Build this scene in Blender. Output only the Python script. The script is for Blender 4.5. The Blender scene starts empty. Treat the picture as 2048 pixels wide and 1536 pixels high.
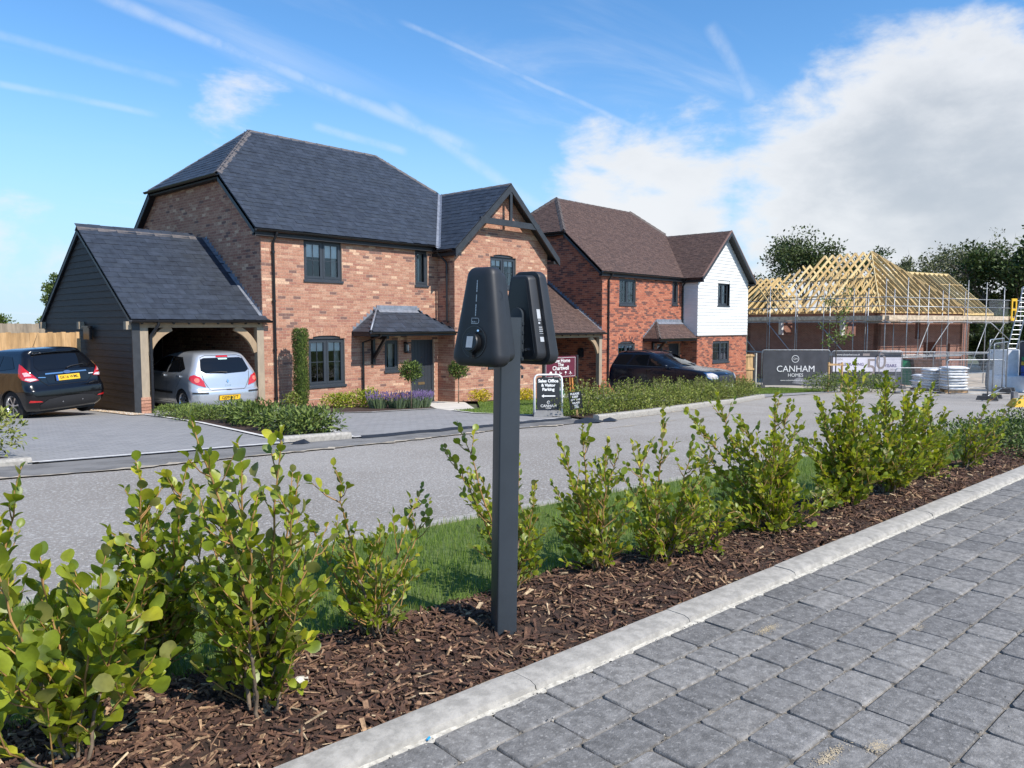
import bpy, bmesh, math, random
import numpy as np
from mathutils import Matrix, Vector
from math import sin, cos, tan, pi, radians, sqrt, atan2, hypot
random.seed(7)
rng = np.random.default_rng(11)
SC = bpy.context.scene
COL = SC.collection
V = Vector

# ------------------------------------------------------------------ camera, sky, sun, exposure
CAM_H = 1.27
YAW = radians(42.4426)      # the houses' long axis (X) lies this far to the right of the view
PITCH = radians(4.3675)
cam_data = bpy.data.cameras.new('camera')
cam = bpy.data.objects.new('camera', cam_data)
COL.objects.link(cam)
cam_data.sensor_fit = 'HORIZONTAL'
cam_data.sensor_width = 36.0
cam_data.lens = 36.0 * 1545.0 / 2048.0
cam_data.clip_start = 0.05
cam_data.clip_end = 6000
FWD = V((cos(YAW) * cos(PITCH), sin(YAW) * cos(PITCH), -sin(PITCH)))
cam.location = (0, 0, CAM_H)
cam.rotation_euler = FWD.to_track_quat('-Z', 'Y').to_euler()
SC.camera = cam

SUN_AZ, SUN_EL = radians(2), radians(45)   # azimuth measured from -Y towards +X
SUN_DIR = V((sin(SUN_AZ) * cos(SUN_EL), -cos(SUN_AZ) * cos(SUN_EL), sin(SUN_EL)))
sun_data = bpy.data.lights.new('sun', 'SUN')
sun_data.energy = 4.5
sun_data.angle = radians(0.53)
sun_data.color = (1.0, 0.94, 0.86)
sun = bpy.data.objects.new('sun', sun_data)
COL.objects.link(sun)
sun.location = (20, -20, 40)
sun.rotation_euler = (-SUN_DIR).to_track_quat('-Z', 'Y').to_euler()

SC.view_settings.view_transform = 'Standard'
SC.view_settings.look = 'None'
SC.view_settings.exposure = 0.45
SC.view_settings.gamma = 1.0
SC.view_settings.use_curve_mapping = False
SC.cycles.use_denoising = True
SC.cycles.max_bounces = 8
SC.cycles.transparent_max_bounces = 16
SC.cycles.sample_clamp_indirect = 6.0

class NT:
    """small helper to write node graphs"""
    def __init__(s, tree): s.t = tree; s.n = tree.nodes; s.l = tree.links
    def put(s, sock, val):
        if isinstance(val, bpy.types.NodeSocket): s.l.new(val, sock)
        elif isinstance(val, (int, float)) and sock.type in ('RGBA', 'VECTOR'):
            sock.default_value = (val, val, val, 1.0) if sock.type == 'RGBA' else (val, val, val)
        elif sock.type == 'RGBA' and len(val) == 3: sock.default_value = (*val, 1.0)
        else: sock.default_value = val
    def node(s, typ, ins=None, **props):
        n = s.n.new(typ)
        for k, v in props.items(): setattr(n, k, v)
        for k, v in (ins or {}).items(): s.put(n.inputs[k], v)
        return n
    def math(s, op, a, b=0.0, c=0.0, clamp=False):
        n = s.n.new('ShaderNodeMath'); n.operation = op; n.use_clamp = clamp
        for i, x in enumerate((a, b, c)): s.put(n.inputs[i], x)
        return n.outputs[0]
    def vmath(s, op, a, b=(0, 0, 0), out=0):
        n = s.n.new('ShaderNodeVectorMath'); n.operation = op
        s.put(n.inputs[0], a); s.put(n.inputs[1], b)
        return n.outputs['Value'] if op == 'DOT_PRODUCT' else n.outputs[0]
    def mapr(s, x, a, b, c=0.0, d=1.0, smooth=True):
        n = s.n.new('ShaderNodeMapRange'); n.interpolation_type = 'SMOOTHSTEP' if smooth else 'LINEAR'; n.clamp = True
        for i, q in enumerate((x, a, b, c, d)): s.put(n.inputs[i], q)
        return n.outputs[0]
    def mix(s, fac, a, b, mode='MIX'):
        n = s.n.new('ShaderNodeMix'); n.data_type = 'RGBA'; n.blend_type = mode
        s.put(n.inputs['Factor'], fac); s.put(n.inputs['A'], a); s.put(n.inputs['B'], b)
        return n.outputs['Result']
    def noise(s, vec, scale, detail=4.0, rough=0.55, dist=0.0, out='Fac'):
        n = s.n.new('ShaderNodeTexNoise')
        if vec is not None: s.l.new(vec, n.inputs['Vector'])
        n.inputs['Scale'].default_value = scale; n.inputs['Detail'].default_value = detail
        n.inputs['Roughness'].default_value = rough; n.inputs['Distortion'].default_value = dist
        return n.outputs[out]

def cam_dir(px, py):
    rt = V((sin(YAW), -cos(YAW), 0)); up = rt.cross(FWD)
    return (FWD + rt * ((px - 1024) / 1545.0) - up * ((py - 768) / 1545.0)).normalized()
world = bpy.data.worlds.new('World'); SC.world = world; world.use_nodes = True
W = NT(world.node_tree)
for n in list(W.n): W.n.remove(n)
sky = W.node('ShaderNodeTexSky', sky_type='NISHITA', sun_disc=False)
sky.sun_elevation = SUN_EL
# Nishita: rotation 0 puts the sun towards +Y, turning clockwise seen from above
sky.sun_rotation = atan2(SUN_DIR.x, SUN_DIR.y)
sky.altitude = 0; sky.air_density = 1.0; sky.dust_density = 0.05; sky.ozone_density = 3.2
geo = W.node('ShaderNodeTexCoord')
D = W.vmath('NORMALIZE', geo.outputs['Generated'])
sep = W.node('ShaderNodeSeparateXYZ'); W.l.new(D, sep.inputs[0])
dz = sep.outputs['Z']
STR = 0.15
K = lambda *c: tuple(x / STR for x in c)
hs = W.node('ShaderNodeHueSaturation', {'Saturation': 1.22, 'Value': 1.0, 'Color': sky.outputs[0]})
skyc = hs.outputs[0]
skyc = W.mix(W.mapr(dz, 0.0, 0.32, 0.85, 0.0), skyc, K(0.30, 0.48, 0.68))      # thin summer haze low down
# cloud layer coordinates: the direction projected on a flat ceiling
inv = W.math('DIVIDE', 1.0, W.math('MAXIMUM', W.math('ADD', dz, 0.11), 0.03))
flat = W.vmath('MULTIPLY', D, (1, 1, 0))
comb = W.node('ShaderNodeCombineXYZ')
for k in range(3): W.l.new(inv, comb.inputs[k])
P = W.vmath('MULTIPLY', flat, comb.outputs[0])
# high thin cirrus, streaked
mp = W.node('ShaderNodeMapping'); W.l.new(P, mp.inputs[0])
mp.inputs['Rotation'].default_value = (0, 0, radians(25)); mp.inputs['Scale'].default_value = (0.5, 1.35, 1)
cir = W.noise(mp.outputs[0], 1.5, 8, 0.6, 0.7)
cirm = W.noise(P, 0.55, 3, 0.5)
cirrus = W.math('MULTIPLY', W.mapr(cir, 0.46, 0.78), W.mapr(cirm, 0.42, 0.68), clamp=True)
cirrus = W.math('MULTIPLY', cirrus, 0.62)
# low puffy clouds towards the horizon, and the big bank to the right of the houses
D2 = W.vmath('MULTIPLY', D, (1, 1, 1.9))
puff = W.noise(D2, 3.1, 11, 0.60, 0.3)
puff2 = W.noise(D2, 9.0, 6, 0.6, 0.2)
lowband = W.mapr(dz, 0.02, 0.34, 1.0, 0.0)
def bank(px, py, r0, r1, sx=1.0):
    c = cam_dir(px, py)
    d = W.vmath('DOT_PRODUCT', D, (c.x, c.y, c.z))
    return W.mapr(W.math('ARCCOSINE', d), radians(r0), radians(r1), 0.0, 1.0)
b = bank(1900, 330, 17.0, 2.0)
b = W.math('MAXIMUM', b, W.math('MULTIPLY', bank(1330, 400, 13.5, 1.0), 0.86))
b = W.math('MAXIMUM', b, W.math('MULTIPLY', bank(1650, 420, 15.0, 3.0), 0.80))
b = W.math('MAXIMUM', b, W.math('MULTIPLY', bank(455, 225, 7.0, 0.5), 0.50))
b = W.math('MAXIMUM', b, W.math('MULTIPLY', bank(30, 520, 9.0, 0.5), 0.50))
b = W.math('MAXIMUM', b, W.math('MULTIPLY', bank(20, 240, 5.0, 0.5), 0.38))
b = W.math('MULTIPLY', b, W.mapr(W.math('ADD', dz, W.math('MULTIPLY', puff, 0.10)), 0.36, 0.44, 1.0, 0.0))
dens = W.math('ADD', puff, W.math('MULTIPLY', W.math('SUBTRACT', puff2, 0.5), 0.46))
dens = W.math('ADD', W.math('SUBTRACT', dens, 0.70), W.math('MULTIPLY', b, 0.62))
dens = W.math('ADD', dens, W.math('MULTIPLY', lowband, 0.06))
cum = W.mapr(dens, 0.03, 0.24)
# contrails: thin bands along great circles
WOB = W.math('SUBTRACT', W.noise(D, 7.0, 4, 0.6), 0.5)
BRK = W.mapr(W.noise(D, 26.0, 4, 0.65), 0.30, 0.66, 0.35, 1.0)
def contrail(p0, p1, w, soft, amp, ext=0.25):
    a, c = cam_dir(*p0), cam_dir(*p1)
    n = a.cross(c).normalized(); mid = (a + c).normalized()
    half = a.angle(c) / 2
    wob = W.math('MULTIPLY', WOB, soft * 0.9)
    off = W.math('ABSOLUTE', W.math('ADD', W.vmath('DOT_PRODUCT', D, tuple(n)), wob))
    band = W.mapr(off, w, w + soft, 1.0, 0.0)
    along = W.math('ARCCOSINE', W.vmath('DOT_PRODUCT', D, tuple(mid)))
    win = W.mapr(along, half, half * (1 + ext), 1.0, 0.0)
    br = BRK
    return W.math('MULTIPLY', W.math('MULTIPLY', band, win), W.math('MULTIPLY', br, amp))
tr = contrail((240, 5), (900, 280), 0.0006, 0.0100, 0.34)
for q in ((( 800, 225), (1070, 410), 0.0008, 0.010, 0.28), ((840, 60), (1240, 240), 0.0004, 0.0042, 0.27), ((-40, 60), (330, 160), 0.0006, 0.0065, 0.17),
          ((-40, 160), (290, 225), 0.0005, 0.0048, 0.24), ((1425, 60), (1500, 190), 0.001, 0.011, 0.26), ((1880, 85), (1960, 0), 0.001, 0.006, 0.22), ((640, 255), (800, 300), 0.001, 0.006, 0.25)):
    tr = W.math('MAXIMUM', tr, contrail(*q))
white = K(0.66, 0.70, 0.76)
col = W.mix(W.math('MAXIMUM', cirrus, tr), skyc, white)
shade = W.mapr(W.noise(W.vmath('ADD', D2, (0.02, -0.05, -0.06)), 3.6, 6, 0.5), 0.36, 0.66)
under = W.mapr(dens, 0.10, 0.55)
cl = W.mix(W.math('MULTIPLY', shade, under), K(0.66, 0.67, 0.685), K(0.40, 0.435, 0.48))
col = W.mix(W.math('MULTIPLY', cum, 0.93), col, cl)
bg = W.node('ShaderNodeBackground', {'Color': col, 'Strength': STR})
out = W.node('ShaderNodeOutputWorld'); W.l.new(bg.outputs[0], out.inputs[0])
# ------------------------------------------------------------------ materials
MATS = {}
def mat(name, col, rough=0.7, var=0.12, vscale=8.0, bump=0.0, bscale=60.0, metal=0.0, spec=0.5, coat=0.0, obj_var=0.0,
        trans=0.0, transcol=None, col2=None, stretch=None, speck=0.0, speckcol=(0.8, 0.8, 0.8), sscale=300.0, bdist=0.004, emit=None, detail=6.0, alpha=None, sth=(0.60, 0.72)):
    if name in MATS: return MATS[name]
    m = bpy.data.materials.new(name); m.use_nodes = True
    N = NT(m.node_tree)
    p = N.n['Principled BSDF']
    tc = N.node('ShaderNodeTexCoord')
    g = N.node('ShaderNodeNewGeometry')
    vec = g.outputs['Position']
    if stretch:
        mp = N.node('ShaderNodeMapping'); N.l.new(vec, mp.inputs[0]); mp.inputs['Scale'].default_value = stretch; vec = mp.outputs[0]
    c = None
    base = (*col, 1.0)
    if var > 0 or col2:
        nz = N.noise(vec, vscale, detail, 0.6)
        c2 = col2 if col2 else tuple(max(0, x * (1 - var * 1.6)) for x in col)
        c1 = col if col2 else tuple(x * (1 + var) for x in col)
        c = N.mix(N.mapr(nz, 0.32, 0.68), c1, c2)
    if speck > 0:
        s = N.noise(vec, sscale, 2, 0.6)
        c = N.mix(N.math('MULTIPLY', N.mapr(s, *sth), speck), c if c is not None else base, speckcol)
    if obj_var > 0:
        oi = N.node('ShaderNodeObjectInfo')
        k = N.mapr(oi.outputs['Random'], 0, 1, 1 - obj_var, 1 + obj_var, smooth=False)
        c = N.mix(1.0, c if c is not None else base, k, 'MULTIPLY')
    if c is not None: N.l.new(c, p.inputs['Base Color'])
    else: p.inputs['Base Color'].default_value = base
    p.inputs['Roughness'].default_value = rough
    p.inputs['Metallic'].default_value = metal
    p.inputs['Specular IOR Level'].default_value = spec
    if coat:
        p.inputs['Coat Weight'].default_value = coat; p.inputs['Coat Roughness'].default_value = 0.04
    if bump > 0:
        nb = N.noise(vec, bscale, 6, 0.65)
        bp = N.node('ShaderNodeBump', {'Strength': bump, 'Distance': bdist, 'Height': nb})
        N.l.new(bp.outputs[0], p.inputs['Normal'])
    if emit:
        p.inputs['Emission Color'].default_value = (*emit[0], 1); p.inputs['Emission Strength'].default_value = emit[1]
    if alpha is not None:
        p.inputs['Alpha'].default_value = alpha
    if trans > 0:
        tb = N.node('ShaderNodeBsdfTranslucent')
        if transcol: tb.inputs[0].default_value = (*transcol, 1)
        elif c is not None: N.l.new(c, tb.inputs[0])
        ms = N.node('ShaderNodeMixShader', {0: trans})
        N.l.new(p.outputs[0], ms.inputs[1]); N.l.new(tb.outputs[0], ms.inputs[2])
        N.l.new(ms.outputs[0], N.n['Material Output'].inputs[0])
    MATS[name] = m
    return m

def glass_mat(name, tint=(0.02, 0.025, 0.03), transp=0.5):
    """window glass: mirror-like surface over partly see-through dark pane"""
    if name in MATS: return MATS[name]
    m = bpy.data.materials.new(name); m.use_nodes = True
    N = NT(m.node_tree); o = N.n['Material Output']; N.n.remove(N.n['Principled BSDF'])
    t = N.node('ShaderNodeBsdfTransparent', {0: (transp, transp * 1.02, transp * 1.02, 1)})
    gl = N.node('ShaderNodeBsdfGlossy', {'Roughness': 0.02, 'Color': (0.95, 0.97, 1, 1)})
    fr = N.node('ShaderNodeFresnel', {'IOR': 1.55})
    f = N.math('MULTIPLY', fr.outputs[0], 1.7, clamp=True)
    ms = N.node('ShaderNodeMixShader'); N.l.new(f, ms.inputs[0]); N.l.new(t.outputs[0], ms.inputs[1]); N.l.new(gl.outputs[0], ms.inputs[2])
    N.l.new(ms.outputs[0], o.inputs[0])
    MATS[name] = m
    return m

# ------------------------------------------------------------------ mesh building
class MB:
    def __init__(s): s.v = []; s.f = []; s.m = []
    def add(s, vs, fs, mi=0):
        b = len(s.v); s.v.extend(vs)
        for f in fs: s.f.append(tuple(b + i for i in f)); s.m.append(mi)
        return s
    def hexa(s, p, mi=0, skip=()):
        fs = [(0, 3, 2, 1), (4, 5, 6, 7), (0, 1, 5, 4), (1, 2, 6, 5), (2, 3, 7, 6), (3, 0, 4, 7)]
        return s.add([tuple(q) for q in p], [f for i, f in enumerate(fs) if i not in skip], mi)
    def box(s, lo, hi, mi=0, skip=()):
        (a, b, c), (d, e, f) = lo, hi
        return s.hexa([(a, b, c), (d, b, c), (d, e, c), (a, e, c), (a, b, f), (d, b, f), (d, e, f), (a, e, f)], mi, skip)
    def obox(s, c, ux, uy, uz, mi=0):
        """box from a centre and three half-vectors"""
        c, ux, uy, uz = V(c), V(ux), V(uy), V(uz)
        P = [c + ux * i + uy * j + uz * k for k in (-1, 1) for (i, j) in ((-1, -1), (1, -1), (1, 1), (-1, 1))]
        return s.hexa(P, mi)
    def beam(s, a, b, w, h, mi=0, up=(0, 0, 1)):
        a, b = V(a), V(b); d = (b - a); L = d.length; d /= L
        u = V(up); side = d.cross(u)
        if side.length < 1e-4: side = d.cross(V((1, 0, 0)))
        side.normalize(); u = side.cross(d)
        return s.obox((a + b) / 2, d * L / 2, side * w / 2, u * h / 2, mi)
    def poly(s, pts, mi=0):
        return s.add([tuple(p) for p in pts], [tuple(range(len(pts)))], mi)
    def prism(s, pts, vec, mi=0):
        n = len(pts); vec = V(vec); a = [tuple(p) for p in pts]; b = [tuple(V(p) + vec) for p in pts]
        fs = [tuple(range(n))[::-1], tuple(range(n, 2 * n))] + [(i, (i + 1) % n, n + (i + 1) % n, n + i) for i in range(n)]
        return s.add(a + b, fs, mi)
    def tube(s, path, r, n=8, mi=0, cap=True):
        path = [V(p) for p in path]; k = len(path)
        rs = r if isinstance(r, (list, tuple)) else [r] * k
        b = len(s.v); t0 = None
        for i, p in enumerate(path):
            t = (path[min(i + 1, k - 1)] - path[max(i - 1, 0)]).normalized()
            if t0 is None:
                u = t.cross(V((0, 0, 1)))
                if u.length < 1e-3: u = t.cross(V((1, 0, 0)))
                u.normalize()
            else:
                u = u - t * u.dot(t); u.normalize()
            w = t.cross(u); t0 = t
            for j in range(n):
                a = 2 * pi * j / n
                s.v.append(tuple(p + (u * cos(a) + w * sin(a)) * rs[i]))
        for i in range(k - 1):
            for j in range(n):
                s.f.append((b + i * n + j, b + i * n + (j + 1) % n, b + (i + 1) * n + (j + 1) % n, b + (i + 1) * n + j)); s.m.append(mi)
        if cap:
            s.f.append(tuple(b + j for j in range(n))[::-1]); s.m.append(mi)
            s.f.append(tuple(b + (k - 1) * n + j for j in range(n))); s.m.append(mi)
        return s
    def loft(s, rings, mi=0, cap0=True, cap1=True, close=True):
        b = len(s.v); n = len(rings[0])
        for r in rings: s.v.extend(tuple(p) for p in r)
        for i in range(len(rings) - 1):
            for j in range(n if close else n - 1):
                s.f.append((b + i * n + j, b + i * n + (j + 1) % n, b + (i + 1) * n + (j + 1) % n, b + (i + 1) * n + j)); s.m.append(mi)
        if cap0: s.f.append(tuple(b + j for j in range(n))[::-1]); s.m.append(mi)
        if cap1: s.f.append(tuple(b + (len(rings) - 1) * n + j for j in range(n))); s.m.append(mi)
        return s
    def disc(s, c, ax, r, n=20, mi=0, u=None):
        c, ax = V(c), V(ax).normalized()
        u = V(u).normalized() if u else ax.orthogonal().normalized(); w = ax.cross(u)
        return s.poly([c + (u * cos(2 * pi * i / n) + w * sin(2 * pi * i / n)) * r for i in range(n)], mi)
    def cyl(s, a, b, r, n=16, mi=0, r2=None):
        return s.tube([a, b], [r, r2 if r2 is not None else r], n, mi)
    def mesh(s, name, mats, smooth=False, angle=None):
        me = bpy.data.meshes.new(name)
        me.from_pydata([tuple(v) for v in s.v], [], s.f)
        for m in (mats if isinstance(mats, (list, tuple)) else [mats]): me.materials.append(m)
        if len(me.materials) > 1: me.polygons.foreach_set('material_index', np.array(s.m, dtype=np.int32))
        if smooth:
            me.polygons.foreach_set('use_smooth', np.ones(len(me.polygons), dtype=bool))
            if angle: 
                try: me.set_sharp_from_angle(angle=angle)
                except Exception: pass
        me.update()
        return me
    def obj(s, name, mats, parent=None, smooth=False, angle=None, local=False):
        return link(bpy.data.objects.new(name, s.mesh(name, mats, smooth, angle)), parent, local)

def link(o, parent=None, local=False):
    """link an object; a child written in world coordinates keeps its place under its parent"""
    COL.objects.link(o)
    if parent is not None:
        o.parent = parent
        if not local: o.matrix_parent_inverse = world_mat(parent).inverted()
    return o
def world_mat(o):
    M = Matrix.LocRotScale(o.location, o.rotation_euler, o.scale)
    if o.parent is not None: M = world_mat(o.parent) @ o.matrix_parent_inverse @ M
    return M
def tag(o, label=None, cat=None, group=None, kind=None):
    if label: o['label'] = label
    if cat: o['category'] = cat
    if group: o['group'] = group
    if kind: o['kind'] = kind
    return o
def thing(name, label, cat, loc=(0, 0, 0), rz=0.0, group=None, tilt=None):
    o = bpy.data.objects.new(name, None); COL.objects.link(o)
    o.empty_display_size = 0.2
    o.location = loc; o.rotation_euler = (tilt[0], tilt[1], rz) if tilt else (0, 0, rz)
    return tag(o, label, cat, group)
def part(name, parent, local=False):
    """an empty that holds the sub-parts of a part"""
    o = bpy.data.objects.new(name, None); o.empty_display_size = 0.1
    return link(o, parent, local)
def inst(name, me, parent=None, M=None, local=False):
    o = bpy.data.objects.new(name, me)
    if M is not None:
        loc, rot, sca = M.decompose(); o.location = loc; o.rotation_euler = rot.to_euler(); o.scale = sca
    return link(o, parent, local)
def struct(name, mb, mats, **k):
    return tag(mb.obj(name, mats, **k), kind='structure')

_fontcache = {}
def text_mesh(txt, size, bold=0.0, depth=0.001, spacing=1.0, align='CENTER'):
    cu = bpy.data.curves.new('lettering', 'FONT'); cu.body = txt; cu.size = size; cu.align_x = align; cu.align_y = 'CENTER'
    cu.offset = bold * size; cu.extrude = depth; cu.space_character = spacing; cu.resolution_u = 3
    o = bpy.data.objects.new('lettering', cu); COL.objects.link(o)
    dg = bpy.context.evaluated_depsgraph_get()
    me = bpy.data.meshes.new_from_object(o.evaluated_get(dg))
    bpy.data.objects.remove(o)
    return me
def text(txt, size, m, parent, origin, ux, uz, bold=0.0, spacing=1.0, align='CENTER', name='lettering', local=False, fit=None):
    """flat lettering on a surface: ux = reading direction, uz = up the letter"""
    me = text_mesh(txt, size, bold, 0.0008, spacing, align)
    me.materials.clear(); me.materials.append(m)
    ux, uz = V(ux).normalized(), V(uz).normalized(); n = ux.cross(uz)
    s = 1.0
    if fit:
        xs = [v.co.x for v in me.vertices]; s = fit / (max(xs) - min(xs))
    M = Matrix(((ux.x * s, uz.x * (s if fit else 1), n.x, origin[0]), (ux.y * s, uz.y * (s if fit else 1), n.y, origin[1]), (ux.z * s, uz.z * (s if fit else 1), n.z, origin[2]), (0, 0, 0, 1)))
    me.transform(M)
    return link(bpy.data.objects.new(name, me), parent, local)

# ------------------------------------------------------------------ intervals: courses laid inside an outline
def poly_spans(poly, y):
    xs = []
    n = len(poly)
    for i in range(n):
        (x0, y0), (x1, y1) = poly[i], poly[(i + 1) % n]
        if (y0 <= y < y1) or (y1 <= y < y0): xs.append(x0 + (x1 - x0) * (y - y0) / (y1 - y0))
    xs.sort()
    return [(xs[i], xs[i + 1]) for i in range(0, len(xs) - 1, 2)]
def sub_spans(spans, holes):
    for (a, b) in holes:
        o = []
        for (p, q) in spans:
            if b <= p or a >= q: o.append((p, q)); continue
            if a > p: o.append((p, a))
            if b < q: o.append((b, q))
        spans = o
    return spans
def in_poly(poly, x, y):
    c = False; n = len(poly)
    for i in range(n):
        (x0, y0), (x1, y1) = poly[i], poly[(i + 1) % n]
        if (y0 > y) != (y1 > y) and x < x0 + (x1 - x0) * (y - y0) / (y1 - y0): c = not c
    return c
# ------------------------------------------------------------------ the lie of the land
AK = radians(-5.5)
TK = V((cos(AK), sin(AK), 0)); NK = V((-sin(AK), cos(AK), 0))     # along / across the foreground kerb
def uvw(u, v, z=0.0): return V((TK.x * u + NK.x * v, TK.y * u + NK.y * v, z))
def to_uv(x, y): return (TK.x * x + TK.y * y, NK.x * x + NK.y * y)
def zp(x, y):
    """level of the street and plots: falls gently away to the right and back"""
    return max(min(0.174 - 0.042 * x - 0.0346 * y, -0.03), -2.45)
def road_near(u): return 3.98 + 0.055 * max(0.0, min(u, 16.0) - 1.5)

G_ASPH = mat('road_asphalt', (0.335, 0.308, 0.275), 0.92, 0.20, 0.45, col2=(0.275, 0.248, 0.215), bump=1.0, bscale=60, speck=0.7, speckcol=(0.60, 0.575, 0.54), sscale=42, bdist=0.02, sth=(0.53, 0.66))
G_STRIP = mat('ramp_asphalt', (0.185, 0.178, 0.168), 0.95, 0.2, 2.0, bump=0.9, bscale=110, speck=0.4, speckcol=(0.3, 0.29, 0.27), sscale=80, bdist=0.01)
G_SOIL = mat('soil_ground', (0.10, 0.085, 0.06), 0.95, 0.25, 1.5, bump=0.6, bscale=30, col2=(0.055, 0.09, 0.03))
G_MULCH = mat('mulch_base', (0.06, 0.033, 0.022), 0.95, 0.35, 30, bump=1.0, bscale=70, bdist=0.02)
G_GRASS = mat('lawn_base', (0.10, 0.155, 0.03), 0.9, 0.3, 2.5, bump=0.8, bscale=90, col2=(0.14, 0.19, 0.045), bdist=0.02)
G_SITE = mat('site_dust', (0.42, 0.37, 0.30), 0.95, 0.15, 0.7, bump=0.5, bscale=25)
G_KERB = mat('kerb_concrete', (0.345, 0.325, 0.29), 0.9, 0.14, 22.0, bump=0.5, bscale=110, speck=0.5, speckcol=(0.24, 0.23, 0.21), sscale=55, bdist=0.004)
G_SLAB = mat('path_slab', (0.60, 0.56, 0.49), 0.85, 0.08, 3.0, bump=0.2, bscale=80)

def grid_sheet(xs, ys, zf, skip=None):
    mb = MB(); nx, ny = len(xs), len(ys)
    mb.v = [(x, y, zf(x, y)) for y in ys for x in xs]
    for j in range(ny - 1):
        for i in range(nx - 1):
            if skip and skip((xs[i] + xs[i + 1]) / 2, (ys[j] + ys[j + 1]) / 2): continue
            mb.f.append((j * nx + i, j * nx + i + 1, (j + 1) * nx + i + 1, (j + 1) * nx + i)); mb.m.append(0)
    return mb
def zground(x, y):
    u, v = to_uv(x, y)
    if v < road_near(u) + 0.3: return min(zp(x, y), -0.05) - 0.13
    return zp(x, y) - 0.035
xs = sorted(set([-3000, -900, -300, -120, -60] + list(np.arange(-40, 90, 1.5)) + [110, 160, 300, 900, 3000]))
ys = sorted(set([-3000, -900, -300, -100, -50, -25] + list(np.arange(-14, 60, 1.5)) + [75, 110, 200, 500, 1200, 3000]))
struct('ground', grid_sheet(xs, ys, zground), G_SOIL, smooth=True)

def sheet(name, poly, lift, m, step=1.0, kind='structure', zf=None):
    """a flush sheet laid on the land: outline in plan, cut into strips so that it follows the level"""
    zf = zf or zp
    bm = bmesh.new()
    vs = [bm.verts.new((x, y, 0)) for x, y in poly]
    bm.faces.new(vs)
    x0, x1 = min(p[0] for p in poly), max(p[0] for p in poly); y0, y1 = min(p[1] for p in poly), max(p[1] for p in poly)
    for k in range(1, int((x1 - x0) / step) + 1):
        bmesh.ops.bisect_plane(bm, geom=bm.verts[:] + bm.edges[:] + bm.faces[:], plane_co=(x0 + k * step, 0, 0), plane_no=(1, 0, 0))
    for k in range(1, int((y1 - y0) / step) + 1):
        bmesh.ops.bisect_plane(bm, geom=bm.verts[:] + bm.edges[:] + bm.faces[:], plane_co=(0, y0 + k * step, 0), plane_no=(0, 1, 0))
    for v in bm.verts: v.co.z = zf(v.co.x, v.co.y) + lift
    bm.normal_update()
    for f in bm.faces:
        if f.normal.z < 0: f.normal_flip()
    me = bpy.data.meshes.new(name); bm.to_mesh(me); bm.free(); me.materials.append(m)
    o = link(bpy.data.objects.new(name, me)); tag(o, kind=kind)
    return o

near = [uvw(u, road_near(u)) for u in (-30, -10, 0, 2, 4, 7, 10, 14, 18, 24, 40)]
far = [(34, 11.9), (31, 12.3), (27.2, 12.25), (22.7, 11.05), (19.0, 10.4), (15.2, 9.6), (12.7, 9.2), (11.7, 9.1), (9.3, 9.1), (7.2, 8.75), (5.2, 8.6), (3.0, 8.45), (1.8, 8.6), (-5, 8.7), (-30, 8.8)]
sheet('road', [(p.x, p.y) for p in near] + far, 0.0, G_ASPH, 2.0)
sheet('building_site', [(31, 12.3), (34, 11.9)] + [(p.x, p.y) for p in (uvw(40, road_near(40)), uvw(80, 4.0), uvw(80, 40))] + [(60, 40), (38, 22), (38, 13.5)], 0.004, G_SITE, 3.0)
sheet('asphalt_ramp', [(-30, 8.8), (-5, 8.7), (1.8, 8.6), (3.0, 8.45), (5.2, 8.6), (7.2, 8.75), (9.3, 9.1), (11.7, 9.1), (12.6, 9.5), (12.9, 10.12), (10.5, 9.88), (6.95, 9.55), (2.5, 9.55), (-30, 9.6)], 0.012, G_STRIP, 2.0)

# block-paved drives: far from the camera, so the blocks are in the material
def block_mat(name, a, b, ang=0.0):
    m = bpy.data.materials.new(name); m.use_nodes = True; N = NT(m.node_tree); p = N.n['Principled BSDF']
    g = N.node('ShaderNodeNewGeometry')
    mp = N.node('ShaderNodeMapping'); N.l.new(g.outputs['Position'], mp.inputs[0]); mp.inputs['Rotation'].default_value = (0, 0, ang)
    br = N.node('ShaderNodeTexBrick', {'Scale': 1.0, 'Color1': (*a, 1), 'Color2': (*b, 1), 'Mortar': (0.16, 0.155, 0.145, 1), 'Mortar Size': 0.006, 'Brick Width': 0.2, 'Row Height': 0.12, 'Bias': 0.0})
    N.l.new(mp.outputs[0], br.inputs['Vector'])
    nz = N.noise(g.outputs['Position'], 1.2, 5)
    c = N.mix(N.mapr(nz, 0.3, 0.7, 0.0, 0.35), br.outputs['Color'], (0.30, 0.295, 0.29))
    N.l.new(c, p.inputs['Base Color']); p.inputs['Roughness'].default_value = 0.85
    bp = N.node('ShaderNodeBump', {'Strength': 0.5, 'Distance': 0.006, 'Height': br.outputs['Fac']}); bp.invert = True
    N.l.new(bp.outputs[0], p.inputs['Normal'])
    return m
G_BLOCK = block_mat('drive_blocks', (0.235, 0.232, 0.23), (0.29, 0.283, 0.275))
D1 = [(2.75, 9.62), (5.85, 9.62), (6.73, 14.16), (6.98, 16.5), (6.98, 27), (1.0, 27), (2.0, 14)]
D2 = [(6.95, 9.62), (12.95, 10.2), (12.9, 11.3), (12.55, 12.7), (13.3, 14.75), (11.1, 14.62), (10.15, 15.05), (10.0, 15.8), (10.22, 17.4), (10.22, 24), (7.12, 24), (7.12, 17.2), (8.0, 16.9), (7.95, 14), (7.5, 11.2)]
sheet('driveway_left', D1, 0.016, G_BLOCK, 3.0)
sheet('driveway_centre', D2, 0.016, G_BLOCK, 3.0)
sheet('driveway_far', [(21.2, 11.2), (27.0, 12.6), (28.6, 14.6), (29.6, 17.9), (21.6, 24), (21.3, 17.9)], 0.016, G_BLOCK, 3.0)
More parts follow.
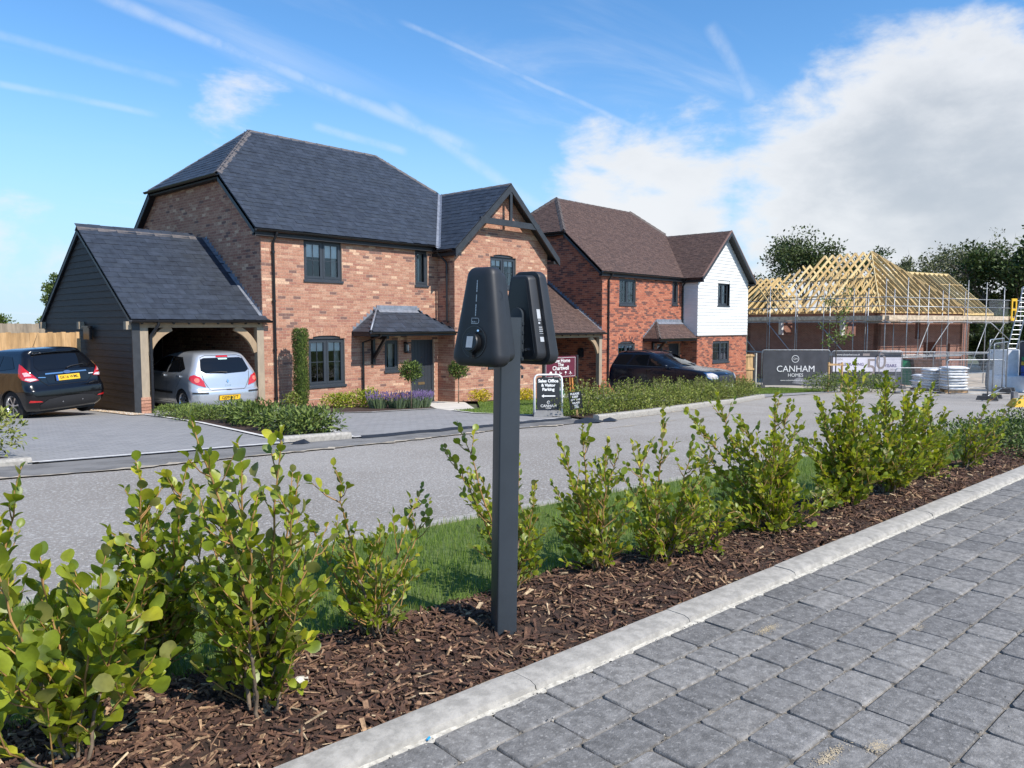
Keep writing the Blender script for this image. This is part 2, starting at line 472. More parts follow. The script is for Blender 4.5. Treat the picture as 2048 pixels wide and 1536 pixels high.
sheet('footway_far', [(27.2, 12.3), (31, 12.35), (38, 12.5), (38, 13.3), (31, 13.4), (28.6, 14.4)], 0.016, G_BLOCK, 3.0)
sheet('garden_path', [(13.3, 14.8), (12.95, 13.9), (14.0, 14.1), (16.35, 16.9), (16.22, 17.98), (14.95, 17.98)], 0.02, G_SLAB, 3.0)
BED_A = [(5.95, 9.75), (6.85, 9.72), (7.4, 11.25), (7.85, 14), (7.9, 16.8), (7.1, 16.8), (6.8, 14.16)]
BED_B = [(10.28, 17.5), (10.07, 15.8), (10.2, 15.12), (11.1, 14.7), (13.3, 14.85), (14.95, 17.2), (15.0, 18.0), (10.28, 18.0)]
BED_C = [(12.85, 9.4), (15.2, 9.8), (19.0, 10.6), (22.7, 11.25), (26.6, 12.3), (26.4, 13.3), (22.4, 12.4), (18.6, 11.7), (13.2, 10.5)]
BED_L = [(2.65, 9.7), (1.9, 14), (1.0, 27), (-8, 27), (-8, 9.7)]
BED_D = [(16.4, 17.24), (20.7, 17.24), (20.7, 16.6), (16.6, 16.5)]
for nm, P_ in (('shrub_bed', BED_A), ('shrub_bed', BED_B), ('shrub_bed', BED_C), ('shrub_bed', BED_L), ('shrub_bed', BED_D)):
    sheet(nm, P_, 0.03, G_MULCH, 3.0)
sheet('lawn', [(12.9, 11.4), (12.6, 12.7), (12.95, 13.8), (14.1, 14.0), (16.5, 16.5), (20.8, 16.55), (21.2, 11.9), (18.6, 11.75), (13.2, 10.55)], 0.024, G_GRASS, 3.0)
sheet('lawn', [(28.7, 14.5), (31, 13.5), (38, 13.4), (40.5, 18), (36.1, 17.2), (31.1, 17.2), (31.0, 18), (29.8, 18)], 0.024, G_GRASS, 3.0)

def kerb_run(name_parent, pts, w, h, seg, m, base=0.0, jitter=0.004, top=None):
    """a line of kerb stones, each its own piece"""
    for i in range(len(pts) - 1):
        a, b = V((*pts[i], 0)), V((*pts[i + 1], 0)); d = b - a; L = d.length; d.normalize(); n = V((-d.y, d.x, 0))
        k = max(1, round(L / seg))
        for j in range(k):
            p, q = a + d * (L * j / k + 0.004), a + d * (L * (j + 1) / k - 0.004)
            mb = MB()
            def ring(c):
                z = zp(c.x, c.y) + base
                dz = random.uniform(-jitter, jitter)
                return [c + n * 0 + V((0, 0, z - 0.15)), c + n * w + V((0, 0, z - 0.15)), c + n * w + V((0, 0, z + h + dz)), c + n * 0.03 + V((0, 0, z + h + dz)), c + V((0, 0, z + h - 0.03 + dz))]
            mb.loft([ring(p), ring(q)])
            mb.obj('kerb_stone', m, name_parent)
kp = bpy.data.objects.new('kerb', None); COL.objects.link(kp); kp['kind'] = 'structure'
kerb_run(kp, [(5.75, 9.58), (6.9, 9.58)], 0.13, 0.11, 0.9, G_KERB)
kerb_run(kp, [(12.72, 9.23), (15.2, 9.63), (19.0, 10.43), (22.7, 11.08), (26.6, 12.1), (27.3, 12.3)], 0.14, 0.12, 0.9, G_KERB)
kerb_run(kp, [(-8, 9.6), (2.65, 9.58)], 0.13, 0.08, 0.9, G_KERB)
# flush edging round the drives, in pale mortar
G_EDGE = mat('edging_mortar', (0.66, 0.64, 0.60), 0.9, 0.12, 8, bump=0.4, bscale=60)
def edging(poly, w=0.09, lift=0.034):
    mb = MB()
    for (x0, y0), (x1, y1) in zip(poly[:-1], poly[1:]):
        a, b = V((x0, y0, 0)), V((x1, y1, 0)); d = (b - a).normalized(); n = V((-d.y, d.x, 0)); L = (b - a).length; k = max(2, int(L / 0.35))
        for j in range(k):
            P4 = []
            for t, sgn in ((j / k, -1), ((j + 1) / k, -1), ((j + 1) / k, 1), (j / k, 1)):
                q = a + (b - a) * t + n * sgn * w / 2
                P4.append((q.x, q.y, zp(q.x, q.y) + lift))
            mb.poly(P4)
    return struct('drive_edging', mb, G_EDGE)
edging([(2.6, 9.6), (6.0, 9.6)], 0.08)
edging([(5.95, 10.0), (6.75, 14.16), (7.0, 16.6), (7.02, 19)], 0.09)
edging([(6.95, 9.62), (7.48, 11.2), (7.92, 14), (7.95, 16.85)], 0.09)
edging([(6.95, 9.6), (10.5, 9.9), (12.95, 10.18)], 0.08)
edging([(10.25, 17.45), (10.03, 15.8), (10.17, 15.08), (11.1, 14.66), (13.3, 14.8)], 0.09)
edging([(12.95, 10.3), (12.9, 11.3), (12.57, 12.7), (13.0, 13.9)], 0.09)
# torn black membrane along the ramp
G_MEMB = mat('membrane', (0.02, 0.021, 0.024), 0.5, 0.2, 10, bump=0.4, bscale=20)
MS = thing('membrane_sheet', 'torn strips of black plastic membrane along the edge of the drive', 'membrane', (7.0, 9.5, zp(7, 9.5)))
mb = MB(); px = 7.0; pts = []
while px < 12.9:
    y = 9.48 + 0.085 * (px - 7.0) + random.uniform(-0.05, 0.05)
    pts.append((px, y, random.uniform(0.02, 0.10))); px += random.uniform(0.15, 0.5)
for i, (x0, y0, w0) in enumerate(pts): mb.v += [(x0, y0 - w0, zp(x0, y0) + 0.02), (x0, y0, zp(x0, y0) + 0.055)]
for i in range(len(pts) - 1): mb.f.append((2 * i, 2 * i + 2, 2 * i + 3, 2 * i + 1)); mb.m.append(0)
mb.obj('strip', G_MEMB, MS)
for x, y, w, d in ((12.2, 9.15, 0.9, 0.3), (12.75, 9.0, 0.5, 0.15), (1.5, 9.0, 0.7, 0.3), (1.9, 8.75, 0.4, 0.12), (5.9, 9.4, 0.3, 0.08)):
    mb = MB(); mb.poly([(x - w / 2, y, zp(x, y) + 0.02), (x, y - d, zp(x, y - d) + 0.022), (x + w / 2, y - d * .3, zp(x + w / 2, y) + 0.02), (x + w * .3, y + d * .6, zp(x, y) + 0.07), (x - w * .2, y + d * .5, zp(x, y) + 0.05)]); mb.obj('scrap', G_MEMB, MS)
# ------------------------------------------------------------------ materials for the houses
def brick_set(prefix, cols):
    return [mat(f'{prefix}_{i}', c, 0.88, 0.16, 28, bump=0.45, bscale=140, bdist=0.003) for i, c in enumerate(cols)]
BR1 = brick_set('brick_soft', [(0.42, 0.212, 0.140), (0.375, 0.178, 0.118), (0.45, 0.243, 0.162), (0.40, 0.195, 0.125), (0.335, 0.152, 0.105), (0.48, 0.28, 0.188), (0.60, 0.39, 0.26), (0.19, 0.105, 0.085)])
BW1 = [20, 18, 16, 16, 10, 10, 4.5, 4.5]
BR2 = brick_set('brick_red', [(0.42, 0.135, 0.074), (0.37, 0.115, 0.064), (0.45, 0.165, 0.094), (0.34, 0.105, 0.060), (0.18, 0.064, 0.047), (0.14, 0.058, 0.046)])
BW2 = [22, 20, 14, 12, 17, 8]
MORT1 = mat('mortar_buff', (0.56, 0.405, 0.30), 0.95, 0.12, 20, bump=0.4, bscale=120)
MORT2 = mat('mortar_pale', (0.47, 0.30, 0.21), 0.95, 0.12, 20, bump=0.4, bscale=120)
ANTH = mat('frame_anthracite', (0.034, 0.041, 0.051), 0.42, 0.05, 5)
BLACK = mat('gutter_black', (0.012, 0.012, 0.014), 0.32, 0.0)
BARGE = mat('barge_paint', (0.030, 0.033, 0.038), 0.5, 0.12, 6, bump=0.1, bscale=50)
LEAD = mat('lead', (0.24, 0.26, 0.30), 0.45, 0.15, 9, bump=0.15, bscale=20, metal=0.3)
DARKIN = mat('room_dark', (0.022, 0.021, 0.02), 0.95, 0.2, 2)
BLIND = mat('blind_fabric', (0.86, 0.87, 0.84), 0.9, 0.06, 30, stretch=(1, 1, 8))
CURT = mat('curtain', (0.50, 0.50, 0.46), 0.9, 0.2, 12, stretch=(14, 14, 0.6))
GLASS = glass_mat('window_glass', transp=0.86)
SLATE = [mat(f'slate_{i}', c, 0.55, 0.16, 5, bump=0.35, bscale=45, spec=0.4, bdist=0.004) for i, c in enumerate([(0.034, 0.043, 0.060), (0.031, 0.039, 0.054), (0.037, 0.046, 0.064), (0.034, 0.042, 0.056), (0.029, 0.036, 0.050)])]
SLATE_UNDER = mat('slate_underlay', (0.022, 0.025, 0.03), 0.8, 0.1)  # plain dark colour of the roof deck below the slates
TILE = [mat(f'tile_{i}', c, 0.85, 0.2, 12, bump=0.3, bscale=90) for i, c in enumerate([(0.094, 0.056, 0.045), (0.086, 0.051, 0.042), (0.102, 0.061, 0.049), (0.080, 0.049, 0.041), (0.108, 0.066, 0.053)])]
TILE_UNDER = mat('tile_underlay', (0.05, 0.028, 0.022), 0.9, 0.1)  # dark brown of the deck that carries the tiles
RIDGE1 = mat('ridge_grey', (0.115, 0.103, 0.102), 0.75, 0.15, 6, bump=0.2, bscale=60)
RIDGE2 = mat('ridge_brown', (0.095, 0.075, 0.066), 0.75, 0.2, 6, bump=0.2, bscale=60)
WBOARD = mat('board_white', (0.66, 0.66, 0.64), 0.6, 0.04, 3, bump=0.08, bscale=60, stretch=(1, 1, 6))
DBOARD = mat('board_dark', (0.036, 0.031, 0.028), 0.7, 0.12, 3, bump=0.1, bscale=60, stretch=(1, 1, 6))
OAK = mat('oak', (0.37, 0.265, 0.16), 0.8, 0.18, 9, bump=0.35, bscale=45, col2=(0.30, 0.215, 0.135), stretch=(1, 1, 0.35), bdist=0.004)
OAKG = mat('oak_grey', (0.37, 0.30, 0.215), 0.85, 0.18, 9, bump=0.35, bscale=45, col2=(0.30, 0.245, 0.18), stretch=(1, 1, 0.3), bdist=0.004)
SOFFIT = mat('soffit', (0.02, 0.02, 0.022), 0.6, 0.1)
CHROME = mat('chrome', (0.7, 0.7, 0.72), 0.15, 0, metal=1.0)
BRASS = mat('letter_plate_metal', (0.42, 0.30, 0.16), 0.35, 0.1, 20, metal=0.8)
LAMPG = mat('lamp_glass', (0.6, 0.62, 0.62), 0.1, 0, spec=0.6)
WHITEP = mat('white_print', (0.82, 0.82, 0.80), 0.6, 0)

def wall_map(org, ux):
    """map wall coordinates (s along, z up, d out of the face) to the world"""
    org, ux = V(org), V(ux).normalized(); n = V((ux.y, -ux.x, 0))     # outward for walls read left to right from outside
    return (lambda s, z, d=0.0: org + ux * s + V((0, 0, z)) + n * d), n

def brick_wall(parent, org, ux, outline, holes, mats, weights, mortar, solo=0, seed=1, thick=0.1, arches=(), bw=0.225, bh=0.075, gap=0.010, name='brick'):
    """real bricks, 6 mm proud of a mortar bed; the nearest `solo` of them are pieces of their own"""
    W_, n = wall_map(org, ux); R = random.Random(seed)
    z0 = min(p[1] for p in outline); z1 = max(p[1] for p in outline)
    bed = MB(); bricks = []
    k = 0; z = math.floor(z0 / bh) * bh
    tot = sum(weights)
    while z < z1:
        zc = z + bh / 2
        sp = poly_spans(outline, zc)
        hs = [(a, b) for (a, b, c, d) in holes if c < zc < d]
        for (cx, cz, rad, half, zsp) in arches:      # segmental arch heads cut a curved top
            if zsp - 0.001 < zc:
                dd = rad * rad - (zc - cz) ** 2
                if dd > 0 and zc > cz: 
                    w = min(half, sqrt(dd)); hs.append((cx - w, cx + w))
        sp = sub_spans(sp, hs)
        off = (bw / 2) if k % 2 else 0.0
        for (a, b) in sp:
            if b - a < 0.012: continue
            bed.poly([W_(a, z), W_(b, z), W_(b, z + bh), W_(a, z + bh)])
            i0 = math.floor((a - off) / bw); x = off + i0 * bw
            while x < b:
                p, q = max(x + gap / 2, a + (gap / 2 if a > x else 0)), min(x + bw - gap / 2, b)
                if q - p > 0.02:
                    r = R.random() * tot; mi = 0
                    while r > weights[mi]: r -= weights[mi]; mi += 1
                    bricks.append((p, q, z + gap / 2, z + bh - gap / 2, mi))
                x += bw
        z += bh; k += 1
    # reveals of the openings
    for (a, b, c, d) in holes:
        for e in (((a, c), (a, d)), ((a, d), (b, d)), ((b, d), (b, c))):
            (s0, zz0), (s1, zz1) = e
            bed.poly([W_(s0, zz0, 0), W_(s1, zz1, 0), W_(s1, zz1, -thick), W_(s0, zz0, -thick)])
    bed.obj('mortar_bed', mortar, parent)
    camp = V((0, 0, CAM_H))
    def face(mb, p, q, c, d, mi, o=0.006):
        P = [W_(p, c, -0.004), W_(q, c, -0.004), W_(q, d, -0.004), W_(p, d, -0.004), W_(p, c, o), W_(q, c, o), W_(q, d, o), W_(p, d, o)]
        mb.hexa(P, mi, skip=(0,))
    if solo:
        full = sorted((b for b in bricks if b[1] - b[0] > 0.20), key=lambda b: (W_((b[0] + b[1]) / 2, (b[2] + b[3]) / 2) - camp).length)[:solo]
        fs = set(full)
        cache = {}
        ux_ = V(ux).normalized()
        for b in full:
            if b[4] not in cache:
                mb = MB(); L, H = bw - gap, bh - gap
                P = [(-L / 2, 0.004, -H / 2), (L / 2, 0.004, -H / 2), (L / 2, 0.004, H / 2), (-L / 2, 0.004, H / 2), (-L / 2, -0.006, -H / 2), (L / 2, -0.006, -H / 2), (L / 2, -0.006, H / 2), (-L / 2, -0.006, H / 2)]
                mb.hexa(P, 0, skip=(0,)); cache[b[4]] = mb.mesh(name, mats[b[4]])
            c = W_((b[0] + b[1]) / 2, (b[2] + b[3]) / 2)
            M = Matrix.Translation(c) @ Matrix.Rotation(atan2(ux_.y, ux_.x), 4, 'Z')
            inst(name, cache[b[4]], parent, M)
        bricks = [b for b in bricks if b not in fs]
    mb = MB()
    for b in bricks: face(mb, *b, o=0.006 + R.uniform(-0.0015, 0.0015))
    if bricks: tag(mb.obj('brickwork', mats, parent), kind='stuff')
    return W_, n

def soldier_arch(parent, W_, cx, cz, rad, a0, h, mats, R, name='brick_arch'):
    """two rings of rubbed bricks over a curved window head"""
    mb = MB()
    L = 2 * a0 * rad; nb = int(L / 0.072)
    for r0 in (rad + 0.006, rad + 0.006 + h + 0.01):
        for i in range(nb):
            t0, t1 = -a0 + 2 * a0 * (i + 0.07) / nb, -a0 + 2 * a0 * (i + 0.93) / nb
            P = [(cx + r * sin(t), cz + r * cos(t)) for (r, t) in ((r0, t0), (r0, t1), (r0 + h, t1), (r0 + h, t0))]
            mb.hexa([W_(x, z, -0.002) for x, z in P][::-1] + [W_(x, z, 0.009) for x, z in P][::-1], R.choice([0, 2, 3, 5]), skip=(0,))
    tag(mb.obj(name, mats, parent))

def window(parent, W_, s0, s1, z0, z1, lights=2, bars=True, blind=0.0, set_in=0.045, arch=0.0, sill=True, plain=False, curtain=None, seed=0, name='window'):
    """casement window: frame, sashes, glazing bars, panes, sill, blind"""
    w = part(name, parent)
    fw, sw = 0.055, 0.05
    d = -set_in
    def bx(mb, a, b, c, e, f0, f1, mi=0):
        mb.hexa([W_(a, c, f0), W_(b, c, f0), W_(b, e, f0), W_(a, e, f0), W_(a, c, f1), W_(b, c, f1), W_(b, e, f1), W_(a, e, f1)], mi)
    fr = MB()
    bx(fr, s0, s0 + fw, z0, z1, d - 0.07, d); bx(fr, s1 - fw, s1, z0, z1, d - 0.07, d)
    bx(fr, s0 + fw, s1 - fw, z0, z0 + fw, d - 0.07, d - 0.001); bx(fr, s0 + fw, s1 - fw, z1 - fw, z1, d - 0.07, d - 0.001)
    if arch > 0:      # curved head board over a square frame
        n = 10; half = (s1 - s0) / 2; rad = (half * half + arch * arch) / (2 * arch); cz = z1 + arch - rad; cx = (s0 + s1) / 2
        pts = [(cx + half * (2 * i / n - 1), cz + sqrt(max(rad * rad - (half * (2 * i / n - 1)) ** 2, 0))) for i in range(n + 1)]
        P = [W_(x, z, d + 0.012) for x, z in [(s0, z1 - 0.001)] + pts[1:-1] + [(s1, z1 - 0.001)]]
        fr.prism(P, W_(0, 0, -0.05) - W_(0, 0, 0))
    mull = []
    iw = (s1 - s0 - 2 * fw)
    if lights == 2:
        c = (s0 + s1) / 2; bx(fr, c - fw / 2, c + fw / 2, z0 + fw, z1 - fw, d - 0.07, d - 0.002)
        cells = [(s0 + fw, c - fw / 2), (c + fw / 2, s1 - fw)]
    else: cells = [(s0 + fw, s1 - fw)]
    fr.obj('frame', ANTH, w)
    for (a, b) in cells:
        sa = MB(); q0, q1 = d - 0.045, d + 0.008
        bx(sa, a - .006, a + sw, z0 + fw - .006, z1 - fw + .006, q0, q1); bx(sa, b - sw, b + .006, z0 + fw - .006, z1 - fw + .006, q0, q1)
        bx(sa, a + sw, b - sw, z0 + fw - .006, z0 + fw + sw, q0, q1 - .001); bx(sa, a + sw, b - sw, z1 - fw - sw, z1 - fw + .006, q0, q1 - .001)
        sa.obj('sash', ANTH, w)
        pa, pb, pc, pe = a + sw, b - sw, z0 + fw + sw, z1 - fw - sw
        g = MB(); g.poly([W_(pa, pc, d - 0.02), W_(pb, pc, d - 0.02), W_(pb, pe, d - 0.02), W_(pa, pe, d - 0.02)])
        g.obj('pane', GLASS, w)
        if bars:
            gb = MB(); m_ = (pa + pb) / 2; zt = pc + (pe - pc) * 0.5
            bx(gb, m_ - 0.009, m_ + 0.009, pc, pe, d - 0.030, d - 0.012); bx(gb, pa, pb, zt - 0.009, zt + 0.009, d - 0.031, d - 0.013)
            gb.obj('glazing_bar', ANTH, w)
        if blind > 0:
            bl = MB(); n = max(3, int((pe - pc) * blind / 0.055)); h = (pe - pc) * blind / n
            for i in range(n):
                zt = pe + 0.02 - i * h
                bl.hexa([W_(pa - .02, zt - h, d - 0.046), W_(pb + .02, zt - h, d - 0.046), W_(pb + .02, zt - h, d - 0.040), W_(pa - .02, zt - h, d - 0.040), W_(pa - .02, zt, d - 0.054), W_(pb + .02, zt, d - 0.054), W_(pb + .02, zt, d - 0.048), W_(pa - .02, zt, d - 0.048)])
            bl.obj('blind', BLIND, w)
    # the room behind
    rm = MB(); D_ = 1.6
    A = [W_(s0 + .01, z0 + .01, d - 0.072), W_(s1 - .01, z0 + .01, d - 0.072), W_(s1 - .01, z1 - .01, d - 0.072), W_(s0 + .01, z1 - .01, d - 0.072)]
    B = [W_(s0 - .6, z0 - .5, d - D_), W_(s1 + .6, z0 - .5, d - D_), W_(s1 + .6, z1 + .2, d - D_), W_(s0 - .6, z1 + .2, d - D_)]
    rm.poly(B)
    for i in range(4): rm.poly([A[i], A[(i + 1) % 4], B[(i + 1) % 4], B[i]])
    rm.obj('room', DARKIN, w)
    if curtain:
        cu = MB(); a, b = (s1 - fw - 0.20, s1 - fw - 0.03) if curtain == 'r' else (s0 + fw + .03, s0 + fw + .2)
        n = 8
        row = lambda z: [W_(a + (b - a) * i / n, z, d - 0.12 - 0.012 * (i % 2)) for i in range(n + 1)]
        cu.loft([row(z0 + .03), row(z1 - .05)], cap0=False, cap1=False, close=False); cu.obj('curtain', CURT, w)
    if sill:
        sl = MB(); sl.hexa([W_(s0 - .03, z0 - .06, d - .05), W_(s1 + .03, z0 - .06, d - .05), W_(s1 + .03, z0 - .06, 0.045), W_(s0 - .03, z0 - .06, 0.045), W_(s0 - .03, z0 + .012, d - .05), W_(s1 + .03, z0 + .012, d - .05), W_(s1 + .03, z0 - .006, 0.045), W_(s0 - .03, z0 - .006, 0.045)])
        sl.obj('sill', ANTH, w)
    return w

def roof_plane(parent, P0, eu, outline3, gauge, width, mats, under, solo=0, thick=0.010, seed=3, name='slate', piece='roof_slates', holes=(), lift=0.02, jitter=0.0, slab=0.07):
    """a pitched plane covered course by course; outline3 are world points lying in the plane"""
    P0, eu = V(P0), V(eu).normalized()
    pts = [V(p) for p in outline3]
    nrm = V((0, 0, 0))
    for i in range(len(pts)): nrm += pts[i].cross(pts[(i + 1) % len(pts)])
    nrm.normalize()
    if nrm.z < 0: nrm = -nrm
    es = nrm.cross(eu); 
    if es.z < 0: es = -es
    to2 = lambda p: ((p - P0).dot(eu), (p - P0).dot(es))
    o2 = [to2(p) for p in pts]
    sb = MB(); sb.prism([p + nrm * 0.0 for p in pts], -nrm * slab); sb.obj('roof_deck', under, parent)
    at = lambda u, s, h: P0 + eu * u + es * s + nrm * h
    R = random.Random(seed)
    smin, smax = min(p[1] for p in o2), max(p[1] for p in o2)
    pieces = []
    k = 0; s = smin - 0.03
    while s < smax:
        sm = min(max(s + gauge * 0.5, smin + 0.004), smax - 0.004)
        sp = poly_spans(o2, sm)
        off = width / 2 if k % 2 else 0.0
        for (a, b) in sp:
            x = math.floor((a - off) / width) * width + off
            while x < b:
                p, q = max(x + 0.002, a), min(x + width - 0.002, b)
                if q - p > 0.03: pieces.append((p, q, s, min(s + gauge * 1.35, smax + 0.02), R.randrange(len(mats)), thick * R.uniform(0.7, 1.35), R.uniform(-jitter, jitter), q - p > width - 0.02))
                x += width
        s += gauge; k += 1
    def put(mb, pc, mi):
        p, q, s0, s1, _, t, j, _f = pc
        s0 = s0 + j
        P = [at(p, s0, lift - 0.004), at(q, s0, lift - 0.004), at(q, s1, lift - 0.012), at(p, s1, lift - 0.012), at(p, s0, lift + t), at(q, s0, lift + t), at(q, s1, lift + 0.001), at(p, s1, lift + 0.001)]
        mb.hexa(P, mi, skip=(0, 4))
    if solo:
        camp = V((0, 0, CAM_H))
        full = sorted((pc for pc in pieces if pc[7]), key=lambda pc: (at((pc[0] + pc[1]) / 2, pc[2], 0) - camp).length)[:solo]
        fs = set(full); cache = {}
        B3 = Matrix((eu, es, nrm)).transposed().to_4x4()
        for pc in full:
            kk = (pc[4], round((pc[5] / thick - 0.7) * 3))
            if kk not in cache:
                mb = MB(); w = width - 0.004; t = thick * (0.7 + kk[1] / 3.0); L = gauge * 1.35
                P = [(-w / 2, 0, -.004), (w / 2, 0, -.004), (w / 2, L, -.012), (-w / 2, L, -.012), (-w / 2, 0, t), (w / 2, 0, t), (w / 2, L, .001), (-w / 2, L, .001)]
                mb.hexa(P, 0, skip=(0, 4)); cache[kk] = mb.mesh(name, mats[pc[4]])
            M = Matrix.Translation(at((pc[0] + pc[1]) / 2, pc[2] + pc[6], lift)) @ B3
            inst(name, cache[kk], parent, M)
        pieces = [pc for pc in pieces if pc not in fs]
    mb = MB()
    for pc in pieces: put(mb, pc, pc[4])
    if pieces: tag(mb.obj(piece, mats, parent), kind='stuff')
    return at, nrm

def ridge_run(parent, a, b, n_left, n_right, m, L=0.45, w=0.13, name='ridge_tile', bonnet=False, lift=0.035):
    """angle ridge or hip tiles laid one by one along a line"""
    a, b = V(a), V(b); d = (b - a).normalized(); tot = (b - a).length; k = max(1, round(tot / L)); L = tot / k
    def down(n):
        n = V(n).normalized(); t = n.cross(d)
        return t if t.z < 0 else -t
    dl, dr = down(n_left), down(n_right); up = (V(n_left) + V(n_right)).normalized()
    me_ = None
    for i in range(k):
        c0 = a + d * (L * i) + up * lift; c1 = a + d * (L * (i + 1) + (0.02 if not bonnet else 0.03)) + up * (lift - 0.010)
        mb = MB()
        def ring(c, s=1.0, o=0.0):
            if bonnet:
                t = [dl * w * s + up * o, (dl * w * .6 + up * 0.03) * s, up * 0.055 * s, (dr * w * .6 + up * 0.03) * s, dr * w * s + up * o]
            else:
                t = [dl * w * s, dl * 0.012 + up * 0.014, dr * 0.012 + up * 0.014, dr * w * s]
            top = [c + q for q in t]; bot = [c + q - up * 0.018 for q in t[::-1]]
            return top + bot
        mb.loft([ring(c0, 1.05), ring(c1, 0.97)]); mb.obj(name, m, parent)

def gutter(parent, a, b, out, r=0.058, name='gutter'):
    a, b, out = V(a), V(b), V(out); mb = MB(); n = 8
    ring = lambda c: [c + out * (-r * cos(pi * i / n)) + V((0, 0, -r * sin(pi * i / n))) for i in range(n + 1)] + [c + out * ((r - .006) * cos(pi * i / n)) + V((0, 0, -(r - .006) * sin(pi * i / n) + .002)) for i in range(n + 1)]
    mb.loft([ring(a), ring(b)]); mb.obj(name, BLACK, parent, smooth=True, angle=0.6)

def downpipe(parent, x, y, ztop, zbot, wall_y, dx=0.0):
    """swan-neck pipe from a gutter at y to a wall face at wall_y"""
    mb = MB(); yw = wall_y - 0.065
    mb.tube([(x, y, ztop), (x, y, ztop - 0.07), (x + dx * .15, y + (yw - y) * .1, ztop - 0.10), (x + dx * .9, yw - (yw - y) * .1, ztop - 0.26), (x + dx, yw, ztop - 0.31), (x + dx, yw, zbot)], 0.034, 10)
    z = ztop - 0.5
    while z > zbot + .2:
        mb.tube([(x + dx, yw, z), (x + dx, yw, z - 0.06)], 0.042, 10); mb.box((x + dx - .05, yw - .005, z - .035), (x + dx + .05, wall_y, z - .015)); z -= 1.25
    mb.obj('downpipe', BLACK, parent, smooth=True, angle=0.7)

def fascia(parent, pts, h, th, m, out, name='barge_board'):
    """boards hung under a sloping edge; pts = top line"""
    mb = MB(); out = V(out)
    for a, b in zip(pts[:-1], pts[1:]):
        a, b = V(a), V(b)
        mb.hexa([a + V((0, 0, -h)), b + V((0, 0, -h)), b + V((0, 0, -h)) - out * th, a + V((0, 0, -h)) - out * th, a, b, b - out * th, a - out * th])
    mb.obj(name, m, parent)

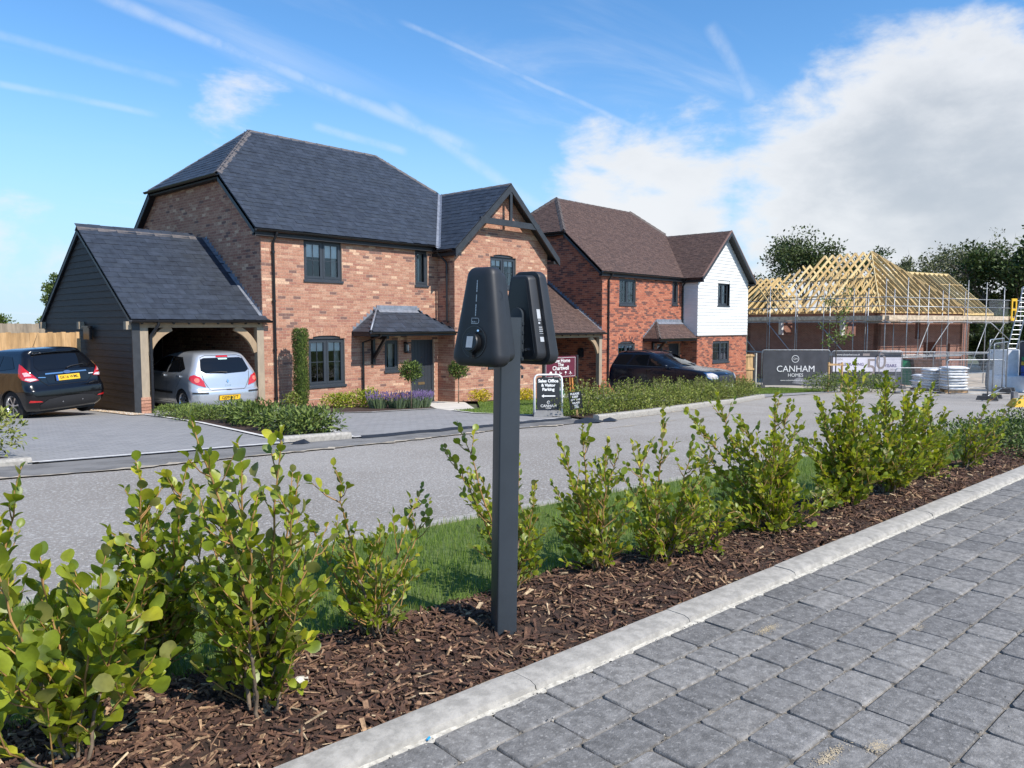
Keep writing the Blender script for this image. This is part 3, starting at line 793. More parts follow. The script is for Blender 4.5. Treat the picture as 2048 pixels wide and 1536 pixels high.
def build_house(H):
    R = random.Random(H['seed'])
    for w in H['front_windows'] + H['bay_windows']: w['z0'] = round(w['z0'] / .075) * .075; w['z1'] = round(w['z1'] / .075) * .075
    xl, xr, yf, yb = H['xl'], H['xr'], H['yf'], H['yb']; xi, yv = H['xi'], H['yv']
    zb = H['zb']; ze, t = H['ze'], H['t']; Ye = yf - 0.14; Xv = xl - 0.23; Xe = xr + 0.23
    Yr = H['Yr']; zr = ze + t * (Yr - Ye); zh = H['zh']; Yh = Ye + (zh - ze) / t; Yhb = 2 * Yr - Yh; Yeb = 2 * Yr - Ye
    XL = Xv + (zr - zh) / t; XR = Xe - (zr - ze) / t
    root = thing(H['name'], H['label'], 'house', (xl, yf, zp(xl, yf)))
    br, bwt, mo = H['br'], H['bw'], H['mort']
    wz = lambda y: ze + t * (y - Ye) - 0.06        # under the front slope
    zw = wz(yf)
    # ---- front wall
    fw_ = part('front_wall', root)
    F_ = lambda hs: [(a - xl, b - xl, c, d) for (a, b, c, d) in hs]
    arches = []
    for w in H['front_windows']:
        if w.get('arch'):
            half = (w['x1'] - w['x0']) / 2; ar = w['arch']; rad = (half * half + ar * ar) / (2 * ar)
            arches.append(((w['x0'] + w['x1']) / 2 - xl, w['z1'] + ar - rad, rad, half, w['z1']))
    holes = F_([(w['x0'], w['x1'], w['z0'], w['z1']) for w in H['front_windows']] + [H['door']])
    Wf, nf = brick_wall(fw_, (xl, yf, 0), (1, 0, 0), [(0, zb), (xi - xl, zb), (xi - xl, zw), (0, zw)], holes, br, bwt, mo, solo=H.get('solo', 0), seed=H['seed'], arches=arches)
    for w, nm in zip(H['front_windows'], range(99)):
        window(root, Wf, w['x0'] - xl, w['x1'] - xl, w['z0'], w['z1'], lights=w.get('lights', 2), bars=w.get('bars', True), blind=w.get('blind', 0), arch=w.get('arch', 0), curtain=w.get('curtain'))
    for (cx, cz, rad, half, zsp) in arches: soldier_arch(fw_, Wf, cx, cz, rad, math.asin(min(.99, half / rad)) * 1.08, 0.10, br, R)
    # ---- left gable wall (half hipped)
    gz = lambda y: min(ze + t * (y - Ye), ze + t * (Yeb - y), zh + 0.1) - 0.06
    lw = part('gable_wall', root)
    L = yb - yf
    outline = [(0, zb), (L, zb), (L, gz(yb)), (yb - Yhb, gz(Yhb)), (yb - Yh, gz(Yh)), (0, 0)][:5]
    outline = [(0, zb), (L, zb), (L, gz(yf)), (yb - Yh, gz(Yh)), (yb - Yhb, gz(Yhb)), (0, gz(yb))]
    brick_wall(lw, (xl, yb, 0), (0, -1, 0), outline, [], br, bwt, mo, seed=H['seed'] + 1)
    # plain rear and right walls
    mb = MB(); mb.poly([(xr, yf, zb), (xr, yb, zb), (xr, yb, ze), (xr, yf, ze)]); mb.poly([(xl, yb, zb), (xl, yb, ze), (xr, yb, ze), (xr, yb, zb)]); mb.obj('rear_wall', br[0], root)
    # ---- bay
    bayL = part('bay_side_wall', root); bayF = part('bay_wall', root)
    bxm = (xi + xr) / 2; zeb = H['zeb']; zrb = H['zrb']; hw = H['bay_half']; tb = (zrb - zeb) / hw; Yo = yv - 0.33
    bz = lambda x: zrb - tb * abs(x - bxm) - 0.05
    clad = H.get('clad')
    zside = min(bz(xi), zw + 0.3)
    bo = lambda hs: [(a - xi, b - xi, c, d) for (a, b, c, d) in hs]
    bar = []
    for w in H['bay_windows']:
        if w.get('arch'):
            half = (w['x1'] - w['x0']) / 2; ar = w['arch']; rad = (half * half + ar * ar) / (2 * ar)
            bar.append(((w['x0'] + w['x1']) / 2 - xi, w['z1'] + ar - rad, rad, half, w['z1']))
    bh = bo([(w['x0'], w['x1'], w['z0'], w['z1']) for w in H['bay_windows']])
    top = [(xr - xi, bz(xr)), (bxm - xi, bz(bxm)), (0, bz(xi))]
    if clad: top = [(xr - xi, clad + .02), (0, clad + .02)]
    brick_wall(bayL, (xi, yf, 0), (0, -1, 0), [(0, zb), (yf - yv, zb), (yf - yv, clad if clad else zside), (0, clad if clad else zside)], [], br, bwt, mo, seed=H['seed'] + 2)
    Wb, nb = brick_wall(bayF, (xi, yv, 0), (1, 0, 0), [(0, zb), (xr - xi, zb)] + top, bh, br, bwt, mo, seed=H['seed'] + 3, arches=bar)
    for w in H['bay_windows']:
        window(root, Wb, w['x0'] - xi, w['x1'] - xi, w['z0'], w['z1'], lights=w.get('lights', 2), bars=w.get('bars', True), blind=w.get('blind', 0), arch=w.get('arch', 0), curtain=w.get('curtain'), set_in=w.get('set_in', 0.045))
    for (cx, cz, rad, half, zsp) in bar: soldier_arch(bayF, Wb, cx, cz, rad, math.asin(min(.99, half / rad)) * 1.08, 0.10, br, R)
    if clad:     # painted weatherboarding on the upper storey
        cl = part('cladding', root); z = clad; pit = 0.15
        back = MB(); o_ = [(xi, clad), (xr, clad), (xr, bz(xr)), (bxm, bz(bxm)), (xi, bz(xi))]; zz = clad
        while zz < zrb:
            for (a, b) in sub_spans(poly_spans(o_, zz + .0375), [(w['x0'], w['x1']) for w in H['bay_windows'] if w['z0'] < zz + .0375 < w['z1']]): back.poly([(a, yv, zz), (b, yv, zz), (b, yv, zz + .075), (a, yv, zz + .075)])
            zz += .075
        back.poly([(xi, yf, clad), (xi, yv, clad), (xi, yv, zside), (xi, yf, zside)]); back.obj('sheathing', WBOARD, cl)
        uw = [w for w in H['bay_windows'] if w['z0'] > clad]
        while z < zrb - 0.08:
            zt = min(z + pit + 0.012, zrb - .05)
            half = min((zrb - 0.05 - (z + pit / 2)) / tb, (xr - xi) / 2 + 0.028)
            if half < 0.05: break
            half2 = min(max((zrb - 0.05 - zt) / tb, 0.01), (xr - xi) / 2 + 0.028)
            sp = [(bxm - half, bxm + half)]
            sp = sub_spans(sp, [(w['x0'] - .01, w['x1'] + .01) for w in uw if w['z0'] - .02 < z + pit / 2 < w['z1'] + .06])
            for (a, b) in sp:
                a2 = max(a, bxm - half2); b2 = min(b, bxm + half2)
                mb = MB(); mb.hexa([(a, yv - .034, z), (b, yv - .034, z), (b, yv - .003, z), (a, yv - .003, z), (a2, yv - .014, zt), (b2, yv - .014, zt), (b2, yv - .003, zt), (a2, yv - .003, zt)]); mb.obj('weatherboard', WBOARD, cl)
            if z < zside - .1:
                mb = MB(); mb.hexa([(xi - .034, yv - .034, z), (xi - .003, yv - .003, z), (xi - .003, yf, z), (xi - .034, yf, z), (xi - .014, yv - .014, zt), (xi - .003, yv - .003, zt), (xi - .003, yf, zt), (xi - .014, yf, zt)]); mb.obj('weatherboard', WBOARD, cl)
            z += pit
        mb = MB(); mb.box((xi - .045, yv - .045, clad - .05), (xr + .045, yv + .0, clad - .001)); mb.box((xi - .045, yv + .001, clad - .05), (xi, yf, clad - .001)); mb.obj('drip_board', H['rid'], cl)
        for w in uw:
            mb = MB(); 
            for (a, b) in ((w['x0'] - .012, w['x0']), (w['x1'], w['x1'] + .012)): mb.box((a, yv - .036, w['z0'] - .02), (b, yv + .10, w['z1'] + .01))
            mb.obj('window_trim', WBOARD, cl)
    # ---- plinth course
    zpl = H['zpl']; pw = part('plinth', root)
    for org, ux, L in (((xl - .02, yf - .022, 0), (1, 0, 0), H['door'][0] - xl + .02), ((xi - .022, yf, 0), (0, -1, 0), yf - yv + .022), ((xi - .022, yv - .022, 0), (1, 0, 0), xr - xi + .04)):
        brick_wall(pw, org, ux, [(0, zb), (L, zb), (L, zpl), (0, zpl)], [], br[:6], bwt[:6], mo, seed=H['seed'] + 40)
    mb = MB(); mb.box((xl - .022, yf - .03, zpl + .001), (H['door'][0], yf - .004, zpl + .02)); mb.box((xi - .03, yv - .03, zpl + .001), (xr + .02, yv - .009, zpl + .02)); mb.box((xi - .03, yv - .0085, zpl + .001), (xi - .009, yf - .03, zpl + .02)); mb.obj('plinth_cap', mo, root)
    # ---- roofs
    rf = part('roof', root); g, wd, rm, ru, th = H['gauge'], H['tw'], H['rmats'], H['runder'], H['thick']; nm = H['piece']
    front = [(Xv, Ye, ze), (Xe, Ye, ze), (XR, Yr, zr), (XL, Yr, zr), (Xv, Yh, zh)]
    at, n_f = roof_plane(rf, (Xv, Ye, ze), (1, 0, 0), front, g, wd, rm, ru, solo=H.get('rsolo', 0), thick=th, seed=H['seed'] + 5, name=nm, jitter=H['rj'])
    hip = [(Xv, Yhb, zh), (Xv, Yh, zh), (XL, Yr, zr)]
    _, n_h = roof_plane(rf, (Xv, Yhb, zh), (0, -1, 0), hip, g, wd, rm, ru, thick=th, seed=H['seed'] + 6, name=nm, jitter=H['rj'])
    back = [(Xv, Yhb, zh), (XL, Yr, zr), (XR, Yr, zr), (Xe, Yeb, ze), (Xv, Yeb, ze)]
    mb = MB(); mb.prism(back, (0, 0, -0.07)); mb.prism([(Xe, Ye, ze), (Xe, Yeb, ze), (XR, Yr, zr)], (0, 0, -0.07)); mb.obj('rear_slope', rm[0], rf)
    n_b = V((0, t, 1)).normalized(); n_r = V((t, 0, 1)).normalized()
    rid = H['rid']; bon = H['bonnet']
    ridge_run(rf, (XL, Yr, zr), (XR, Yr, zr), n_f, n_b, rid)
    ridge_run(rf, (Xv - .0, Yh, zh), (XL, Yr, zr), n_h, n_f, rid, L=0.30 if bon else 0.42, bonnet=bon)
    ridge_run(rf, (Xv - .0, Yhb, zh), (XL, Yr, zr), n_h, n_b, rid, L=0.30 if bon else 0.42, bonnet=bon)
    hx, hy = H.get('hip_stop', (0, 0)), 0
    ridge_run(rf, (XR + (zr - zrb) / t - .1, Yr - (zr - zrb) / t + .1, zrb + .1), (XR, Yr, zr), n_f, n_r, rid, L=0.30 if bon else 0.42, bonnet=bon)
    # bay roof
    xel, xer = bxm - hw, bxm + hw
    Yv = lambda z: Ye + (z - ze) / t
    left = [(xel, Yo, zeb), (xel, Yv(zeb), zeb), (bxm, Yv(zrb), zrb), (bxm, Yo, zrb)]
    right = [(xer, Yo, zeb), (xer, Yv(zeb) + .5, zeb), (bxm, Yv(zrb), zrb), (bxm, Yo, zrb)]
    _, n_bl = roof_plane(rf, (xel, Yv(zeb), zeb), (0, -1, 0), left, g, wd, rm, ru, thick=th, seed=H['seed'] + 7, name=nm, jitter=H['rj'])
    _, n_br = roof_plane(rf, (xer, Yo, zeb), (0, 1, 0), right, g, wd, rm, ru, thick=th, seed=H['seed'] + 8, name=nm, jitter=H['rj'])
    ridge_run(rf, (bxm, Yo, zrb), (bxm, Yv(zrb) + .1, zrb), n_bl, n_br, rid)
    if H['valley']:
        mb = MB(); a, b = V((xel, Yv(zeb), zeb)), V((bxm, Yv(zrb), zrb)); d = (b - a).normalized(); s1 = n_f.cross(d).normalized(); s2 = n_bl.cross(d).normalized()
        if s1.x > 0: s1 = -s1
        if s2.y > 0: s2 = -s2
        for s_, n_ in ((s1, n_f), (s2, n_bl)):
            mb.poly([a + n_ * .038, b + n_ * .038, b + n_ * .038 + s_ * .10, a + n_ * .038 + s_ * .10])
        mb.obj('lead_valley', LEAD, rf)
    # ---- boards, gutters
    fascia(root, [(Xv, Ye - .0, ze - .012), (Xv, Yh, zh - .012)], 0.20, 0.03, BARGE, (-1, 0, 0))
    fascia(root, [(Xv, Yhb, zh - .012), (Xv, Yeb, ze - .012)], 0.20, 0.03, BARGE, (-1, 0, 0))
    mb = MB(); mb.box((Xv, Ye, ze - .19), (xi, yf, ze - .13)); mb.box((Xv + .0, Ye - .001, ze - .19), (xel, Ye + .022, ze - .015)); mb.obj('eaves_board', SOFFIT, root)
    mb = MB()
    for q in ((Ye, Yh, ze, zh), (Yeb, Yhb, ze, zh)): mb.hexa([(Xv + .031, q[0], q[2] - .12), (xl, q[0], q[2] - .12), (xl, q[1], q[3] - .12), (Xv + .031, q[1], q[3] - .12), (Xv + .031, q[0], q[2] - .085), (xl, q[0], q[2] - .085), (xl, q[1], q[3] - .085), (Xv + .031, q[1], q[3] - .085)])
    mb.box((Xv + .02, Yh, zh - .14), (xl, Yhb, zh - .09)); mb.obj('verge_soffit', SOFFIT, root)
    gutter(root, (Xv, Ye - .06, ze - .03), (xel + .02, Ye - .06, ze - .03), (0, -1, 0))
    gutter(root, (Xv - .065, Yhb + .12, zh - .03), (Xv - .065, Yh - .12, zh - .03), (-1, 0, 0))
    gutter(root, (xel - .06, Ye - .0, zeb - .03), (xel - .06, Yo + .06, zeb - .03), (-1, 0, 0))
    # bay barge boards with king post and tie
    def bar_(a, b, h, w, y0, y1):
        a, b = V((a[0], 0, a[1])), V((b[0], 0, b[1]))
        return [V((p.x, y, p.z + k)) for k in (-h, 0) for (p, y) in ((a, y0), (b, y0), (b, y1), (a, y1))]
    hb = H['barge_h']
    for sg in (-1, 1):
        mb = MB(); foot = bxm + sg * (hw + .02); kick = bxm + sg * (hw - .35)
        zf = zeb + (-.02); zk = zrb - tb * (hw - .35) 
        mb.hexa(bar_((bxm, zrb + .0), (kick, zk), hb, 0, Yo - .03, Yo + .02)); mb.hexa(bar_((kick, zk), (foot, zf + H['kick']), hb, 0, Yo - .03, Yo + .02)); mb.obj('barge_board', BARGE, root)
        mb = MB(); mb.hexa([(bxm, Yo + .02, zrb - .11), (bxm + sg * hw, Yo + .02, zeb - .11), (bxm + sg * hw, yv, zeb - .11), (bxm, yv, zrb - .11), (bxm, Yo + .02, zrb - .075), (bxm + sg * hw, Yo + .02, zeb - .075), (bxm + sg * hw, yv, zeb - .075), (bxm, yv, zrb - .075)]); mb.obj('verge_soffit', SOFFIT, root)
        mb = MB(); mb.box((min(bxm + sg * hw, bxm + sg * ((xr - xi) / 2)), yv - .3, zeb - .2), (max(bxm + sg * hw, bxm + sg * ((xr - xi) / 2)), yf, zeb - .11)); mb.obj('eaves_board', SOFFIT, root)
    if H['tie']:
        zt = H['tie']; hf = (zrb - zt) / tb
        mb = MB(); mb.box((bxm - hf - .1, Yo - .015, zt - .19), (bxm + hf + .1, Yo + .055, zt)); mb.obj('tie_beam', BARGE, root)
        mb = MB(); mb.box((bxm - .055, Yo - .01, zt + .001), (bxm + .055, Yo + .05, zrb - .2)); mb.obj('king_post', BARGE, root)
    else:
        mb = MB()
        for sg in (-1, 1):
            mb.hexa(bar_((bxm, zrb + .055), (bxm + sg * hw, zeb + .055), .06, 0, Yo - .028, Yo + .04))
        mb.obj('verge_tiles', mat('verge_pink', (0.22, 0.13, 0.105), 0.85, 0.15, 20), rf)
    for (x, zt, zbot, wy, dx) in H['pipes']: downpipe(root, x, Ye - .06, zt, zbot, wy, dx)
    # ---- door
    dx0, dx1, dz0, dz1 = H['door']
    dr = part('door', root); dd = -0.07
    def bx(mb, a, b, c, e, f0, f1):
        mb.hexa([Wf(a - xl, c, f0), Wf(b - xl, c, f0), Wf(b - xl, e, f0), Wf(a - xl, e, f0), Wf(a - xl, c, f1), Wf(b - xl, c, f1), Wf(b - xl, e, f1), Wf(a - xl, e, f1)])
    mb = MB(); bx(mb, dx0, dx0 + .06, dz0, dz1, dd - .06, dd + .01); bx(mb, dx1 - .06, dx1, dz0, dz1, dd - .06, dd + .01); bx(mb, dx0 + .06, dx1 - .06, dz1 - .06, dz1, dd - .06, dd + .009); mb.obj('frame', ANTH, dr)
    n = 6; w = (dx1 - dx0 - .12) / n
    for i in range(n):
        mb = MB(); bx(mb, dx0 + .06 + i * w + .003, dx0 + .06 + (i + 1) * w - .003, dz0, dz1 - .06, dd - .05, dd - .012); mb.obj('plank', ANTH, dr)
    mb = MB(); bx(mb, dx0 + .06, dx1 - .06, dz0, dz1 - .06, dd - .055, dd - .018); mb.obj('leaf', ANTH, dr)
    mb = MB(); c = (dx0 + dx1) / 2; zc = dz0 + 0.70; bx(mb, c - .13, c + .13, zc - .04, zc + .04, dd - .012, dd - .004); mb.obj('letter_plate', BRASS, dr)
    mb = MB(); bx(mb, dx0 + .10, dx0 + .115, dz0 + .9, dz0 + 1.1, dd - .012, dd - .004); bx(mb, dx0 + .10, dx0 + .22, dz0 + 1.0, dz0 + 1.018, dd + .02, dd + .035); bx(mb, dx0 + .10, dx0 + .115, dz0 + 1.0, dz0 + 1.018, dd - .004, dd + .02); mb.obj('handle', CHROME, dr)
    mb = MB(); mb.tube([Wf(c - xl, dz0 + 1.5, dd - .01), Wf(c - xl, dz0 + 1.5, dd + .0)], .012, 8); mb.obj('spyhole', CHROME, dr)
    # ---- porch canopy
    pc = part('porch', root); q = H['porch']; a, b, zt_, yo, zpe, ins = q['x0'], q['x1'], q['zt'], q['yo'], q['ze'], q['ins']
    e0, e1 = (a, yo, zpe), (b, yo, zpe); w0, w1 = (a, yf, zpe), (b, yf, zpe); r0, r1 = (a + ins, yf, zt_), (b - ins * q.get('right', 1), yf, zt_)
    _, n1 = roof_plane(pc, e0, (1, 0, 0), [e0, e1, r1, r0], q['g'], q['w'], rm, ru, thick=th, seed=H['seed'] + 9, name=nm, slab=.04, jitter=H['rj'])
    _, n2 = roof_plane(pc, w0, (0, -1, 0), [w0, e0, r0], q['g'], q['w'], rm, ru, thick=th, seed=H['seed'] + 10, name=nm, slab=.04)
    if q.get('right', 1) > 0.5: roof_plane(pc, e1, (0, 1, 0), [e1, w1, r1], q['g'], q['w'], rm, ru, thick=th, seed=H['seed'] + 11, name=nm, slab=.04)
    if bon: ridge_run(pc, e0, r0, n2, n1, rid, L=0.25, w=0.11, lift=.03, name='hip_roll', bonnet=True)
    else:
        mb = MB(); up_ = V((0, 0, .045)); mb.tube([V(e0) + up_, V(r0) + up_], .028, 8); mb.obj('hip_roll', LEAD, pc, smooth=True)
    mb = MB(); mb.box((a + ins - .02, yf - .035, zt_ + .0), (b - ins * q.get('right', 1) + .02, yf - .008, zt_ + .14)); d_ = (V(r0) - V(e0)); 
    u = V((0, yo - yf, zpe - zt_)).normalized()
    P = [V(r0), V(r1), V(r1) + u * .16, V(r0) + u * .16]; mb.prism([p + n1 * .036 for p in P], n1 * .006); mb.obj('lead_flashing', LEAD, pc)
    step_flash(pc, (a, yf - .004, zpe + .02), (a + ins, yf - .004, zt_ + .05), (0, -1, 0))
    if q.get('right', 1) > 0.5: step_flash(pc, (b, yf - .004, zpe + .02), (b - ins, yf - .004, zt_ + .05), (0, -1, 0))
    mb = MB(); mb.box((a - .02, yo - .02, zpe - .12), (b + .02, yo + .02, zpe - .005)); mb.box((a - .02, yo + .021, zpe - .12), (a + .02, yf, zpe - .005)); mb.box((b - .02, yo + .021, zpe - .12), (b + .02, yf, zpe - .005)); mb.box((a + .02, yo + .02, zpe - .11), (b - .02, yf, zpe - .05)); mb.obj('porch_fascia', SOFFIT, pc)
    gutter(pc, (a - .05, yo - .07, zpe - .01), (b + .05, yo - .07, zpe - .01), (0, -1, 0), r=.05)
    for x in q['br']:
        mb = MB(); mb.box((x - .045, yf - .1, zpe - .95), (x + .045, yf - .008, zpe - .12)); mb.box((x - .044, yo + .1, zpe - .2), (x + .044, yf - .1, zpe - .12)); mb.beam((x, yf - .09, zpe - .75), (x, yo + .2, zpe - .17), .07, .09); mb.obj('bracket', BLACK, pc)
    if q.get('pipe'):
        mb = MB(); x = q['pipe']; mb.tube([(x, yo - .06, zpe - .03), (x, yo - .04, zpe - .12), (x, yf - .07, zpe - .3), (x, yf - .07, H['zb'] + .5)], .032, 9); mb.obj('downpipe', BLACK, pc, smooth=True, angle=.7)
    if H.get('lamp'):
        x, z = H['lamp']; lp = part('wall_lamp', root)
        mb = MB(); mb.box((x - .05, yf - .03, z - .16), (x + .05, yf - .007, z + .16)); mb.box((x - .08, yf - .2, z + .12), (x + .08, yf - .031, z + .16)); mb.box((x - .07, yf - .19, z - .16), (x + .07, yf - .031, z - .13))
        for sx in (-.07, .06):
            mb.box((x + sx, yf - .19, z - .13), (x + sx + .01, yf - .18, z + .12)); mb.box((x + sx, yf - .05, z - .13), (x + sx + .01, yf - .04, z + .12))
        mb.obj('lantern_frame', BLACK, lp)
        mb = MB(); mb.cyl((x, yf - .11, z - .1), (x, yf - .11, z + .08), .035, 10); mb.obj('lamp_glass', LAMPG, lp)
    return root

def step_flash(parent, a, b, out, n=None, s=0.14, name='stepped_flashing'):
    """zig-zag lead soakers up a roof-to-wall junction"""
    a, b, out = V(a), V(b), V(out); d = b - a; L = d.length; n = n or max(3, int(L / 0.15)); mb = MB()
    for i in range(n):
        p, q = a + d * (i / n), a + d * ((i + 1) / n)
        hi = V((p.x, p.y, max(p.z, q.z) + s * 0.35))
        mb.prism([p + V((0, 0, -.05)), q + V((0, 0, -.05)), q + V((0, 0, .02)), hi], out * 0.006)
    mb.obj(name, LEAD, parent)

H1 = build_house(dict(name='brick_house', label='soft red brick house with slate roof and timbered front gable beside the carport', seed=21, xl=10.28, xr=20.67, yf=18.01, yb=25.73, xi=16.28, yv=17.26, zb=-1.6, ze=3.70, t=0.848, Yr=21.87, zh=5.28,
    zeb=3.56, zrb=5.75, bay_half=2.44, br=BR1, bw=BW1, mort=MORT1, solo=300, zpl=-0.74,
    front_windows=[dict(x0=11.52, x1=12.72, z0=2.45, z1=3.53, blind=0.42, curtain='r'), dict(x0=11.6, x1=12.77, z0=-0.40, z1=0.89, arch=0.085, blind=0.24, curtain='r'), dict(x0=15.36, x1=15.86, z0=2.50, z1=3.54, lights=1, bars=False, curtain='r'), dict(x0=14.17, x1=14.68, z0=-0.10, z1=0.84, lights=1, bars=False, curtain='r')],
    bay_windows=[dict(x0=17.84, x1=19.06, z0=2.45, z1=3.46, arch=0.085, blind=0.25, curtain='r'), dict(x0=17.75, x1=19.3, z0=-0.10, z1=1.05, arch=0.09)],
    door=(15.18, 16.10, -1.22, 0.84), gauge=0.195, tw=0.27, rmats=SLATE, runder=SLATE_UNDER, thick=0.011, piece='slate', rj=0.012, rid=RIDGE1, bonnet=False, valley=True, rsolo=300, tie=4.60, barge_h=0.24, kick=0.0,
    pipes=[(10.62, 3.66, -1.0, 18.01, -0.03), (16.02, 3.60, 1.45, 18.01, 0.0)][:1],
    porch=dict(x0=13.05, x1=16.24, zt=1.70, yo=17.18, ze=1.08, ins=0.85, right=1, g=0.2, w=0.3, br=(13.72,), pipe=13.35), lamp=(14.95, 0.60)))
# the pipe in the corner between the front wall and the bay stops on the porch roof
mb = MB(); mb.tube([(16.0, 17.72, 3.58), (16.0, 17.72, 3.48), (16.05, 17.70, 3.40), (16.19, 17.55, 3.2), (16.21, 17.53, 3.12), (16.21, 17.53, 1.40), (16.18, 17.46, 1.36)], 0.034, 10)
for z in (2.9, 1.9): mb.tube([(16.21, 17.53, z), (16.21, 17.53, z - .06)], .042, 10)
mb.obj('downpipe', BLACK, H1, smooth=True, angle=.7)

H2 = build_house(dict(name='brick_house', label='orange red brick house with brown tiled roof and white boarded gable behind the dark car', seed=57, xl=24.93, xr=35.95, yf=18.0, yb=25.6, xi=31.07, yv=17.22, zb=-2.2, ze=3.38, t=0.88, Yr=21.72, zh=5.06,
    zeb=3.36, zrb=5.58, bay_half=2.62, br=BR2, bw=BW2, mort=MORT2, zpl=-1.0, clad=0.80,
    front_windows=[dict(x0=26.1, x1=27.3, z0=2.12, z1=3.15, curtain='r'), dict(x0=26.06, x1=27.28, z0=-0.75, z1=0.50, arch=0.085, blind=0.1), dict(x0=30.2, x1=30.7, z0=2.2, z1=3.2, lights=1, bars=False, curtain='r'), dict(x0=29.0, x1=29.5, z0=-0.45, z1=0.45, lights=1, bars=False)],
    bay_windows=[dict(x0=32.88, x1=34.05, z0=2.17, z1=3.22, curtain='r', set_in=0.09), dict(x0=32.52, x1=34.15, z0=-0.45, z1=0.50, curtain='r')],
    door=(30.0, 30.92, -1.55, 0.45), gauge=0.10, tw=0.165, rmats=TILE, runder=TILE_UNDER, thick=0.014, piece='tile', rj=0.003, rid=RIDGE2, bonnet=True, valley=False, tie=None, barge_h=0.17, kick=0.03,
    pipes=[(25.35, 3.34, -1.6, 18.0, -0.05), (31.02, 3.3, 0.9, 18.0, -.0)],
    porch=dict(x0=27.9, x1=31.0, zt=1.38, yo=17.2, ze=0.70, ins=1.0, right=0, g=0.1, w=0.165, br=(28.6,)), lamp=None))
# ------------------------------------------------------------------ open-fronted carports
def curved_brace(parent, post, beam, w, depth, m, name='brace', bow=0.10, side=(0, 1, 0)):
    """a naturally bowed timber between post and beam"""
    post, beam, side = V(post), V(beam), V(side); n = 8; mb = MB()
    d = beam - post; perp = V((d.z, 0, -d.x)) if abs(side.y) > .5 else V((0, d.z, -d.y)); perp.normalize()
    corner = V((post.x, post.y, beam.z))
    if (corner - (post + beam) / 2).dot(perp) < 0: perp = -perp
    rings = []
    for i in range(n + 1):
        t = i / n; c = post + d * t + perp * bow * 4 * t * (1 - t); tan_ = d + perp * bow * 4 * (1 - 2 * t); tan_.normalize()
        q = tan_.cross(side).normalized()
        rings.append([c + side * w / 2 + q * depth / 2, c - side * w / 2 + q * depth / 2, c - side * w / 2 - q * depth / 2, c + side * w / 2 - q * depth / 2])
    mb.loft(rings); mb.obj(name, m, parent)

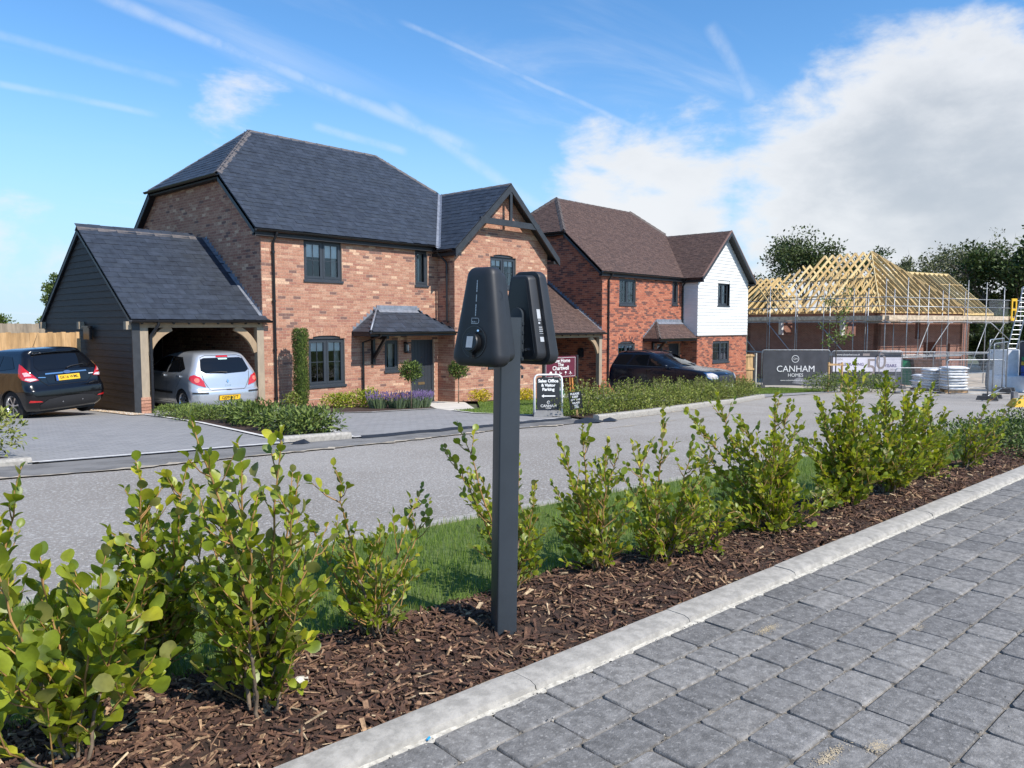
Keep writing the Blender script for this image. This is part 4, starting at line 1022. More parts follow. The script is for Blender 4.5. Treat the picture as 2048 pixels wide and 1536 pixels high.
def build_carport(C):
    x0, x1, yf, yb, ze, zr = C['x0'], C['x1'], C['yf'], C['yb'], C['ze'], C['zr']
    Yr = (yf + yb) / 2; Ye = yf - 0.12; Yeb = yb + 0.12; t = (zr - ze) / (Yr - Ye)
    root = thing('carport', C['label'], 'carport', (x0, yf, zp(x0, yf)))
    rf = part('roof', root); Xv = x0 - 0.10
    fr = [(Xv, Ye, ze), (x1 + C['ov'], Ye, ze), (x1 + C['ov'], yf - .03, ze + t * (yf - .03 - Ye)), (x1, yf - .02, ze + t * (yf - .02 - Ye)), (x1, Yr, zr), (Xv, Yr, zr)]
    fr = [(Xv, Ye, ze), (x1, Ye, ze), (x1, Yr, zr), (Xv, Yr, zr)]
    _, n1 = roof_plane(rf, (Xv, Ye, ze), (1, 0, 0), fr, C['g'], C['w'], C['mats'], C['under'], solo=C.get('solo', 0), thick=C['th'], seed=C['seed'], name=C['piece'], slab=.05, jitter=C.get('rj', 0))
    if C['ov'] > 0:   # short return of the eave in front of the house wall
        roof_plane(rf, (x1 + .002, Ye, ze), (1, 0, 0), [(x1 + .002, Ye, ze), (x1 + C['ov'], Ye, ze), (x1 + .002, Ye + .11, ze + t * .11)], C['g'], C['w'], C['mats'], C['under'], thick=C['th'], seed=4, name=C['piece'], slab=.03)
    mb = MB(); mb.prism([(Xv, Yeb, ze), (x1, Yeb, ze), (x1, Yr, zr), (Xv, Yr, zr)], (0, 0, -.05)); mb.obj('rear_slope', C['mats'][0], rf)
    ridge_run(rf, (Xv - .01, Yr, zr), (x1, Yr, zr), n1, V((0, t, 1)).normalized(), C['rid'])
    step_flash(rf, (x1 - .004, Ye + .12, ze + t * .12 + .03), (x1 - .004, Yr - .02, zr + .02), (-1, 0, 0), s=0.12)
    mb = MB(); mb.prism([(x1 - .012, Ye + .1, ze + t * .1 + .035), (x1 - .10, Ye + .1, ze + t * .1 + .035), (x1 - .10, Yr, zr + .035), (x1 - .012, Yr, zr + .035)], (0, 0, .004)); mb.obj('lead_flashing', LEAD, rf)
    gutter(root, (Xv - .02, Ye - .06, ze - .02), (x1 + C['ov'], Ye - .06, ze - .02), (0, -1, 0))
    fascia(root, [(Xv, Ye, ze - .012), (Xv, Yr, zr - .012)], .13, .025, BARGE, (-1, 0, 0)); fascia(root, [(Xv, Yr, zr - .012), (Xv, Yeb, ze - .012)], .13, .025, BARGE, (-1, 0, 0))
    # frame
    pz = C['pz']; zbm = ze - 0.02; ps = 0.155
    beam = MB(); beam.box((x0 - .02, yf - .02, zbm - .17), (x1 - .02, yf + .13, zbm)); beam.obj('wall_plate', OAK, root)
    n = 9
    for i in range(n):
        x = x0 + .15 + (x1 - x0 - .3) * i / (n - 1); mb = MB(); mb.beam((x, Ye + .0, ze - .075), (x, yf + .5, ze - .075 + t * .62), .045, .10, up=(0, 0, 1)); mb.obj('rafter_foot', SOFFIT, root)
    for (px, pzb) in ((x0 + .12, pz[0]), (x1 - .17, pz[1])):
        mb = MB(); mb.box((px, yf - .015, pzb + C['stub']), (px + ps + .03, yf + .14, zbm - .171)); mb.obj('post', OAKG, root)
        mb = MB(); zz = pzb - .5; k = 0
        while zz < pzb + C['stub'] - .01:
            mb.box((px - .03, yf - .045, zz + .005), (px + ps + .05, yf + .17, zz + .07), k % 4); zz += .075; k += 1
        mb.obj('post_base', [C['br'][i] for i in (0, 2, 1, 3)], root)
    zk = zbm - .17
    curved_brace(root, (x0 + .28, yf + .06, zk - .62), (x0 + .85, yf + .06, zk), .09, .16, OAK)
    curved_brace(root, (x1 - .17, yf + .06, zk - .62), (x1 - .74, yf + .06, zk), .09, .16, OAK)
    # middle and rear timbers inside
    mb = MB(); ym = (yf + yb) / 2; mb.box((x0, ym - .07, zk - .02), (x1, ym + .07, zk + .15)); mb.obj('tie_beam', OAK, root)
    mb = MB(); mb.box((x0 + .02, yb - .15, zbm - .17), (x1, yb, zbm)); mb.obj('rear_plate', OAK, root)
    xm = x0 + (x1 - x0) * .62
    mb = MB(); mb.box((xm, yb - .16, -1.4), (xm + .14, yb - .02, zbm - .171)); mb.obj('rear_post', OAK, root)
    curved_brace(root, (xm, yb - .09, zk - .75), (xm - .75, yb - .09, zk), .08, .13, OAK); curved_brace(root, (xm + .14, yb - .09, zk - .75), (xm + .6, yb - .09, zk), .08, .10, OAK)
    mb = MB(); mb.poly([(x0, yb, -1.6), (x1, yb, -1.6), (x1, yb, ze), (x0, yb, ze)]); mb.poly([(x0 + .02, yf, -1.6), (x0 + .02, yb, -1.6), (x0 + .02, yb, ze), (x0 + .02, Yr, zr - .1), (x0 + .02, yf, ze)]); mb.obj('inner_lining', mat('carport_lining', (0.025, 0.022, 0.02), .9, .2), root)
    if C['boards']:     # dark weatherboarding on the outer gable
        gb = part('gable_boarding', root); z = pz[0] - .25; pit = .155
        back = MB(); back.poly([(x0, yb, -1.6), (x0, yf, -1.6), (x0, yf, ze - .05), (x0, Yr, zr - .06), (x0, yb, ze - .05)]); back.obj('sheathing', DBOARD, gb)
        while z < zr - .12:
            zt = z + pit + .012
            ya = max(yf + .0, Ye + (z + pit * .5 - ze + .10) / t) if z > ze - .12 else yf + .0
            yc = 2 * Yr - ya
            ya2 = max(ya, Ye + (zt - ze + .10) / t) if z > ze - .12 else ya
            yc2 = 2 * Yr - ya2
            if yc - ya < .05: break
            if yc2 - ya2 < .02: ya2, yc2 = Yr - .01, Yr + .01
            mb = MB(); mb.hexa([(x0 - .036, yc, z), (x0 - .036, ya, z), (x0 - .002, ya, z), (x0 - .002, yc, z), (x0 - .014, yc2, zt), (x0 - .014, ya2, zt), (x0 - .002, ya2, zt), (x0 - .002, yc2, zt)]); mb.obj('weatherboard', DBOARD, gb)
            z += pit
        mb = MB(); mb.box((x0 - .05, yf - .03, pz[0] - .3), (x0 + .12, yf + .001, ze - .05)); mb.obj('corner_board', BARGE, gb)
        for y in (yf - .01, (yf + yb) / 2 - .07, yb - .15):
            mb = MB(); mb.box((x0 - .17, y, zbm - .21), (x0 - .04, y + .14, zbm - .03)); mb.obj('beam_end', OAKG, root)
    for (x, zt_, zb_) in C['pipes']:
        mb = MB(); y = Ye - .06; yw = yf - .07
        mb.tube([(x, y, ze - .05), (x, y, ze - .12), (x - .02, y + .02, ze - .16), (x - .13, yw, ze - .36), (x - .14, yw, ze - .42), (x - .14, yw, zb_)], .034, 10)
        for z in (ze - .7, ze - 1.6): mb.tube([(x - .14, yw, z), (x - .14, yw, z - .06)], .042, 10)
        mb.obj('downpipe', BLACK, root, smooth=True, angle=.7)
    return root
CP1 = build_carport(dict(label='carport with slate roof, oak posts and dark boarded gable left of the soft red house', x0=7.10, x1=10.275, yf=18.0, yb=23.95, ze=1.40, zr=3.66, ov=0.16, g=0.21, w=0.30, mats=SLATE, under=SLATE_UNDER, solo=300, th=.011, seed=31, piece='slate', rj=.012, rid=RIDGE1,
    pz=(-0.62, -0.90), stub=0.20, br=BR1, boards=True, pipes=[(7.58, 1.3, -0.75)]))
CP2 = build_carport(dict(label='carport with brown tiled roof between the two brick houses', x0=20.75, x1=24.925, yf=18.0, yb=23.8, ze=0.98, zr=3.12, ov=0.1, g=0.10, w=0.165, mats=TILE, under=TILE_UNDER, th=.014, seed=33, piece='tile', rid=RIDGE2,
    pz=(-1.3, -1.42), stub=0.3, br=BR2, boards=False, pipes=[]))
# ------------------------------------------------------------------ foreground: block paving, kerb, bed, verge
PAV = []
for i, c in enumerate([(0.178, 0.172, 0.164), (0.205, 0.197, 0.186), (0.158, 0.153, 0.147), (0.222, 0.212, 0.198), (0.190, 0.183, 0.174)]):
    PAV.append(mat(f'paver_{i}', c, 0.92, 0.20, 24, bump=0.6, bscale=120, speck=0.5, speckcol=(0.40, 0.385, 0.36), sscale=62, bdist=0.008, sth=(0.55, 0.70), obj_var=0.08))
JOINT = mat('joint_grit', (0.25, 0.222, 0.18), 0.95, 0.4, 55, bump=1.0, bscale=240, speck=0.5, speckcol=(0.06, 0.06, 0.06), sscale=130, bdist=0.006)
SAND = mat('sand_spill', (0.52, 0.42, 0.27), 0.95, 0.2, 30, bump=0.5, bscale=200)
V_KERB0, V_KERB1 = 1.868, 2.005      # pavement side / bed side of the kerb
pv = MB()
pv.poly([uvw(-3, -9, -0.009), uvw(26, -9, -0.009), uvw(26, V_KERB0 + .02, -0.009), uvw(-3, V_KERB0 + .02, -0.009)])
pavement = struct('pavement', pv, JOINT)
def paver_mesh(L, Wd, seed, m):
    """tumbled concrete block: chipped, rounded edges"""
    R = random.Random(seed); a, b = L / 2 - .0035, Wd / 2 - .0035; c = .010
    def ring(ins, z, j):
        pts = []
        for (sx, sy) in ((-1, -1), (1, -1), (1, 1), (-1, 1)):
            x, y = sx * (a - ins), sy * (b - ins)
            e1 = (x - sx * c * R.uniform(.8, 1.6), y) ; e2 = (x, y - sy * c * R.uniform(.8, 1.6))
            seq = (e2, e1) if sx * sy > 0 else (e1, e2)
            if sx * sy > 0: seq = (e2, e1) 
            pts += [(p[0] + R.uniform(-j, j), p[1] + R.uniform(-j, j), z) for p in seq]
        # mid-edge points make the outline waver
        out = []
        for i in range(8):
            out.append(pts[i]); q = pts[(i + 1) % 8]
            if i % 2 == 1: out.append(((pts[i][0] + q[0]) / 2 + R.uniform(-j, j) * 1.4, (pts[i][1] + q[1]) / 2 + R.uniform(-j, j) * 1.4, z))
        return out
    order = lambda r: sorted(r, key=lambda p: atan2(p[1] / b, p[0] / a))
    rings = [order(ring(0, -.05, 0.0)), order(ring(0.0, -.007, .0012)), order(ring(.003, -.0008, .0015)), order(ring(.007, .0, .001))]
    mb = MB(); mb.loft(rings, cap0=False); return mb.mesh('paver', m, smooth=True, angle=0.7)
ROW = 0.1605
PLEN = (0.12, 0.16, 0.24)
cache = {}
R = random.Random(5); pavers = []
row = 0; v = V_KERB0 - 0.004
while v > -4.2:
    u = -1.2 + (.12 if row % 2 else 0) + R.gauss(0, .015)
    while u < 13:
        L = 0.24 if R.random() < .93 else 0.16
        P_ = uvw(u + L / 2, v - ROW / 2)
        # in or near the view
        fwd = P_.x * FWD.x + P_.y * FWD.y; side = P_.x * sin(YAW) - P_.y * cos(YAW)
        if fwd > 0.9 and abs(side) < fwd * 0.95 + 0.9: pavers.append((P_, L, R.randrange(5), R.randrange(4)))
        u += L
    v -= ROW; row += 1
pavers.sort(key=lambda q: (q[0] - V((1.6, 0.7, 0))).length)
rest = MB(); cnt = 0
def inview(P_):
    fwd = P_.x * FWD.x + P_.y * FWD.y; side = P_.x * sin(YAW) - P_.y * cos(YAW)
    return fwd > 1.75 and -0.35 * fwd < side < 0.70 * fwd
for P_, L, mi, vi in pavers:
    tilt = Matrix.Rotation(R.gauss(0, .004), 4, 'X') @ Matrix.Rotation(R.gauss(0, .004), 4, 'Y')
    dz = R.gauss(0, .0012)
    M = Matrix.Translation((P_.x, P_.y, dz)) @ Matrix.Rotation(AK, 4, 'Z') @ tilt
    if cnt < 300 and inview(P_):
        k = (L, mi, vi)
        if k not in cache: cache[k] = paver_mesh(L, ROW, hash(k) % 999, PAV[mi])
        inst('paver', cache[k], pavement, M); cnt += 1
    else:
        k = (L, 9, vi)
        if k not in cache: cache[k] = paver_mesh(L, ROW, vi * 7 + int(L * 100), PAV[0])
        me = cache[k]
        rest.add([M @ w.co for w in me.vertices], [tuple(p.vertices) for p in me.polygons], mi)
o = rest.obj('paver_field', PAV, pavement, smooth=True, angle=.7); tag(o, kind='stuff')
# loose grit lying in the joints and on the blocks
GRIT = mat('grit', (0.035, 0.035, 0.038), 0.9, 0.2); GRITP = mat('grit_pale', (0.45, 0.42, 0.36), 0.9, 0.2)
gb = MB()
def pebble(mb, P_, r, mi, R, flat=.6):
    vs = []; 
    for (x, y, z) in ((1, 0, 0), (-1, 0, 0), (0, 1, 0), (0, -1, 0), (0, 0, 1), (0, 0, -.4)):
        s = r * R.uniform(.7, 1.3); vs.append((P_[0] + x * s, P_[1] + y * s, P_[2] + z * s * flat))
    mb.add(vs, [(0, 2, 4), (2, 1, 4), (1, 3, 4), (3, 0, 4), (2, 0, 5), (1, 2, 5), (3, 1, 5), (0, 3, 5)], mi)
for i in range(2600):
    u = R.uniform(.8, 9); v = V_KERB0 - (R.randrange(0, 18) * ROW) - .004 + R.gauss(0, .006) if R.random() < .75 else R.uniform(-1, V_KERB0)
    if R.random() < .2: v = V_KERB0 - abs(R.gauss(0, .03))
    q = uvw(u, v, .0); pebble(gb, (q.x, q.y, -.002 if R.random() < .7 else .002), R.uniform(.0018, .0045), 0 if R.random() < .55 else 1, R)
tag(gb.obj('grit', [GRIT, GRITP], pavement), kind='stuff')
sb_ = MB()
for (u, v, a, b) in ((2.17, 1.0, .09, .022), (2.32, .93, .04, .025), (2.1, .72, .05, .025), (4.3, 1.02, .07, .025), (2.9, 1.62, .08, .02), (3.4, 1.2, .05, .015)):
    for i in range(420):
        q = uvw(u + R.gauss(0, a * .5), v + R.gauss(0, b * .5) + .2 * R.gauss(0, a * .3)); pebble(sb_, (q.x, q.y, .0008), R.uniform(.0008, .0026), 0, R, .35)
tag(sb_.obj('spilt_sand', SAND, pavement), kind='stuff')

# kerb stones along the bed
kb = bpy.data.objects.new('foreground_kerb', None); COL.objects.link(kb); kb['kind'] = 'structure'
u = -0.02
while u < 14:
    L = .913; mb = MB(); h = .028 + R.uniform(-.002, .002); sk = R.uniform(-.003, .003); n = 9
    rings = []
    for i in range(n + 1):
        uu = u + .0025 + (L - .005) * i / n; e = .012 if i in (0, n) else 0
        j = lambda s=.0012: R.uniform(-s, s)
        rings.append([uvw(uu, V_KERB1 + j() - e * .2, -.12), uvw(uu, V_KERB1 + j() - e * .2, h - .006 + j(.0006)), uvw(uu, V_KERB1 - .006 + sk, h + j(.0006) - e * .1), uvw(uu, V_KERB0 + .040 + sk + j(), h + j(.0005) - e * .1), uvw(uu, V_KERB0 + .016 + sk + j(.002), h - .008 + j(.001) - e * .15), uvw(uu, V_KERB0 + .006 + j(.003), -.006), uvw(uu, V_KERB0 + .003, -.12)])
    mb.loft(rings); mb.obj('kerb_stone', G_KERB, kb, smooth=True, angle=.5); u += L
mb = MB(); prev = None
MORTW = mat('kerb_haunch', (0.50, 0.47, 0.40), 0.95, 0.2, 40, bump=.8, bscale=160)
for i in range(240):
    uu = -0.3 + i * .06; w = .012 + abs(R.gauss(0, .006)); a = uvw(uu, V_KERB0 + .02, .004); b = uvw(uu, V_KERB0 - w, -.006 + R.uniform(0, .005))
    if prev: mb.poly([prev[1], b, a, prev[0]])
    prev = (a, b)
mb.obj('kerb_mortar', MORTW, kb)
# planting bed, slightly mounded, and the verge behind
def bed_back(u): return 2.76 - 0.028 * u - 0.006 * max(0, u - 3.5) ** 1.6 if u < 11 else 2.15
def z_bed(u, v):
    k = (v - V_KERB1) / max(.2, bed_back(u) - V_KERB1)
    return -.012 + .055 * max(0, min(1, k * 2.2)) + .012 * sin(u * 5.1) * sin(v * 9 + u) + (0 if k < .9 else -.02 * (k - .9) * 10)
mb = MB(); nu, nv = 130, 12
for i in range(nu + 1):
    u = -2.5 + 15.5 * i / nu
    for j in range(nv + 1):
        v = V_KERB1 - .01 + (bed_back(u) + .06 - V_KERB1) * j / nv; q = uvw(u, v, z_bed(u, v)); mb.v.append(tuple(q))
for i in range(nu):
    for j in range(nv): a = i * (nv + 1) + j; mb.f.append((a, a + nv + 1, a + nv + 2, a + 1)); mb.m.append(0)
bed = struct('planting_bed', mb, G_MULCH, smooth=True)
# bark chips: too many to count
CH = [mat(f'bark_{i}', c, .9, .3, 60, bump=.5, bscale=200, stretch=(1, 1, 1)) for i, c in enumerate([(.062, .030, .020), (.105, .052, .032), (.155, .080, .047), (.225, .130, .076), (.36, .23, .13), (.50, .37, .23)])]
def chips(name, N, sampler, smin=.012, smax=.055, wts=(28, 27, 20, 14, 8, 3), parent=None):
    mb = MB(); cum = np.cumsum(wts) / sum(wts)
    for i in range(N):
        q, big = sampler()
        L = (smin + (smax - smin) * random.random() ** 1.8) * big; w = min(.019, L * random.uniform(.09, .55)); th = random.uniform(.002, .006) * big
        a = random.uniform(0, 2 * pi); p = random.gauss(0, .28); r = random.gauss(0, .4)
        d = V((cos(a) * cos(p), sin(a) * cos(p), sin(p))); s = V((-sin(a), cos(a), 0)); nn = d.cross(s); s2 = s * cos(r) + nn * sin(r); n2 = d.cross(s2)
        c = V(q) + V((0, 0, random.uniform(.0, .016)))
        k0, k1 = random.uniform(.15, 1), random.uniform(.1, 1)
        P = [c + d * L / 2 * sx + s2 * w / 2 * sy * (k1 if sx > 0 else k0) + n2 * th / 2 * sz for sz in (-1, 1) for (sx, sy) in ((-1, -1), (1, -1), (1, 1), (-1, 1))]
        mb.hexa(P, int(np.searchsorted(cum, random.random())), skip=(0,))
    return tag(mb.obj(name, CH, parent), kind='stuff')
def smp():
    u = 0.1 + 11 * random.random() ** 1.75; v = random.uniform(V_KERB1 - .012, bed_back(u) + .03)
    q = uvw(u, v, z_bed(u, v)); return q, 1.0
tag(chips('bark_mulch', 21000, smp, .010, .078), 'brown bark chips covering the planting bed behind the kerb', 'mulch')
def z_verge(u, v):
    b = bed_back(u); r = road_near(u); q = uvw(u, r); zr_ = zp(q.x, q.y) + .06
    k = max(0, min(1, (v - b) / (r - b))); return .018 + (zr_ - .018) * (k * k * (3 - 2 * k))
mb = MB(); nu, nv = 130, 14
for i in range(nu + 1):
    u = -3 + 30 * i / nu
    for j in range(nv + 1):
        v = bed_back(u) - .04 + (road_near(u) + .0 - bed_back(u)) * j / nv; q = uvw(u, v, z_verge(u, v)); mb.v.append(tuple(q))
for i in range(nu):
    for j in range(nv): a = i * (nv + 1) + j; mb.f.append((a, a + nv + 1, a + nv + 2, a + 1)); mb.m.append(0)
struct('verge', mb, G_GRASS, smooth=True)
# low kerb between verge and road
vk = bpy.data.objects.new('verge_kerb', None); COL.objects.link(vk); vk['kind'] = 'structure'
u = -3.0
while u < 26:
    mb = MB(); rings = []
    for i in range(3):
        uu = u + .004 + .906 * i / 2; r = road_near(uu); q0 = uvw(uu, r); z = zp(q0.x, q0.y)
        rings.append([uvw(uu, r - .05, z - .15), uvw(uu, r + .075, z - .15), uvw(uu, r + .075, z + .055), uvw(uu, r + .05, z + .07), uvw(uu, r - .05, z + .07)])
    mb.loft(rings); mb.obj('kerb_stone', G_KERB, vk); u += .914
# grass blades
GR = [mat(f'grass_{i}', c, .65, .15, 3, trans=.45) for i, c in enumerate([(.19, .285, .042), (.235, .33, .058), (.14, .225, .033), (.30, .34, .10)])]
def blades(name, N, sampler, h0, h1, w, mats=GR):
    n = N; X = np.zeros((n, 5, 3)); 
    for i in range(n):
        (x, y, z), s = sampler(); h = random.uniform(h0, h1) * s; a = random.uniform(0, 2 * pi); b = random.uniform(0, 2 * pi); le = random.uniform(.05, .6) * h
        dx, dy = cos(a) * w * s * .5, sin(a) * w * s * .5; lx, ly = cos(b) * le, sin(b) * le
        X[i, 0] = (x - dx, y - dy, z - .005); X[i, 1] = (x + dx, y + dy, z - .005); X[i, 2] = (x + dx * .8 + lx * .35, y + dy * .8 + ly * .35, z + h * .6); X[i, 3] = (x - dx * .8 + lx * .35, y - dy * .8 + ly * .35, z + h * .6); X[i, 4] = (x + lx, y + ly, z + h)
    me = bpy.data.meshes.new(name); f = []
    me.vertices.add(n * 5); me.vertices.foreach_set('co', X.reshape(-1))
    idx = np.arange(n) * 5
    q = np.stack([idx, idx + 1, idx + 2, idx + 3], 1); tr = np.stack([idx + 3, idx + 2, idx + 4], 1)
    loops = np.concatenate([q.reshape(-1), tr.reshape(-1)]).astype(np.int32)
    me.loops.add(len(loops)); me.loops.foreach_set('vertex_index', loops)
    me.polygons.add(2 * n); st = np.concatenate([np.arange(n) * 4, 4 * n + np.arange(n) * 3]).astype(np.int32)
    me.polygons.foreach_set('loop_start', st)
    for m in mats: me.materials.append(m)
    mi = rng.choice(len(mats), n, p=[.4, .28, .24, .08]).astype(np.int32)
    me.polygons.foreach_set('material_index', np.concatenate([mi, mi]))
    me.update(); me.validate()
    return link(bpy.data.objects.new(name, me))
def sg():
    u = -.6 + 13 * random.random() ** 1.7; b, r = bed_back(u), road_near(u); v = random.uniform(b - .03, r - .055)
    if random.random() < .06: v = b - abs(random.gauss(0, .03))
    return tuple(uvw(u, v, z_verge(u, v))), 1.0
tag(blades('verge_grass', 62000, sg, .025, .062, .0032), 'short green grass of the verge between the bed and the road', 'grass', kind='stuff')

# dust and sand washed along the far edge of the road, and pale streaks across it
DUST = mat('road_dust', (0.43, 0.37, 0.285), 0.95, 0.2, 8, bump=.6, bscale=60)
RD = random.Random(15)
def ragged(pts, w, lift, name='road_dust'):
    mb = MB(); prev = None; acc = []
    for (x0, y0), (x1, y1) in zip(pts[:-1], pts[1:]):
        n = max(2, int(hypot(x1 - x0, y1 - y0) / .09)); acc += [(x0 + (x1 - x0) * i / n, y0 + (y1 - y0) * i / n) for i in range(n)]
    for i, (x, y) in enumerate(acc):
        k = w * (.5 + .5 * sin(i * .23 + x)) + .2 * w; a, b = abs(RD.gauss(.3, .45)) * k, abs(RD.gauss(.35, .5)) * k
        cur = ((x, y - a, zp(x, y - a) + lift), (x, y + b, zp(x, y + b) + lift))
        if prev: mb.poly([prev[0], cur[0], cur[1], prev[1]])
        prev = cur
    struct(name, mb, DUST)
ragged([(-3, 8.68), (1.8, 8.58), (3.0, 8.43), (5.2, 8.58), (7.2, 8.73), (9.3, 9.07), (11.7, 9.07)], .13, .017)
ragged([(12.7, 9.1), (15.2, 9.5), (19, 10.3), (22.7, 10.95), (27, 12.1)], .10, .006)
ragged([(10.9, 7.95), (15.2, 8.35), (19, 8.3)], .05, .006)


# ------------------------------------------------------------------ twin vehicle charger on its post
CHB = mat('charger_shell', (0.020, 0.022, 0.026), 0.52, 0.06, 20, bump=0.06, bscale=600, spec=0.45, bdist=0.001)
CHP = mat('post_powdercoat', (0.030, 0.038, 0.047), 0.42, 0.05, 10, bump=0.05, bscale=500, bdist=0.001)
CHK = mat('charger_plate', (0.010, 0.014, 0.019), 0.30, 0.05, 12)
CHD = mat('socket_black', (0.007, 0.007, 0.008), 0.4, 0.0)
LEDM = mat('light_strip', (0.42, 0.47, 0.50), 0.3, 0.25, 160)
LABW = mat('sticker', (0.42, 0.44, 0.46), 0.5, 0.05, 60)
PX, PY = 2.226, 2.083
cdir = V((-PX, -PY, 0)).normalized(); rdir = V((sin(YAW), -cos(YAW), 0)); rdir = V((-cdir.y, cdir.x, 0))
TH = radians(40)
nvec = cdir * cos(TH) - rdir * sin(TH)
rzc = atan2(nvec.x, -nvec.y)            # local -Y points out of the left unit
charger = thing('charging_post', 'dark grey square post carrying two black charging units in the bark bed', 'charging post', (PX, PY, 0.0))
q_ = Matrix.Rotation(radians(-0.8), 4, cdir) @ Matrix.Rotation(rzc, 4, 'Z')
charger.rotation_euler = q_.to_euler()
wn = cdir * cos(radians(20)) + rdir * sin(radians(20))
pa = atan2(wn.x, -wn.y) - rzc
def rrect(a, b, r, n=5):
    pts = []
    for (sx, sy, t0) in ((1, 1, 0), (-1, 1, pi / 2), (-1, -1, pi), (1, -1, 3 * pi / 2)):
        for i in range(n + 1): t = t0 + pi / 2 * i / n; pts.append((sx * (a - r) + r * cos(t), sy * (b - r) + r * sin(t)))
    return pts
mb = MB(); cs = [(x * cos(pa) - y * sin(pa), x * sin(pa) + y * cos(pa)) for x, y in rrect(.0425, .0425, .007)]
mb.loft([[(x, y, z) for x, y in cs] for z in (-.3, 1.30)]); mb.obj('post', CHP, charger, smooth=True, angle=.5, local=True)
# back-plate between the units, with its row of welds
mb = MB(); pl = [(-.030, 1.13), (.030, 1.13)] + [(.030 * cos(t), 1.31 + .030 * sin(t)) for t in np.linspace(0, pi, 9)]
mb.prism([(x, -.062, z) for x, z in pl], (0, .012, 0)); mb.prism([(x, .052, z) for x, z in pl], (0, .012, 0)); mb.box((-.03, -.05, 1.14), (.03, .052, 1.30)); mb.obj('mounting_plate', CHP, charger, smooth=True, angle=.5, local=True)
mb = MB()
for i in range(7): mb.tube([(.031, .058, 1.06 + i * .035), (.031, .058, 1.072 + i * .035)], .0045, 6)
mb.obj('weld', CHP, charger, local=True)
def trap(hb, ht, h, z0, rb, rt, ins=0.0, n=7):
    """rounded trapezium in x,z"""
    P = [(-hb, 0), (hb, 0), (ht, h), (-ht, h)]; rs = [rb, rb, rt, rt]
    # inset
    out = []
    for i in range(4):
        p, a, b = V((*P[i], 0)), V((*P[i - 1], 0)), V((*P[(i + 1) % 4], 0))
        d1, d2 = (a - p).normalized(), (b - p).normalized(); ang = d1.angle(d2); bis = (d1 + d2).normalized()
        p = p + bis * (ins / sin(ang / 2)); r = max(rs[i] - ins * .6, .004)
        c = p + bis * (r / sin(ang / 2)); t1, t2 = p + d1 * (r / tan(ang / 2)), p + d2 * (r / tan(ang / 2))
        v1, v2 = t1 - c, t2 - c; a1, a2 = atan2(v1.y, v1.x), atan2(v2.y, v2.x)
        da = (a2 - a1 + pi) % (2 * pi) - pi
        out += [(c.x + r * cos(a1 + da * k / n), z0 + c.y + r * sin(a1 + da * k / n)) for k in range(n + 1)]
    return out
